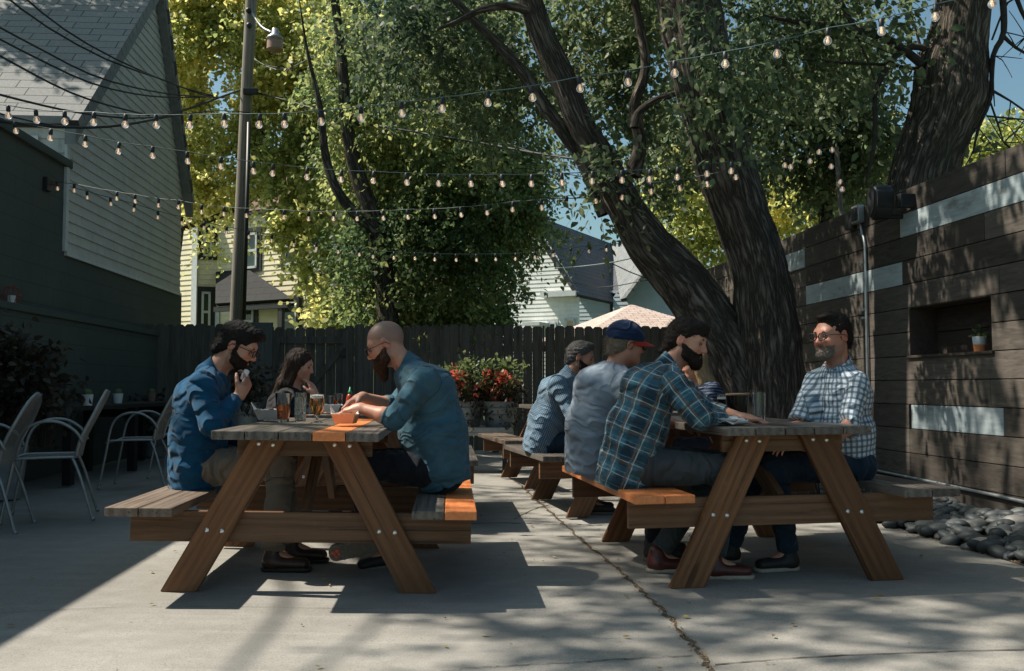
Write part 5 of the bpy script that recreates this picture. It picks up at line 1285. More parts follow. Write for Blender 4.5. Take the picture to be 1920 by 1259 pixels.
# ================================================================ galvanised planters at the back
def planters():
    Y = 11.0; b = thing('metal_bench', 'low grey metal bench carrying the flower tubs by the back fence', 'bench', ontop(870, Y, 0))
    a = ontop(700, Y, .49); c = ontop(962, Y, .49); m = MB(); m.box((a.x, Y-.22, .44), (c.x, Y+.25, .49), .006); m.box((a.x, Y-.225, .40), (c.x, Y-.20, .437), .002); atw(m, 'bench_top', M['metal_dark'], b)
    for x in (a.x+.1, c.x-.12, (a.x+c.x)/2):
        m = MB(); m.box((x, Y-.18, 0), (x+.05, Y-.13, .44)); atw(m, 'leg', M['trim_dark'], b); m = MB(); m.box((x, Y+.15, 0), (x+.05, Y+.2, .44)); atw(m, 'leg', M['trim_dark'], b)
    for k, (px, lab, seed) in enumerate(((872, 'galvanised tub of red leaved plants, half behind the bald man', 41), (938, 'galvanised tub of red leaved plants at the right end of the metal bench', 42))):
        p = ontop(px, Y+.02, .492); t = thing('planter_tub', lab, 'planter', p, group='galvanised flower tubs on the metal bench')
        m = MB(); w0, w1 = .165, .205; n = 28; rg = []
        prof = [(w0, 0), (w0+.008, .06), (w0+.016, .13), (w0+.026, .138), (w0+.016, .146), (w1-.01, .21), (w1+.004, .218), (w1-.008, .226), (w1, .275), (w1+.01, .285), (w1-.006, .285), (w1-.03, .25), (0, .25)]
        m.lathe([(0, 0)]+prof, n); o = m.build('tub', M['metal_tub'], t, smooth=True, angle=.6); o.scale = (1, .75, 1)
        m = MB()
        for s in (-1, 1): m.tube([(s*(w1+.005), -.05, .24), (s*(w1+.03), -.04, .20), (s*(w1+.03), .04, .20), (s*(w1+.005), .05, .24)], .006, 6)
        m.build('handle', M['metal_tub'], t)
        sp = .21
        def fo(nm, mat, c, r, nn, lf, thr=.1, asp=.7, sd=0, L=.12, hang=0):
            foliage(nm, [('w', tuple(p+Vector(c)), r, nn)], M[mat], t, leaf=lf, per=8, L=L, thr=thr, seed=seed+sd, asp=asp, hang=hang, freq=3, tonefreq=4, twigs=False)
        fo('red_leaves', 'petal', (-.02, -.02, .50), (.19, .13, .11), 30, .055, .35, .85, 1)
        fo('green_leaves', 'leaf_pot', (0, 0, .62), (.26, .15, .12), 44, .06, .3, .5, 2); fo('dark_leaves', 'leaf_shade', (0, 0, .42), (.24, .15, .15), 70, .06, .2, .6, 3, .15, .4)
        foliage('trailing_leaves', [('w', tuple(p+Vector((.13, -.1, .24))), (.14, .06, .10), 22)], M['leaf_shade'], t, leaf=.05, per=8, L=.2, thr=.1, seed=seed, hang=.8, twigs=False)
        grass(t, p+Vector((.06, -.04, .27)), 60, .42, 'leaf_pot', seed, .35, .003)
        grass(t, p+Vector((-.10, -.04, .27)), 50, .26, 'straw', seed+5, .28, .003)
M['metal_tub'] = plain('dull_galvanised', (.20, .225, .225), .6, .25, 9, Metallic=.5); M['straw'] = leafm('straw', (.12, .10, .045), (.20, .16, .08), (.3, .25, .13))
planters()
# shrub behind the seated man against the fence
def shade_plants():
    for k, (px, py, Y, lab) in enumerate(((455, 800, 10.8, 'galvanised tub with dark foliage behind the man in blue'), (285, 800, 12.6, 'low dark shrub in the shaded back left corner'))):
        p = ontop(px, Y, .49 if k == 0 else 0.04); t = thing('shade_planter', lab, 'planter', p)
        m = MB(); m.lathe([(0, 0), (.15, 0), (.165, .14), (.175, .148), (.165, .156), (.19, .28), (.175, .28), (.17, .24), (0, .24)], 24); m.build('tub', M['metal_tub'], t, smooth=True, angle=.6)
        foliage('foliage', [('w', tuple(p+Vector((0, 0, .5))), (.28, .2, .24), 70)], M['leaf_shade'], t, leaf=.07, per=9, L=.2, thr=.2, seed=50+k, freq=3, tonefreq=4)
    b = thing('metal_bench', 'low grey metal bench under the shaded tub in the left corner', 'bench', ontop(450, 10.8, 0))
    m = MB(); a = ontop(400, 10.8, .44); c = ontop(520, 10.8, .44); m.box((a.x, 10.6, .44), (c.x, 11.05, .487), .006); atw(m, 'bench_top', M['metal_dark'], b)
    for x in (a.x+.05, c.x-.1): m = MB(); m.box((x, 10.65, 0.03), (x+.05, 10.7, .44)); atw(m, 'leg', M['trim_dark'], b); m = MB(); m.box((x, 10.95, 0.03), (x+.05, 11.0, .44)); atw(m, 'leg', M['trim_dark'], b)
shade_plants()
# ================================================================ utility pole, wires, street lamp
def pole():
    Y = 16.2; t = thing('utility_pole', 'tall weathered wooden utility pole in front of the cream house', 'pole', P(440, 850, Y))
    pts = [P(440, 870, Y), P(443, 620, Y), P(452, 400, Y), P(461, 200, Y), P(471, 0, Y), P(478, -150, Y)]
    pp, rr_ = spline(pts, [r*Y/F for r in (13, 12.6, 11.5, 11, 10.5, 9.5)], .3); m = MB()
    # build along local X for grain
    x = (pts[-1]-pts[0]).normalized(); z = Vector((0, -1, 0)); z = (z-x*z.dot(x)).normalized(); y = z.cross(x); Mx = Matrix.Translation(pts[0]) @ Matrix((x, y, z)).transposed().to_4x4(); inv = Mx.inverted()
    m.tube([inv @ q for q in pp], rr_, 20); o = m.build('post', M['pole'], t, smooth=True); o.matrix_basis = Matrix.Translation(-t.location) @ Mx
    m = MB(); m.tube([P(457, 600, Y-.15), P(462, 420, Y-.15), P(467, 230, Y-.14)], .035, 8); atw(m, 'riser_cable', M['black'], t, smooth=True)
    m = MB()
    for px, py in ((466, 20), (467, 48)):
        m = MB(); m.sph(P(px, py, Y-.14), .05, 10, 8); atw(m, 'insulator', M['black'], t, smooth=True)
    m = MB(); p = P(470, 172, Y-.12); m.box(p-Vector((.12, .05, .05)), p+Vector((.12, .05, .05)), .01); atw(m, 'clamp', M['black'], t, smooth=False)
    m = MB(); m.tube(spline([P(470, 20, Y-.1), P(490, 50, Y-.3), P(512, 62, Y-.5)], [1]*3, .1)[0], .02, 8); a = atw(m, 'lamp_arm', M['metal_dark'], t, smooth=True)
    l = P(516, 62, Y-.5); m = MB(); m.lathe([(0, .08), (.05, .07), (.06, -.02), (.13, -.07), (.145, -.12), (.05, -.12), (0, -.12)], 20, c=l); atw(m, 'lamp_hood', M['metal_dark'], t, smooth=True)
    m = MB(); m.lathe([(0, -.122), (.13, -.122), (.135, -.28), (.09, -.31), (0, -.31)], 20, c=l); atw(m, 'lamp_shade', plain('dusty_lamp_shade', (.33, .2, .15), .35, .1, 30), t, smooth=True, angle=.7)
pole()
def wire(label, pts, r, mat='cable', Y=None, group='overhead utility wires', name='overhead_wire', cat='wire'):
    q = [P(*p) if len(p) == 3 else P(p[0], p[1], Y) for p in pts]; q = spline(q, [1]*len(q), .5)[0]; m = MB(); m.tube(q, r, 6)
    c = q[len(q)//2]
    for v in m.b.verts: v.co -= c
    o = m.build(name, M[mat], None, smooth=True); o.location = c; tag(o, label, cat, group); return o
wire('dark wire crossing the roof highest, from the top left corner', [(-20, -45, 8.0), (0, -15, 8.2), (90, 52, 9.1), (200, 112, 10.0), (300, 148, 11.3), (380, 178, 14.3), (418, 184, 15.5)], .010)
wire('twin dark wire just right of the highest one over the roof', [(-20, -80, 8.0), (40, -10, 8.6), (120, 55, 9.4), (215, 110, 10.2), (330, 160, 12.4), (400, 180, 15.0)], .010)
wire('dark wire across the middle of the roof', [(-20, 42, 8.0), (0, 52, 8.2), (90, 100, 9.1), (170, 140, 9.8), (250, 164, 10.7), (330, 178, 12.4), (420, 184, 15.5)], .010)
wire('dark wire across the lower middle of the roof', [(-20, 62, 8.0), (0, 74, 8.2), (90, 120, 9.1), (170, 156, 9.8), (250, 176, 10.7), (320, 183, 12.0), (400, 182, 15.0)], .010)
wire('dark wire across the lower roof towards the gable', [(-20, 95, 8.0), (0, 105, 8.2), (60, 138, 8.8), (130, 173, 9.4), (200, 197, 10.0), (280, 217, 11.0)], .010)
wire('dark wire skimming the roof eave', [(-20, 172, 8.0), (0, 178, 8.2), (80, 198, 9.0), (150, 212, 9.6), (240, 222, 10.5), (320, 218, 12.0)], .011)
wire('thick sagging cable rising to the utility pole below the eave', [(-20, 225, 8.0), (60, 235, 8.8), (130, 239, 9.4), (200, 238, 10.0), (280, 226, 11.0), (360, 202, 13.5), (420, 180, 15.5), (455, 168, 16.5)], .016)
wire('thin cable sagging alongside the thick one', [(-20, 208, 8.0), (60, 228, 8.8), (150, 240, 9.6), (250, 232, 10.7), (350, 214, 13.2), (420, 208, 15.5), (470, 212, 16.15)], .008)
wire('long black cable running down to the right from the pole through the leaves', [(472, 172, 16.15), (560, 195, 15.8), (650, 225, 14.5), (730, 240, 13.6), (900, 268, 12.2), (1000, 287, 11), (1090, 300, 10)], .014)
wire('thin wire above the long black cable', [(480, 120, 16.15), (590, 140, 15.5), (720, 180, 14), (900, 250, 12.5), (1100, 322, 10.5)], .006)
wire('loop of pale cable curving up from the pole past the lamp', [(470, 105, 16.6), (500, 125, 16.4), (540, 130, 16), (600, 95, 15.5), (650, 48, 15), (700, -20, 14.5)], .007, 'cable_pale')
wire('thin wire crossing the blue sky patch left of the big trunk', [(960, 205+110, 14), (1040, 322, 13), (1110, 336, 12), (1180, 345, 11)], .007)
wire('lower thin wire crossing the sky patch by the slate roof', [(1000, 374, 14), (1080, 372, 13), (1120, 370, 12), (1180, 366, 11)], .007)
wire('pale wire in front of the slate roof', [(1040, 504, 22), (1090, 500, 22), (1150, 492, 21), (1210, 478, 20)], .016, 'cable_pale')
wire('dark wire slanting over the blue house gable', [(1130, 485, 26), (1180, 510, 26), (1260, 540, 26)], .016)
wire('dark wire sloping down across the slate roof', [(1040, 520, 27), (1120, 540, 27), (1200, 528, 26), (1260, 522, 26)], .014)
# black splice sleeve on the long cable
m = MB(); q = [P(618, 213, 14.9), P(650, 225, 14.45), P(676, 233, 14.1)]; m.tube(q, [.03, .05, .03], 8); o = m.build('cable_splice', M['black'], None, smooth=True); tag(o, 'thick black splice sleeve on the long cable', 'cable splice')
# ================================================================ string lights
G_BULB = None
def string_lights(label, bulbs, Yf, r=.025, cab='cable', ends=(), sock=.055, sag=.3):
    """bulbs: (px,py) globe centres; Yf depth function of px"""
    t = thing('string_lights', label, 'string lights', (0, 0, 0), group='festoon lights strung over the patio')
    pts = []; first = None; allb = [('e', e) for e in ends if e[0] < bulbs[0][0]]+[('b', b) for b in bulbs]+[('e', e) for e in ends if e[0] >= bulbs[0][0]]
    line = []
    for k, (kind, b) in enumerate(allb):
        Y = Yf(b[0]) if len(b) < 3 else b[2]; p = P(b[0], b[1], Y)
        line.append(p+Vector((0, 0, r+sock)) if kind == 'b' else p)
    mids = []
    for a, b in zip(line, line[1:]): mids += [a, (a+b)/2-Vector((0, 0, .004))]
    mids.append(line[-1]); t.location = line[len(line)//2]
    m = MB(); m.tube(mids, .0034, 6); o = m.build('cable', M[cab], t, smooth=True); o.matrix_parent_inverse = t.matrix_basis.inverted()
    if not hasattr(string_lights, 'cache'):
        string_lights.cache = {}
    key = r
    if key not in string_lights.cache:
        m = MB(); m.lathe([(0, .018), (.010, .018), (.0155, .010), (.0155, -.022), (.012, -.030), (0, -.030)], 10); sm_ = m.build('socket', M['black'], None, smooth=True, angle=.8)
        m = MB(); m.lathe([(.010, 0), (.012, -.008), (.7*r, -.014)]+[(r*math.sin(a), -.014-r*.72+r*math.cos(a)) for a in [PI*(.28+.72*k/9) for k in range(10)]], 16)
        gm = m.build('globe', M['bulb'], None, smooth=True)
        m = MB(); m.lathe([(0, -.006), (.003, -.010), (.004, -.024), (.0065, -.030), (.0065, -.040), (0, -.044)], 8); fm = m.build('filament', M['filament'], None, smooth=True)
        string_lights.cache[key] = (sm_.data, gm.data, fm.data)
        for x in (sm_, gm, fm): bpy.data.objects.remove(x)
    ms = string_lights.cache[key]
    for (kind, b), p in zip(allb, line):
        if kind != 'b': continue
        s = bpy.data.objects.new('socket', ms[0]); col.objects.link(s); s.parent = t; s.location = p-Vector((0, 0, .02))-t.location; s.rotation_euler = (rnd.uniform(-.1, .1), rnd.uniform(-.12, .12), 0)
        g = bpy.data.objects.new('globe', ms[1]); col.objects.link(g); g.parent = s; g.location = (0, 0, -.028)
        f = bpy.data.objects.new('filament', ms[2]); col.objects.link(f); f.parent = s; f.location = (0, 0, -.028)
    return t
lerp = lambda x, a, b, c, d: c+(d-c)*min(1, max(0, (x-a)/(b-a)))
string_lights('topmost long string of globe bulbs on a pale cable', [(15, 218), (67, 226), (121, 229), (176, 231), (235, 235), (292, 236), (357, 236), (420, 234), (487, 235), (533, 234), (600, 229), (676, 222), (752, 214), (830, 205), (915, 194), (998, 184), (1086, 167), (1176, 156), (1265, 138), (1360, 121), (1456, 102), (1553, 77), (1653, 60), (1755, 33), (1860, 8)],
              lambda x: lerp(x, 0, 1900, 7.0, 5.4), ends=((-60, 190), (1990, -40)), cab='cable_pale')
string_lights('second string of globe bulbs sagging through the middle height of the trees', [(28, 246), (95, 260), (160, 272), (223, 285), (286, 293), (351, 303), (414, 313), (475, 322), (512, 326), (576, 333), (640, 338), (701, 340), (762, 343), (823, 345), (883, 346), (941, 346), (997, 346), (1053, 344), (1111, 341), (1166, 339), (1219, 337), (1271, 333), (1325, 327), (1372, 322)],
              lambda x: lerp(x, 0, 1500, 8.0, 10.5) if x < 900 else 7.2, r=.025, ends=((-50, 205), (1460, 300, 7.2)), cab='cable_teal') if False else None
string_lights('second string of globe bulbs sagging through the middle height of the trees', [(28, 246), (95, 260), (160, 272), (223, 285), (286, 293), (351, 303), (414, 313), (475, 322), (512, 326), (576, 333), (640, 338), (701, 340), (762, 343), (823, 345), (883, 346), (941, 346), (997, 346), (1053, 344), (1111, 341), (1166, 339), (1219, 337), (1271, 333), (1325, 327), (1372, 322)],
              lambda x: lerp(x, 0, 1400, 7.6, 7.1), r=.022, ends=((-50, 205), (1460, 300)), cab='cable_teal')
string_lights('third string of small bulbs leaving the wall bracket and crossing to the trunk', [(107, 354), (139, 358), (219, 373), (253, 378), (297, 386), (335, 389), (378, 398), (420, 402), (461, 405), (533, 408), (579, 411), (625, 411), (670, 411), (718, 410), (764, 408), (814, 407), (864, 404), (913, 400), (962, 394), (1015, 390), (1062, 384), (1116, 378), (1168, 371), (1221, 360), (1273, 354), (1325, 346), (1379, 333)],
              lambda x: lerp(x, 0, 1400, 10.5, 7.25), r=.019, ends=((88, 342, 10.4), (1440, 310)), cab='cable_teal')
string_lights('lowest string of small bulbs, leaving the same wall bracket and sagging lowest', [(118, 359), (163, 371), (207, 383), (252, 394), (296, 408), (341, 419), (383, 428), (425, 437), (466, 445), (510, 452), (551, 460), (593, 467), (634, 473), (673, 478), (699, 482), (739, 484), (778, 485), (816, 487), (855, 488), (893, 488), (929, 487), (967, 486), (1003, 483), (1038, 479), (1070, 476), (1105, 472), (1137, 469)],
              lambda x: lerp(x, 0, 1300, 10.5, 12.4), r=.019, ends=((88, 344, 10.4), (1190, 455, 12.3)), cab='cable_teal')
string_lights('short string of bulbs over the board wall, in front of the small-leaved tree', [(1472, 311), (1483, 314), (1519, 303), (1537, 286), (1558, 313), (1559, 282), (1577, 342), (1580, 356)], lambda x: 9.3, r=.025, ends=((1400, 318, 8.6), (1590, 385)), cab='cable_teal')
def bracket():
    p = PW(84, 346, LP); t = thing('wall_bracket', 'small rusty bracket on the block wall holding the string lights', 'bracket', p)
    m = MB(); obox(m, O0, LU, LN, p.y*k_-.06, p.y*k_+.06, p.z-.07, p.z+.07, 0, .05, .006); atw(m, 'plate', M['black'], t); m = MB(); m.tube([p+LN*.04, p+LN*.14], .008, 6); atw(m, 'hook', M['rust'], t)
bracket()
# ================================================================ smooth-union volumes -> surface nets
def V3(v): return np.array(v, float)
def nrm(v): v = V3(v); return v/(np.linalg.norm(v)+1e-12)
class Vol:
    def __init__(s, lo, hi, vs, k=.02):
        s.vs = vs; s.lo = V3(lo)-3*vs; n = np.ceil((V3(hi)+3*vs-s.lo)/vs).astype(int)+1; s.n = n; s.k = k
        s.f = np.full(n, 1.0, np.float32)
    def _sl(s, lo, hi):
        a = np.maximum(0, np.floor((V3(lo)-s.lo)/s.vs).astype(int)); b = np.minimum(s.n, np.ceil((V3(hi)-s.lo)/s.vs).astype(int)+1)
        if (b <= a).any(): return None, None
        g = [(s.lo[i]+s.vs*np.arange(a[i], b[i])).astype(np.float32) for i in range(3)]
        X, Y, Z = np.meshgrid(*g, indexing='ij', sparse=True)
        return tuple(slice(a[i], b[i]) for i in range(3)), (X, Y, Z)
    def _merge(s, sl, d, k, op):
        if sl is None: return
        f = s.f[sl]; k = s.k if k is None else k
        if op == 'add':
            h = np.maximum(k-np.abs(f-d), 0)/k; s.f[sl] = np.minimum(f, d)-h*h*k*.25
        elif op == 'sub':
            d = -d; h = np.maximum(k-np.abs(f-d), 0)/k; s.f[sl] = np.maximum(f, d)+h*h*k*.25
        elif op == 'and': s.f[sl] = np.maximum(f, d)
    def cone(s, a, b, ra, rb, side=None, ratio=1., k=None, op='add'):
        a = V3(a); b = V3(b); m = max(ra, rb)*max(ratio, 1)+.06; sl, g = s._sl(np.minimum(a, b)-m, np.maximum(a, b)+m)
        if sl is None: return s
        P_ = [g[i]-np.float32(a[i]) for i in range(3)]; ab = b-a
        if side is not None:
            sd = nrm(side); q = sum(P_[i]*sd[i] for i in range(3)); f = 1/ratio-1; P_ = [P_[i]+q*f*sd[i] for i in range(3)]; ab = ab+sd*ab.dot(sd)*f
        L2 = ab.dot(ab)+1e-9; t = np.clip(sum(P_[i]*ab[i] for i in range(3))/L2, 0, 1)
        d = np.sqrt(sum((P_[i]-t*ab[i])**2 for i in range(3)))-(ra+(rb-ra)*t)
        s._merge(sl, d, k, op); return s
    def ell(s, c, r, R=None, k=None, op='add'):
        c = V3(c); r = V3(r); R = np.eye(3) if R is None else R; m = r.max()+.06; sl, g = s._sl(c-m, c+m)
        if sl is None: return s
        P_ = [g[i]-np.float32(c[i]) for i in range(3)]; Lc = [sum(P_[i]*R[i, j] for i in range(3)) for j in range(3)]
        k0 = np.sqrt(sum((Lc[j]/r[j])**2 for j in range(3))); k1 = np.sqrt(sum((Lc[j]/r[j]**2)**2 for j in range(3)))+1e-9
        s._merge(sl, k0*(k0-1)/k1, k, op); return s
    def plane(s, p, n, k=.004):   # keep the side the normal points away from
        n = nrm(n); sl, g = s._sl(s.lo, s.lo+s.vs*s.n)
        d = sum((g[i]-np.float32(V3(p)[i]))*n[i] for i in range(3)); s._merge(sl, d+0*s.f, k, 'and'); return s
    def mesh(s):
        f = s.f; ins = f < 0; n = f.shape
        c = np.zeros(tuple(x-1 for x in n), np.int8)
        for d in [(a, b, e) for a in (0, 1) for b in (0, 1) for e in (0, 1)]: c += ins[d[0]:n[0]-1+d[0], d[1]:n[1]-1+d[1], d[2]:n[2]-1+d[2]]
        act = (c > 0) & (c < 8); idx = np.full(act.shape, -1, np.int64); A = np.argwhere(act); idx[act] = np.arange(len(A))
        acc = np.zeros((len(A), 3)); cnt = np.zeros(len(A)); i, j, k = A.T
        for ax in range(3):
            o1, o2 = [x for x in range(3) if x != ax]
            for p in (0, 1):
                for q in (0, 1):
                    o = [0, 0, 0]; o[o1] = p; o[o2] = q; e = list(o); e[ax] = 1
                    fa = f[i+o[0], j+o[1], k+o[2]]; fb = f[i+e[0], j+e[1], k+e[2]]; cr = (fa < 0) != (fb < 0)
                    t = np.where(cr, fa/(fa-fb+1e-12*(~cr)), 0); pt = np.zeros((len(A), 3)); pt[:, o1] = p; pt[:, o2] = q; pt[:, ax] = t; acc += pt*cr[:, None]; cnt += cr
        V = (A+acc/cnt[:, None])*s.vs+s.lo; Q = []
        for ax in range(3):
            o1, o2 = [(1, 2), (2, 0), (0, 1)][ax]
            a = np.take(ins, range(0, n[ax]-1), ax); b = np.take(ins, range(1, n[ax]), ax); cr = np.argwhere(a != b); cr = cr[(cr[:, o1] > 0) & (cr[:, o2] > 0) & (cr[:, o1] < n[o1]-1) & (cr[:, o2] < n[o2]-1)]
            e1 = np.zeros(3, int); e1[o1] = 1; e2 = np.zeros(3, int); e2[o2] = 1; g = lambda c_: idx[c_[:, 0], c_[:, 1], c_[:, 2]]
            q = np.stack([g(cr), g(cr-e1), g(cr-e1-e2), g(cr-e2)], 1); fl = ins[cr[:, 0], cr[:, 1], cr[:, 2]]; q[~fl] = q[~fl][:, ::-1]; Q.append(q)
        Q = np.concatenate(Q); Q = Q[(Q >= 0).all(1)]
        # light laplacian smoothing
        for _ in range(2):
            ac = np.zeros_like(V); cn = np.zeros(len(V))
            for a_, b_ in ((0, 1), (1, 2), (2, 3), (3, 0)):
                np.add.at(ac, Q[:, a_], V[Q[:, b_]]); np.add.at(cn, Q[:, a_], 1)
            V = V*.5+.5*ac/np.maximum(cn, 1)[:, None]
        return V, Q[:, ::-1]
def vnormals(V, Q):
    n = np.cross(V[Q[:, 2]]-V[Q[:, 0]], V[Q[:, 3]]-V[Q[:, 1]]); N_ = np.zeros_like(V)
    for k in range(4): np.add.at(N_, Q[:, k], n)
    return N_/(np.linalg.norm(N_, axis=1)[:, None]+1e-12)
def bonecoord(V, bones):
    """bones: list of (a,b,radius,ref,start) -> (around, along) cloth coordinates and bone index"""
    best = np.full(len(V), 1e9); uv = np.zeros((len(V), 3)); bi = np.zeros(len(V), int)
    for n_, (a, b, r, ref, st) in enumerate(bones):
        a = V3(a); b = V3(b); ab = b-a; L_ = np.linalg.norm(ab); x = ab/L_; t = np.clip((V-a) @ x, 0, L_); d = np.linalg.norm(V-a-t[:, None]*x, axis=1)/r
        ref = V3(ref)-x*V3(ref).dot(x); ref = nrm(ref); w = np.cross(x, ref); p = V-a; ang = np.arctan2(p @ w, p @ ref)
        m = d < best; best[m] = d[m]; uv[m] = np.stack([ang*r, (p @ x)+st, 0*ang+n_*3.], 1)[m]; bi[m] = n_
    return uv, bi
def strands(V, Q, n, L, w_, comb, lift, seed):
    r = np.random.RandomState(seed); N_ = vnormals(V, Q); q = Q[r.randint(0, len(Q), n)]; a = r.rand(n, 2); p = (V[q[:, 0]]*(1-a[:, :1])+V[q[:, 1]]*a[:, :1])*(1-a[:, 1:])+(V[q[:, 3]]*(1-a[:, :1])+V[q[:, 2]]*a[:, :1])*a[:, 1:]
    nn = N_[q[:, 0]]; d = nn*lift+V3(comb)*1.0+.45*r.normal(size=(n, 3)); d /= np.linalg.norm(d, axis=1)[:, None]; s_ = np.cross(d, nn+.01); s_ /= np.linalg.norm(s_, axis=1)[:, None]; l = L*(.5+r.rand(n))[:, None]
    m = p+d*l*.55+nn*l*.10; e = p+d*l-V3((0, 0, 1))*l*.12
    VV = np.stack([p-s_*w_-nn*.003, p+s_*w_-nn*.003, m+s_*w_*.7, m-s_*w_*.7, e+s_*w_*.2, e-s_*w_*.2], 1).reshape(-1, 3); b = len(V)+np.arange(n)*6
    return np.concatenate([V, VV]), np.concatenate([Q, np.stack([b, b+1, b+2, b+3], 1), np.stack([b+3, b+2, b+4, b+5], 1)])
def finish(name, vol, mat, parent, bones=None, fold=0, seed=0, foldfreq=1.0, hairy=0, hf=(60, 60, 12), st=None):
    V, Q = vol.mesh()
    if bones is not None: uv, bi = bonecoord(V, bones)
    if fold:
        N_ = vnormals(V, Q); q = V*7*foldfreq; q = q+1.4*(np.stack([fbm(V*4+11, seed, 2), fbm(V*4+23, seed, 2), fbm(V*4+37, seed, 2)], 1)-.5)*2
        # creases run mostly across the bones
        u2 = np.stack([uv[:, 0]*4*foldfreq, uv[:, 1]*15*foldfreq+uv[:, 0]*9, uv[:, 2]], 1)+2.0*(np.stack([fbm(V*5+3, seed, 2), fbm(V*5+5, seed+1, 2), 0*V[:, 0]], 1))
        r1 = 1-np.abs(2*vnoise(u2, seed)-1); r2 = 1-np.abs(2*vnoise(q*1.3, seed+4)-1)
        gate = np.clip(2.2*fbm(V*5+50, seed+9, 2)-.55, 0, 1)
        d = fold*((r1**2)*(.25+gate)*.8+.5*(fbm(V*6+70, seed+2, 2)-.5)-.2); V = V+N_*d[:, None]
    if hairy:
        N_ = vnormals(V, Q); V = V+N_*(hairy*(fbm(V*V3(hf), seed, 3)-.35))[:, None]
    if st: V, Q = strands(V, Q, *st)
    o = npmesh(name, V, Q, mat, parent); o.matrix_parent_inverse = parent.matrix_basis.inverted() if parent.parent is None else Matrix()
    if bones is not None: at = o.data.attributes.new('cuv', 'FLOAT_VECTOR', 'POINT'); at.data.foreach_set('vector', uv.astype(np.float32).ravel())
    return o
def frame(f, u):
    f = nrm(f); u = V3(u); u = nrm(u-f*u.dot(f)); s = np.cross(u, f); return f, u, s   # s: person's left
def rotm(f, u, s): return np.stack([f, s, u], 1)
# -------------------------------------------------------------- heads
def head_prims(v, c, f, u, s, k=1.0, chin=0):
    R = rotm(f, u, s); p = lambda a, b, d: c+(f*a+s*b+u*d)*k
    v.ell(p(-.012, 0, .035), (.097*k, .077*k, .088*k), R, .02); v.ell(p(.022, 0, -.02), (.070*k, .066*k, .088*k), R, .02)
    v.cone(p(.0, .045, -.055), p(.060, .018, -.088), .026*k, .022*k, k=.03); v.cone(p(.0, -.045, -.055), p(.060, -.018, -.088), .026*k, .022*k, k=.03)
    v.ell(p(.068, 0, -.088), (.024*k, .026*k, .022*k), R, .02)
    v.cone(p(.070, .032, .024), p(.070, -.032, .024), .022*k, .022*k, k=.018)    # brow
    for q in (1, -1):
        v.ell(p(.055, q*.040, -.025), (.030*k, .022*k, .026*k), R, .02)          # cheek
    for q in (1, -1): v.ell(p(.094, q*.031, .004), (.016*k, .017*k, .012*k), R, .012, 'sub')
    v.cone(p(.086, 0, .014), p(.106, 0, -.026), .010*k, .0125*k, k=.012); v.ell(p(.098, .011, -.030), (.012*k, .008*k, .008*k), R, .006); v.ell(p(.098, -.011, -.030), (.012*k, .008*k, .008*k), R, .006)
    v.cone(p(.083, .018, -.055), p(.083, -.018, -.055), .008*k, .008*k, k=.008); v.cone(p(.081, .015, -.067), p(.081, -.015, -.067), .009*k, .009*k, k=.008)
    v.cone(p(.096, .024, -.061), p(.096, -.024, -.061), .003*k, .003*k, k=.006, op='sub')
    for q in (1, -1):
        v.ell(p(-.006, q*.077, .0), (.019*k, .007*k, .031*k), rotm(nrm(f+u*-.15+s*q*.25), u, s), .006); v.ell(p(.000, q*.085, .003), (.009*k, .006*k, .017*k), R, .004, 'sub')
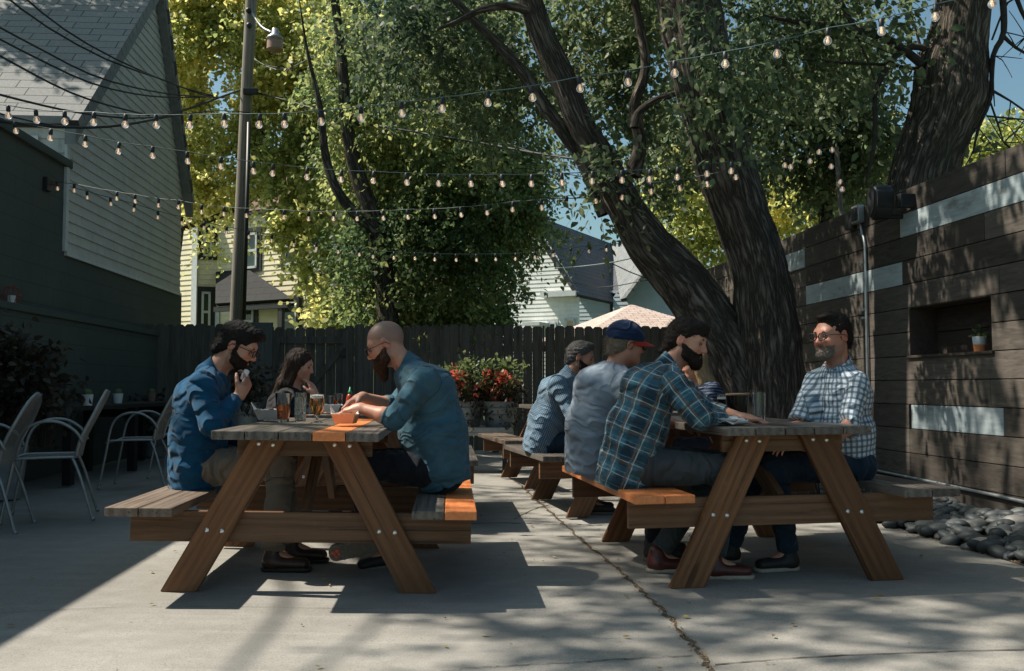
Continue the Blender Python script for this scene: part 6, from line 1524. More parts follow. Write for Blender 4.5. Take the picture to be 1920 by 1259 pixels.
def person(label, S):
    """S: joints in world space. hd (head centre), hf (face dir), hu (head up), nb (neck base), sh/el/wr {n,f}, pv (pelvis), kn/an/to {n,f}"""
    t = thing('person', label, 'person', S['pv'])
    J = {k: (V3(v) if not isinstance(v, dict) else {a: V3(b) for a, b in v.items()}) for k, v in S.items() if k in ('hd', 'hf', 'hu', 'nb', 'sh', 'el', 'wr', 'pv', 'kn', 'an', 'to', 'hip')}
    for q in ('n', 'f'):
        if S.get('show_sole') != q:
            z_ = gz(J['an'][q][0], J['an'][q][1])+.090; J['an'][q][2] = z_; J['to'][q][2] = z_-.05
    f, u, s = frame(J['hf'], J.get('hu', (0, 0, 1))); hd = J['hd']; hk = S.get('hk', 1.0); nb = J['nb']; pv = J['pv']
    side = nrm(J['sh']['f']-J['sh']['n']); up = nrm(nb-pv); fwd = nrm(np.cross(up, side)); 
    if fwd.dot(nrm(np.array([J['kn']['n'][0]-pv[0], J['kn']['n'][1]-pv[1], 0]))) < 0: fwd = -fwd
    bd = S.get('build', 1.0); rt = S.get('ratio', 1.36); belly = S.get('belly', 0.0); curve = S.get('curve', .05)
    mid = (nb+pv)/2-fwd*curve; chest = pv+(nb-pv)*.72-fwd*curve*.7; waist = pv+(nb-pv)*.32-fwd*curve*.5
    def torso(v, g, w_=1.0):
        v.cone(pv+up*.02, waist, .118*bd+g, (.112+belly*.3)*bd+g, side, rt, .05); v.cone(waist, chest, (.112+belly*.3)*bd+g, .118*bd+g, side, rt, .05)
        v.cone(chest, nb-up*.05, .118*bd+g, .062+g, side, rt+.07, .06)
        v.cone(J['sh']['n']-side*-.02, nb-up*.03, .062*bd+g*.6, .055+g*.4, k=.05); v.cone(J['sh']['f']+side*-.02, nb-up*.03, .062*bd+g*.6, .055+g*.4, k=.05)
        if belly: v.ell(waist+fwd*(.05+belly*.6), (.10*bd+g, .13*bd+g, .12+g), rotm(fwd, up, side), .06)
    allp = [hd-.16, hd+.16, pv-.25, pv+.25]+[p for a in ('sh', 'el', 'wr', 'kn', 'an', 'to') for p in J[a].values()]+[S['hand_far'] if 'hand_far' in S else hd]
    lo = np.min([np.min([p for p in allp], 0)], 0)-.12; hi = np.max(allp, 0)+.12
    # ---- body: one continuous surface (head, neck, trunk, arms, hands, legs)
    v = Vol(lo, hi, S.get('vs', .0045))
    torso(v, -.012); head_prims(v, hd, f, u, s, hk)
    v.cone(hd-u*.045*hk-f*.022, nb-up*.0, .053*hk, .058, k=.03)
    for q in ('n', 'f'):
        v.cone(J['sh'][q], J['el'][q], .046*bd, .037, k=.03); m_ = J['el'][q]+(J['wr'][q]-J['el'][q])*.3; v.cone(J['el'][q], m_, .037, .040, k=.02); v.cone(m_, J['wr'][q], .040, .026, k=.02)
        hip = pv+side*(.09 if q == 'f' else -.09); v.cone(hip, J['kn'][q], .078, .05, k=.04); v.cone(J['kn'][q], J['an'][q], .047, .032, k=.03); fd_ = nrm((J['to'][q]-J['an'][q])*V3((1, 1, S.get('toez', .0)))); ub_ = nrm(V3(S.get('shoeup', {}).get(q, (0, 0, 1)))); v.cone(J['an'][q], J['an'][q]-ub_*.035+fd_*.10, .030, .020, k=.02)
    for q, hnd in S.get('hands', {}).items(): hand(v, J['wr'][q], *hnd)
    ob_ = finish('body', v, M[S.get('skin', 'skin')], t)
    nv = len(ob_.data.vertices); co_ = np.empty(nv*3, np.float32); ob_.data.vertices.foreach_get('co', co_); co_ = co_.reshape(-1, 3); lx = (co_-hd) @ np.stack([f, s, u], 1)/hk; a_, b_, d_ = lx.T
    g3 = lambda c, r: np.exp(-(((a_-c[0])/r)**2+((np.abs(b_)-c[1])/r)**2+((d_-c[2])/r)**2))
    rud = np.clip(.8*g3((.075, .035, -.03), .024)+.9*g3((.11, .0, -.025), .016)+.8*g3((0, .08, 0), .03)+1.2*g3((.085, .0, -.06), .013), 0, 1)
    for q, hnd in S.get('hands', {}).items(): rud = np.maximum(rud, .45*np.exp(-(np.linalg.norm(co_-(J['wr'][q]+nrm(hnd[0])*.10), axis=1)/.05)**2))
    sm_ = lambda x, e0, e1: np.clip((x-e0)/(e1-e0), 0, 1)**2
    stb = (.75 if S.get('goatee') else .55)*sm_(-(d_+.030+(.4*(a_-.03))), -.012, .02)*(np.abs(lx).max(1) < .16)*(a_ > -.01) if S.get('beard') else 0*a_
    if S.get('scalp'): stb = np.maximum(stb, .9*sm_(d_*.95-a_*.42+.035*np.clip(-a_*8, 0, 1)+.006*vnoise(co_*60, 3), .006, .034)*(a_ < .09)*(np.linalg.norm(lx, axis=1) < .2))
    for nm, val in (('ruddy', rud), ('stubble', stb)): at = ob_.data.attributes.new(nm, 'FLOAT', 'POINT'); at.data.foreach_set('value', val.astype(np.float32))
    # eyes
    for q in (1, -1):
        e = hd+(f*.0815+s*q*.031+u*.004)*hk; m = MB(); m.sph(e-f*.001, .0096*hk, 12, 8); eo = atw(m, 'eye', M['eye'], t, smooth=True)
        m = MB(); m.sph(e+(f*.0052-u*.001)*hk, .0062*hk, 10, 6); io = m.build('iris', M['iris'], eo, smooth=True)
    # ---- trousers
    if S.get('legs', 1):
        v = Vol(lo, hi, .0075); g = .014
        v.cone(pv-up*.02, pv+up*.09, .118*bd, .112*bd, side, rt-.06, .04)
        bones = [(pv-up*.1, pv+up*.2, .13, -fwd, 0)]
        for q in ('n', 'f'):
            hip = pv+side*(.085 if q == 'f' else -.085)-up*.01; kn, an = J['kn'][q], J['an'][q]; ank = an+(kn-an)*.06
            v.cone(hip, kn, .100*bd, .072, k=.05); v.cone(kn, ank, .070, S.get('cuff', .056), k=.035); bones += [(hip, kn, .085, (0, 0, -1), 0), (kn, an, .06, -fwd, .45)]
        for q in ('n', 'f'):
            an = J['an'][q]; d = nrm(an-J['kn'][q])
            sl, g_ = v._sl(an-.13, an+.13)
            if sl: dd = sum((g_[i]-np.float32(an[i]))*d[i] for i in range(3))-S.get('cufflift', -.005); rr_ = np.sqrt(sum((g_[i]-np.float32(an[i]))**2 for i in range(3))); v.f[sl] = np.where(rr_ < .12, np.maximum(v.f[sl], dd), v.f[sl])
        finish('trousers', v, M[S['trousers']], t, bones, fold=.009, seed=S.get('seed', 0)+40, foldfreq=.9)
    # ---- shoes
    for q in ('n', 'f'):
        if not S.get('shoes'): break
        an, to = J['an'][q], J['to'][q]; d = nrm((to-an)*V3((1, 1, S.get('toez', .0)))); up_ = S.get('shoeup', {}).get(q, (0, 0, 1)); a_, b_, c_ = frame(d, up_); R = rotm(a_, b_, c_); fl = an-b_*.075
        v = Vol(an-.3, an+.3, .005); v.ell(fl+a_*.0+b_*.035, (.055, .040, .048), R, .03); v.cone(fl+a_*.0+b_*.03, fl+a_*.16+b_*.022, .038, .030, c_, 1.25, .03); v.cone(an+b_*.01, fl+b_*.03, .042, .042, k=.02)
        v.plane(fl, -b_); so_ = finish('shoe', v, M[S['shoes'][0]], t, [(fl, fl+a_*.2, .05, b_, 0)], fold=.002, seed=3)
        v = Vol(an-.3, an+.3, .0045); v.cone(fl-a_*.02, fl+a_*.06, .040, .036, c_, 1.05, .02); v.cone(fl+a_*.06, fl+a_*.165, .036, .036, c_, 1.25, .02)
        v.plane(fl+b_*.006, b_); v.plane(fl-b_*.014, -b_); so2 = finish('sole', v, M[S['shoes'][1]], so_)
        if q == S.get('show_sole'):
            m = MB(); r = random.Random(1)
            for i in range(13):
                for j in range(-3, 4):
                    x = -.045+i*.019; y = j*.0145+(.007 if i % 2 else 0); w_ = .034 if x < .05 else .043
                    if abs(y) < w_*math.sqrt(max(0, 1-max(0, (x-.11)/.085)**2)) and x < .185:
                        c0 = fl-b_*.0145+a_*x+c_*y; Rm = Matrix(((a_[0], c_[0], b_[0], c0[0]), (a_[1], c_[1], b_[1], c0[1]), (a_[2], c_[2], b_[2], c0[2]), (0, 0, 0, 1)))
                        m.lathe([(.0065, -.0005), (.0062, -.003), (.0035, -.003), (.003, -.0008), (0, -.0008)], 8, M=Rm)
            o_ = m.build('tread', M['sole_grey'], so_)
            m = MB()
            for x, y, w_ in ((.178, .006, .010), (.165, -.018, .009), (.157, .012, .011), (.150, -.005, .008), (.172, -.004, .007)):
                c0 = fl-b_*.0155+a_*x+c_*y; m.sph(c0, w_, 10, 6, (1, 1, .35), Matrix(((a_[0], c_[0], b_[0], 0), (a_[1], c_[1], b_[1], 0), (a_[2], c_[2], b_[2], 0), (0, 0, 0, 1))))
            o_ = m.build('toe_pad', M['sole_red'], so_)
    # ---- shirt
    g = S.get('loose', .016); v = Vol(lo, hi, .006); torso(v, g)
    hem = S.get('hem', .06); v.cone(waist, pv-up*hem, .124*bd+g*.8, .132*bd, side, rt-.02, .05)
    bones = [(pv-up*.15, nb, .17, -fwd, 0)]
    for q in ('n', 'f'):
        sl_ = S.get('sleeve', 1.0); sh, el, wr = J['sh'][q], J['el'][q], J['wr'][q]; L1 = np.linalg.norm(el-sh); L2 = np.linalg.norm(wr-el); tot_ = sl_*(L1+L2); rS = .060*bd+g*.6; rE = .050+g*.5
        rf = V3((0, -1, 0))
        if tot_ <= L1:
            end = sh+(el-sh)*(tot_/L1); v.cone(sh, end, rS, rE+.012*S.get('slw', 1), k=.02); dr = nrm(el-sh)
        else:
            v.cone(sh, el, rS, rE, k=.018); end = el+(wr-el)*min(1, (tot_-L1)/L2); v.cone(el, end, rE, S.get('cuffr', .040), k=.02); dr = nrm(wr-el)
            if S.get('roll'): v.cone(end-dr*.045, end-dr*.012, .047, .047, k=.006)
        bones += [(sh, el, .06, rf, 0), (el, el+(wr-el), .05, rf, L1)]
        sl, g_ = v._sl(end-.09, end+.09)
        dd = sum((g_[i]-np.float32(end[i]))*dr[i] for i in range(3)); rr_ = np.sqrt(sum((g_[i]-np.float32(end[i]))**2 for i in range(3))); v.f[sl] = np.where((rr_ < .085), np.maximum(v.f[sl], dd), v.f[sl])
    # neckline opening and hem plane
    nd = nrm(hd-u*.04-nb); v.plane(nb+nd*(.012 if S.get('collar') else .02)+0*up, nd+.0*fwd) if False else None
    v.cone(nb-up*.0+nd*.0, nb+nd*.12, .060, .075, k=.012, op='sub'); v.plane(pv-up*(hem+.05), -up)
    v.f[:] = v.f
    finish('shirt', v, M[S['shirt']], t, bones, fold=S.get('fold', .014), seed=S.get('seed', 0))
    if S.get('collar'):
        v = Vol(nb-.2, nb+.2, .004); R_ = .060
        n1 = nrm(nd-fwd*.0)
        v.cone(nb-n1*.02, nb+n1*.050-fwd*.006, .082, .069, k=.01); v.cone(nb-n1*.05, nb+n1*.10-fwd*.006, .068, .060, k=.006, op='sub')
        for q in (1, -1): v.cone(nb+fwd*.050+side*q*.045+n1*.018, nb+fwd*.078+side*q*.050-n1*.030, .013, .009, side, 1.7, .012)
        v.plane(nb+n1*.040+0*fwd, nrm(n1+.35*fwd)); v.cone(nb+fwd*.11-n1*.05, nb+fwd*.08+n1*.05, .016, .024, k=.006, op='sub')
        finish('collar', v, M[S['shirt']], t, [(nb-n1*.05, nb+n1*.05, .065, -fwd, .3)], fold=.002, seed=5)
    # ---- hair, beard, glasses, cap
    R = rotm(f, u, s); p = lambda a, b, d: hd+(f*a+s*b+u*d)*hk
    hr = S.get('hair')
    if hr:
        v = Vol(hd-.2, hd+.2 if hr[0] != 'long' else hd+.2, .0042)
        if hr[0] == 'long': v = Vol(hd-V3((.26, .2, .42)), hd+.18, .005)
        th = hr[2] if len(hr) > 2 else .010
        v.ell(p(-.014, 0, .038), ((.098+th)*hk, (.079+th*.8)*hk, (.089+th)*hk), R, .02)
        if hr[0] == 'shaved':
            v.f[:] = 1; v.ell(p(-.012, 0, .035), (.0985*hk, .0785*hk, .0895*hk), R, .02); v.plane(p(.030, 0, .06), nrm(f-u*.35)); v.plane(p(-.05, 0, -.035), -nrm(u+f*.35))
        if hr[0] == 'short':
            v.cone(p(-.06, .03, -.02), p(-.075, .02, -.05), .040, .030, k=.03); v.cone(p(-.06, -.03, -.02), p(-.075, -.02, -.05), .040, .030, k=.03)
            v.ell(p(.045, 0, .105), (.045, .055, .022+th*.5), R, .02)
            v.plane(p(.060, 0, .050), nrm(f*1.0-u*.62)); v.plane(p(-.05, 0, -.062), -nrm(u*1.0-f*.15)*1)
            for q in (1, -1): v.ell(p(.042, q*.075, -.035), (.055, .035, .060), R, .008, 'sub')
            for q in (1, -1): v.ell(p(-.004, q*.085, -.004), (.022, .022, .034), R, .006, 'sub')
            for q in (1, -1): v.cone(p(.016, q*.069, .03), p(.012, q*.068, -.022), .009, .006, k=.01)
        if hr[0] == 'mop':  # fuller, swept back with a front tuft
            v.cone(p(-.06, .03, -.02), p(-.085, .02, -.055), .045, .034, k=.03); v.cone(p(-.06, -.03, -.02), p(-.085, -.02, -.055), .045, .034, k=.03)
            v.ell(p(.055, 0, .100), (.05, .058, .030), R, .02); v.ell(p(.095, .01, .085), (.022, .045, .022), R, .015)
            v.plane(p(.075, 0, .045), nrm(f*1.0-u*.75)); v.plane(p(-.05, 0, -.075), -nrm(u*1.0-f*.2))
            for q in (1, -1): v.ell(p(.048, q*.075, -.035), (.055, .035, .062), R, .008, 'sub'); v.ell(p(-.002, q*.088, -.006), (.022, .020, .034), R, .006, 'sub'); v.cone(p(.020, q*.072, .03), p(.020, q*.070, -.045), .012, .010, k=.01)
        if hr[0] == 'bob':  # ear-length dark hair flicking out at the nape
            v.cone(p(-.055, .03, -.02), p(-.095, .02, -.070), .05, .030, k=.03); v.cone(p(-.055, -.03, -.02), p(-.095, -.02, -.070), .05, .030, k=.03)
            v.ell(p(.06, 0, .085), (.045, .062, .032), R, .02); v.ell(p(.085, -.02, .06), (.020, .035, .028), R, .015)
            v.plane(p(.080, 0, .030), nrm(f*1.0-u*.85)); v.plane(p(-.06, 0, -.095), -nrm(u*1.0-f*.2))
            for q in (1, -1): v.ell(p(.055, q*.075, -.045), (.055, .035, .070), R, .008, 'sub'); v.ell(p(.002, q*.090, -.012), (.020, .018, .030), R, .006, 'sub')
        if S.get('cap'): v.plane(p(0, 0, .030), u)
        if hr[0] == 'long':
            for q in (1, -1): v.cone(p(-.035, q*.045, .02), p(-.07, q*.05, -.17), .055, .05, k=.03); v.cone(p(-.07, q*.05, -.16), p(-.13, q*.03, -.30), .05, .025, k=.03); v.cone(p(.01, q*.075, .03), p(-.02, q*.085, -.16), .022, .028, k=.02)
            v.plane(p(.060, 0, .05), nrm(f*1.0-u*.42)) if False else None
            v.ell(p(.085, 0, -.028), (.072, .062, .088), R, .01, 'sub')
        o = finish('hair', v, M[hr[1]], t, None, hairy=S.get('hairy', .012), seed=2+S.get('seed', 0), hf=(70, 22, 70) if hr[0] != 'long' else (80, 80, 10), st=None if hr[0] == 'shaved' else ((2600, .020, .0009, -f*.9-u*.25, .30, 5) if hr[0] != 'long' else (2600, .035, .0009, -u*1.6-f*.5, .10, 5)))
    be = S.get('beard')
    if be:
        v = Vol(hd-.2, hd+.2, .0038); L_ = be[1]; w2 = be[2] if len(be) > 2 else 1.0
        fe = Vol(hd-.2, hd+.2, .0038); fe.ell(p(.022, 0, -.02), (.0735*hk, .0700*hk, .0915*hk), R, .02); fe.ell(p(-.006, 0, .02), (.088*hk, .0735*hk, .088*hk), R, .02)
        fe.ell(p(.068, 0, -.088), (.029*hk, .032*hk, .026*hk), R, .02)
        for q in (1, -1): fe.cone(p(.0, q*.045, -.055), p(.060, q*.018, -.088), .032*hk, .027*hk, k=.03); fe.ell(p(.055, q*.040, -.025), (.031*hk, .024*hk, .027*hk), R, .02)
        fe.plane(p(.020, 0, -.020), nrm(u*.90+f*.36)); fe.plane(p(.004, 0, -.020), -nrm(f*.86+u*.5)); fe.plane(p(.0, 0, 0), -nrm(f)); fe.plane(p(.104, 0, 0), f)
        v.f = fe.f.copy()
        for q in (1, -1):
            v.cone(p(.018, q*.066, -.030), p(.030, q*.058, -.070), .009*w2, .018*w2, k=.02); v.cone(p(.030, q*.056, -.070), p(.072, q*.022, -.095), .021*w2, .022*w2, k=.02)
            v.cone(p(.086, q*.004, -.046), p(.078, q*.030, -.064), .0085, .0085, k=.008)   # moustache
        v.cone(p(.070, 0, -.090), p(.078, 0, -.100-L_), .030*w2, .022*w2, k=.03)
        v.ell(p(.099, 0, -.061), (.016, .017, .0065), R, .004, 'sub')
        if S.get('goatee'): v.plane(p(.052, 0, 0), -nrm(f)); v.plane(p(0, 0, -.044), u)
        finish('beard', v, M[be[0]], t, None, hairy=.007, seed=6, hf=(110, 110, 60), st=(2200, .011+max(0, L_)*.25, .0008, -u*.7+f*.25, .75, 6))
    # eyebrows
    if S.get('brow'):
        m = MB()
        for q in (1, -1): m.tube([p(.091, q*.014, .022), p(.092, q*.030, .027), p(.082, q*.048, .022)], [.003, .004, .002], 6)
        atw(m, 'eyebrows', M[S['brow']], t, smooth=True)
    if S.get('glasses'):
        gc = M['black']; g_ = thing if False else None
        m = MB()
        for q in (1, -1):
            ring = [p(.108+.000*math.cos(a), q*(.032)+.0235*math.cos(a), .002+.0165*max(-1, min(1, 1.25*math.sin(a)))) for a in [2*PI*k/20 for k in range(21)]]
            m.tube([Vector(x) for x in ring], .0032, 6); m.tube([Vector(p(.106, q*.056, .010)), Vector(p(.06, q*.077, .010)), Vector(p(-.005, q*.083, .008)), Vector(p(-.022, q*.083, -.012))], .0022, 6)
        m.tube([Vector(p(.109, .009, .005)), Vector(p(.111, 0, .008)), Vector(p(.109, -.009, .005))], .0022, 6)
        go = atw(m, 'glasses', gc, t, smooth=True)
        m = MB()
        for q in (1, -1):
            rg = [Vector(p(.108, q*.032+.0225*math.cos(a), .002+.0155*max(-1, min(1, 1.25*math.sin(a))))) for a in [2*PI*k/20 for k in range(20)]]; m.prism(rg, f*.0012)
        m.build('lens', M['lens'], go)
    if S.get('cap'):
        v = Vol(hd-.2, hd+.2, .004); v.ell(p(-.010, 0, .042), (.115*hk, .096*hk, .097*hk), R, .01); v.ell(p(-.012, 0, .030), (.098*hk, .080*hk, .080*hk), R, .006, 'sub'); v.plane(p(.0, 0, .022), -nrm(u-f*.05))
        co_ = finish('cap', v, M['cap_blue'], t, [(p(0, 0, 0), p(0, 0, .2), .09, f, 0)], fold=.0015)
        vv = []; ff = []; na, nr_ = 17, 6
        for i in range(na):
            a = math.radians(-82+164*i/(na-1))
            for j in range(nr_):
                e = j/(nr_-1)*.075*math.cos(a)**.55; vv.append(p(-.010+.110*math.cos(a)+e, .091*math.sin(a)*(1-.05*j/(nr_-1)), .034-.020*math.sin(a)**2-.018*j/(nr_-1)))
        for i in range(na-1):
            for j in range(nr_-1): b0 = i*nr_+j; ff.append((b0, b0+1, b0+nr_+1, b0+nr_))
        b_ = raw('cap_brim', vv, ff, M['cap_red'], co_, True); md = b_.modifiers.new('s', 'SOLIDIFY'); md.thickness = .004
        m = MB(); m.sph(p(-.010, 0, .134), .008, 10, 6); o_ = m.build('cap_button', M['cap_red'], co_, smooth=True)
    return t, J, (f, u, s)
def hand(v, wr, d, pn, curl=.5, thumb=1, spread=.1, k=.95):
    """wrist, finger direction, palm normal (palm faces this way), curl 0..1, thumb side sign"""
    wr = V3(wr); d = nrm(d); pn = V3(pn); pn = nrm(pn-d*pn.dot(d)); sd = np.cross(pn, d)*thumb   # towards the thumb
    R = rotm(d, pn, sd); c = wr+d*.052*k
    v.ell(c, (.050*k, .038*k, .016*k), np.stack([d, sd, pn], 1), .012); v.cone(wr, wr+d*.03, .026, .026, sd, 1.15, .015)
    Ls = [(.043, .026, .020), (.047, .029, .021), (.043, .027, .020), (.034, .020, .017)]
    for i, L_ in enumerate(Ls):
        off = (1.5-i)*.0195*k; base = wr+d*(.088-.004*abs(i-1))*k+sd*off; dd = nrm(d+sd*(1.5-i)*spread); p = base; r = .0088-.0006*(i == 3)-.0002*i; cu = 0
        v.cone(wr+d*.05*k+sd*off*.9, base, .011, r+.0008, k=.008)
        for j, l in enumerate(L_):
            cu += curl*(.75, .95, .6)[j]*(1+.12*(i-1)); q = p+(dd*math.cos(cu)+pn*math.sin(cu))*l*k; v.cone(p, q, r, r-.0009, k=.004); p = q; r -= .0009
    tb = wr+d*.022*k+sd*.026*k; q1 = tb+nrm(d*.75+sd*.75+pn*.35)*.042*k; q2 = q1+nrm(d*1.0+sd*.15+pn*(.35+curl*.5))*.032*k; q3 = q2+nrm(d*1.0-sd*.15+pn*(.35+curl*.6))*.024*k
    v.cone(wr+d*.012*k+sd*.012, tb, .016, .0145, k=.012); v.cone(tb, q1, .0145, .0112, k=.01); v.cone(q1, q2, .0108, .0098, k=.004); v.cone(q2, q3, .0098, .0082, k=.004)
X_ = V3((1, 0, 0)); Y_ = V3((0, 1, 0)); Z_ = V3((0, 0, 1))
def j2(n, f): return {'n': V3(P(*n)), 'f': V3(P(*f))}
# 1 ---- man in deep blue shirt, left table, facing right
Y = 5.05
t1, _, _ = person('dark-haired man in a deep blue shirt and khaki trousers eating at the left table', dict(
    hd=P(446, 650, Y), hf=(.90, -.05, -.42), hu=(.42, 0, .9), nb=P(400, 700, Y), sh=j2((379, 722, Y-.19), (385, 716, Y+.19)), el=j2((397, 797, Y-.24), (425, 815, Y+.20)), wr=j2((449, 742, Y-.09), (488, 848, Y+.10)),
    pv=P(372, 872, Y), kn=j2((528, 866, Y-.08), (520, 862, Y+.17)), an=j2((512, 1018, Y-.06), (548, 1005, Y+.2)), to=j2((590, 1040, Y-.06), (620, 1025, Y+.2)),
    hands={'n': (V3((.42, .25, .80)), V3((-.85, .5, .35)), .95, -1), 'f': (V3((1, -.1, -.15)), V3((0, -.2, -1)), .6, 1)},
    shirt='shirt_blue', trousers='khaki', shoes=('shoe_brown', 'shoe_dark'), collar=1, hair=('mop', 'hair_black', .010), beard=('beard_dark', .004, .85), brow='hair_black', glasses=1, sleeve=.94, cuffr=.038, curve=.045, seed=1, fold=.014, hem=.10, bd=1, cuff=.062, cufflift=-.02))
# 3 ---- bald man in denim shirt, facing left
Y = 5.08
person('bald man with a long beard in a washed denim shirt at the left table', dict(
    hd=P(724, 647, Y), hf=(-.90, -.06, -.42), hu=(-.42, 0, .9), nb=P(765, 690, Y), sh=j2((795, 715, Y-.20), (785, 708, Y+.19)), el=j2((738, 785, Y-.22), (742, 764, Y+.20)), wr=j2((676, 766, Y-.15), (680, 745, Y+.04)),
    pv=P(826, 874, Y), kn=j2((680, 872, Y-.10), (676, 868, Y+.16)), an=j2((690, 1012, Y-.14), (735, 1018, Y+.10)), to=j2((600, 1050, Y-.18), (660, 1035, Y+.02)),
    hands={'n': (V3((-1, .28, -.10)), V3((-.05, .25, -1)), .55, 1), 'f': (V3((-.90, -.42, -.36)), V3((-.1, -.1, -1)), .6, -1)},
    shirt='shirt_denim', trousers='jeans_dark', shoes=('shoe_dark', 'sole_grey'), collar=1, beard=('beard_brown', .045, 1.15), brow='hair_brown', glasses=1, sleeve=.66, roll=1, cuffr=.047, curve=.075, build=1.06, belly=.05, seed=3, fold=.015, hem=.06,
    shoeup={'n': V3((.12, .95, .30)), 'f': (0, 0, 1)}, show_sole='n', toez=.45, scalp=1))
# 6 ---- man in teal plaid shirt on orange bench
Y = 4.90
person('dark-bearded man in a teal plaid shirt sitting on the orange bench', dict(
    hd=P(1287, 642, Y), hf=(.84, -.46, -.22), hu=(.25, 0, .97), nb=P(1254, 692, Y), sh=j2((1262, 720, Y-.19), (1248, 708, Y+.19)), el=j2((1312, 782, Y-.26), (1330, 770, Y+.22)), wr=j2((1372, 790, Y-.05), (1395, 785, Y+.12)),
    pv=P(1182, 868, Y), kn=j2((1368, 880, Y-.13), (1350, 872, Y+.14)), an=j2((1338, 1036, Y-.06), (1232, 1016, Y+.12)), to=j2((1412, 1062, Y-.06), (1300, 1045, Y+.12)),
    hands={'n': (V3((1, .5, -.1)), V3((0, 0, -1)), .4, 1), 'f': (V3((1, -.4, -.1)), V3((0, 0, -1)), .5, -1)},
    shirt='plaid', trousers='jeans_grey', shoes=('shoe_oxblood', 'sole_pale'), collar=1, hair=('bob', 'hair_brown', .007), beard=('beard_dark', .006, .92), brow='hair_brown', sleeve=.80, cuffr=.048, roll=1, curve=.07, build=1.06, seed=6, fold=.018, hem=.10, cuff=.055, cufflift=-.03))
# 5 ---- man in cap and grey t-shirt
Y = 5.42
person('man in a navy cap with red brim and heather grey t-shirt on the orange bench', dict(
    hd=P(1173, 646, Y), hf=(.93, .30, -.12), hu=(.12, 0, 1), nb=P(1152, 692, Y), sh=j2((1172, 722, Y-.21), (1150, 712, Y+.19)), el=j2((1200, 785, Y-.23), (1200, 785, Y+.22)), wr=j2((1262, 795, Y-.12), (1262, 795, Y+.12)),
    pv=P(1112, 848, Y), kn=j2((1245, 865, Y-.10), (1245, 865, Y+.14)), an=j2((1225, 985, Y-.08), (1225, 985, Y+.14)), to=j2((1285, 1003, Y-.08), (1285, 1003, Y+.14)),
    hands={'n': (V3((1, .2, -.1)), V3((0, 0, -1)), .5, 1)}, shirt='tee_grey', trousers='jeans_dark', shoes=('shoe_dark', 'sole_grey'), hair=('short', 'hair_sandy', .010), cap=1, glasses=1, brow='hair_sandy', skin='skin_ruddy', sleeve=.40, curve=.06, build=1.05, belly=.03, seed=5, fold=.018, hem=.09, loose=.018))
# 7 ---- man in short-sleeved check shirt, right bench, facing left toward camera
Y = 5.12
person('man with grey beard in a white and blue checked short-sleeved shirt', dict(
    hd=P(1561, 632, Y), hf=(-.87, -.46, -.05), hu=(0, 0, 1), nb=P(1571, 690, Y+.03), sh=j2((1607, 722, Y-.12), (1531, 716, Y+.10)), el=j2((1592, 803, Y-.20), (1502, 800, Y+.02)), wr=j2((1510, 836, Y-.33), (1462, 822, Y-.20)),
    pv=P(1585, 866, Y+.06), kn=j2((1450, 878, Y-.12), (1420, 872, Y+.10)), an=j2((1478, 1000, Y-.08), (1370, 1000, Y+.15)), to=j2((1410, 1030, Y-.14), (1310, 1020, Y+.10)),
    hands={'n': (V3((-1, .1, .05)), V3((0, .2, -1)), .5, 1), 'f': (V3((-1, -.1, .0)), V3((0, 0, -1)), .5, -1)},
    shirt='check', trousers='jeans_blue', shoes=('shoe_dark', 'sole_pale'), collar=1, hair=('short', 'hair_brown', .003), goatee=1, beard=('beard_grey', -.008, .62), brow='hair_brown', glasses=1, skin='skin_ruddy', sleeve=.46, curve=.02, build=.93, ratio=1.16, belly=.03, seed=7, fold=.013, hem=.11, loose=.016, slw=1.6, front_ref=1, hk=1.02))
# 4 ---- man in gingham shirt, middle table
Y = 7.35
person('greying dark-haired bearded man in a fine blue gingham shirt at the middle picnic table', dict(
    hd=P(1089, 672, Y), hf=(.93, -.22, -.2), hu=(.2, 0, .98), nb=P(1068, 706, Y), sh=j2((1046, 722, Y-.20), (1056, 718, Y+.18)), el=j2((1073, 776, Y-.26), (1100, 770, Y+.2)), wr=j2((1118, 786, Y-.12), (1130, 780, Y+.1)),
    pv=P(1019, 828, Y), kn=j2((1125, 834, Y-.10), (1125, 832, Y+.14)), an=j2((1105, 925, Y-.08), (1105, 925, Y+.14)), to=j2((1150, 940, Y-.08), (1150, 940, Y+.14)),
    hands={'n': (V3((1, .3, -.1)), V3((0, 0, -1)), .4, 1)}, shirt='gingham', trousers='jeans_blue', shoes=('shoe_dark', 'sole_grey'), collar=1, hair=('short', 'hair_greying', .010), beard=('beard_dark', .002, .9), brow='hair_brown', skin='skin_tan', sleeve=.72, roll=1, cuffr=.045, curve=.05, build=1.05, seed=4, fold=.013, hem=.07, vs=.0055))
# 2 ---- woman with long hair
Y = 6.85
person('woman with long dark brown hair in a black top holding her hand to her mouth', dict(
    hd=P(562, 686, Y), hf=(.95, -.10, -.22), hu=(.2, 0, .98), hk=.93, nb=P(547, 730, Y), sh=j2((535, 748, Y-.16), (545, 746, Y+.16)), el=j2((596, 792, Y-.16), (585, 790, Y+.16)), wr=j2((591, 742, Y-.10), (620, 778, Y+.10)),
    pv=P(520, 842, Y), kn=j2((640, 842, Y-.08), (640, 842, Y+.12)), an=j2((630, 945, Y-.08), (630, 945, Y+.12)), to=j2((675, 960, Y-.08), (675, 960, Y+.12)),
    hands={'n': (V3((-.35, .15, .95)), V3((-.8, .4, -.2)), .42, -1, .05, .85)}, shirt='black_top', trousers='jeans_dark', shoes=('shoe_dark', 'sole_grey'), hair=('long', 'hair_long', .010), brow='hair_brown', sleeve=.5, curve=.03, build=.85, seed=2, fold=.010, hem=.05, loose=.008, vs=.005))
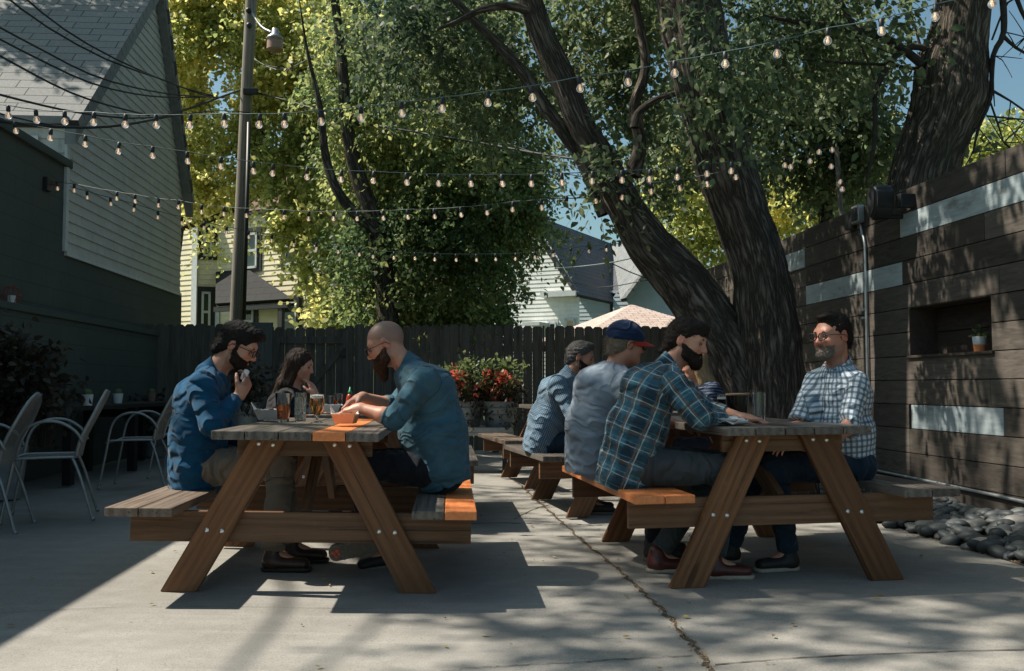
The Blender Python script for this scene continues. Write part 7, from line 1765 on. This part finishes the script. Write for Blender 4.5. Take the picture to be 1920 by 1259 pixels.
# 8 ---- woman in navy striped top, mostly hidden
Y = 7.25
person('fair-haired woman in a navy striped top, mostly hidden behind the man in plaid', dict(
    hd=P(1302, 684, Y), hf=(-.93, .1, -.2), hu=(-.1, 0, 1), hk=.93, nb=P(1318, 722, Y), sh=j2((1338, 732, Y-.17), (1322, 730, Y+.16)), el=j2((1335, 790, Y-.20), (1310, 790, Y+.16)), wr=j2((1280, 795, Y-.12), (1280, 795, Y+.1)),
    pv=P(1345, 835, Y), kn=j2((1250, 838, Y-.08), (1250, 838, Y+.12)), an=j2((1262, 935, Y-.08), (1262, 935, Y+.12)), to=j2((1222, 950, Y-.08), (1222, 950, Y+.12)),
    hands={'n': (V3((-1, .1, 0)), V3((0, 0, -1)), .4, 1, .05, .85)}, shirt='stripe', trousers='jeans_dark', shoes=('shoe_dark', 'sole_grey'), hair=('long', 'hair_blonde', .008), sleeve=.55, curve=.03, build=.88, seed=8, fold=.008, hem=.05, loose=.008, vs=.0055))
# things held or worn loosely
tk = thing('napkin_wrap', 'small white paper wrap held at the mouth of the man in blue', 'napkin', P(459, 703, 4.98)); m = MB(); m.cone = None
m.lathe([(0, -.03), (.012, -.028), (.017, 0), (.014, .026), (0, .03)], 10, M=Matrix.Rotation(.5, 4, 'Y')); o = m.build('wrap', M['paper'], tk, smooth=False)

# keys on a belt clip
kp = P(366, 884, 4.90); ky = thing('key_ring', 'bunch of keys on a silver clip at the hip of the man in blue', 'keys', kp)
m = MB(); m.tube([(-.01, 0, .045), (-.008, 0, .055), (.006, 0, .055), (.010, 0, .045), (.010, 0, .0), (.004, 0, -.006), (-.004, 0, -.006), (-.010, 0, .002)], .0028, 8); m.build('clip', M['metal'], ky, smooth=True)
for k in range(4):
    m = MB(); m.lathe([(0, 0), (.010, 0), (.010, .0022), (0, .0022)], 10); m.box((-.004, -.045, 0), (.004, -.006, .002)); m.build('key', M['metal'], ky, loc=(.002*k, -.002*k, -.010), rot=(PI/2+.2*k, .5*k-.8, .3*k))
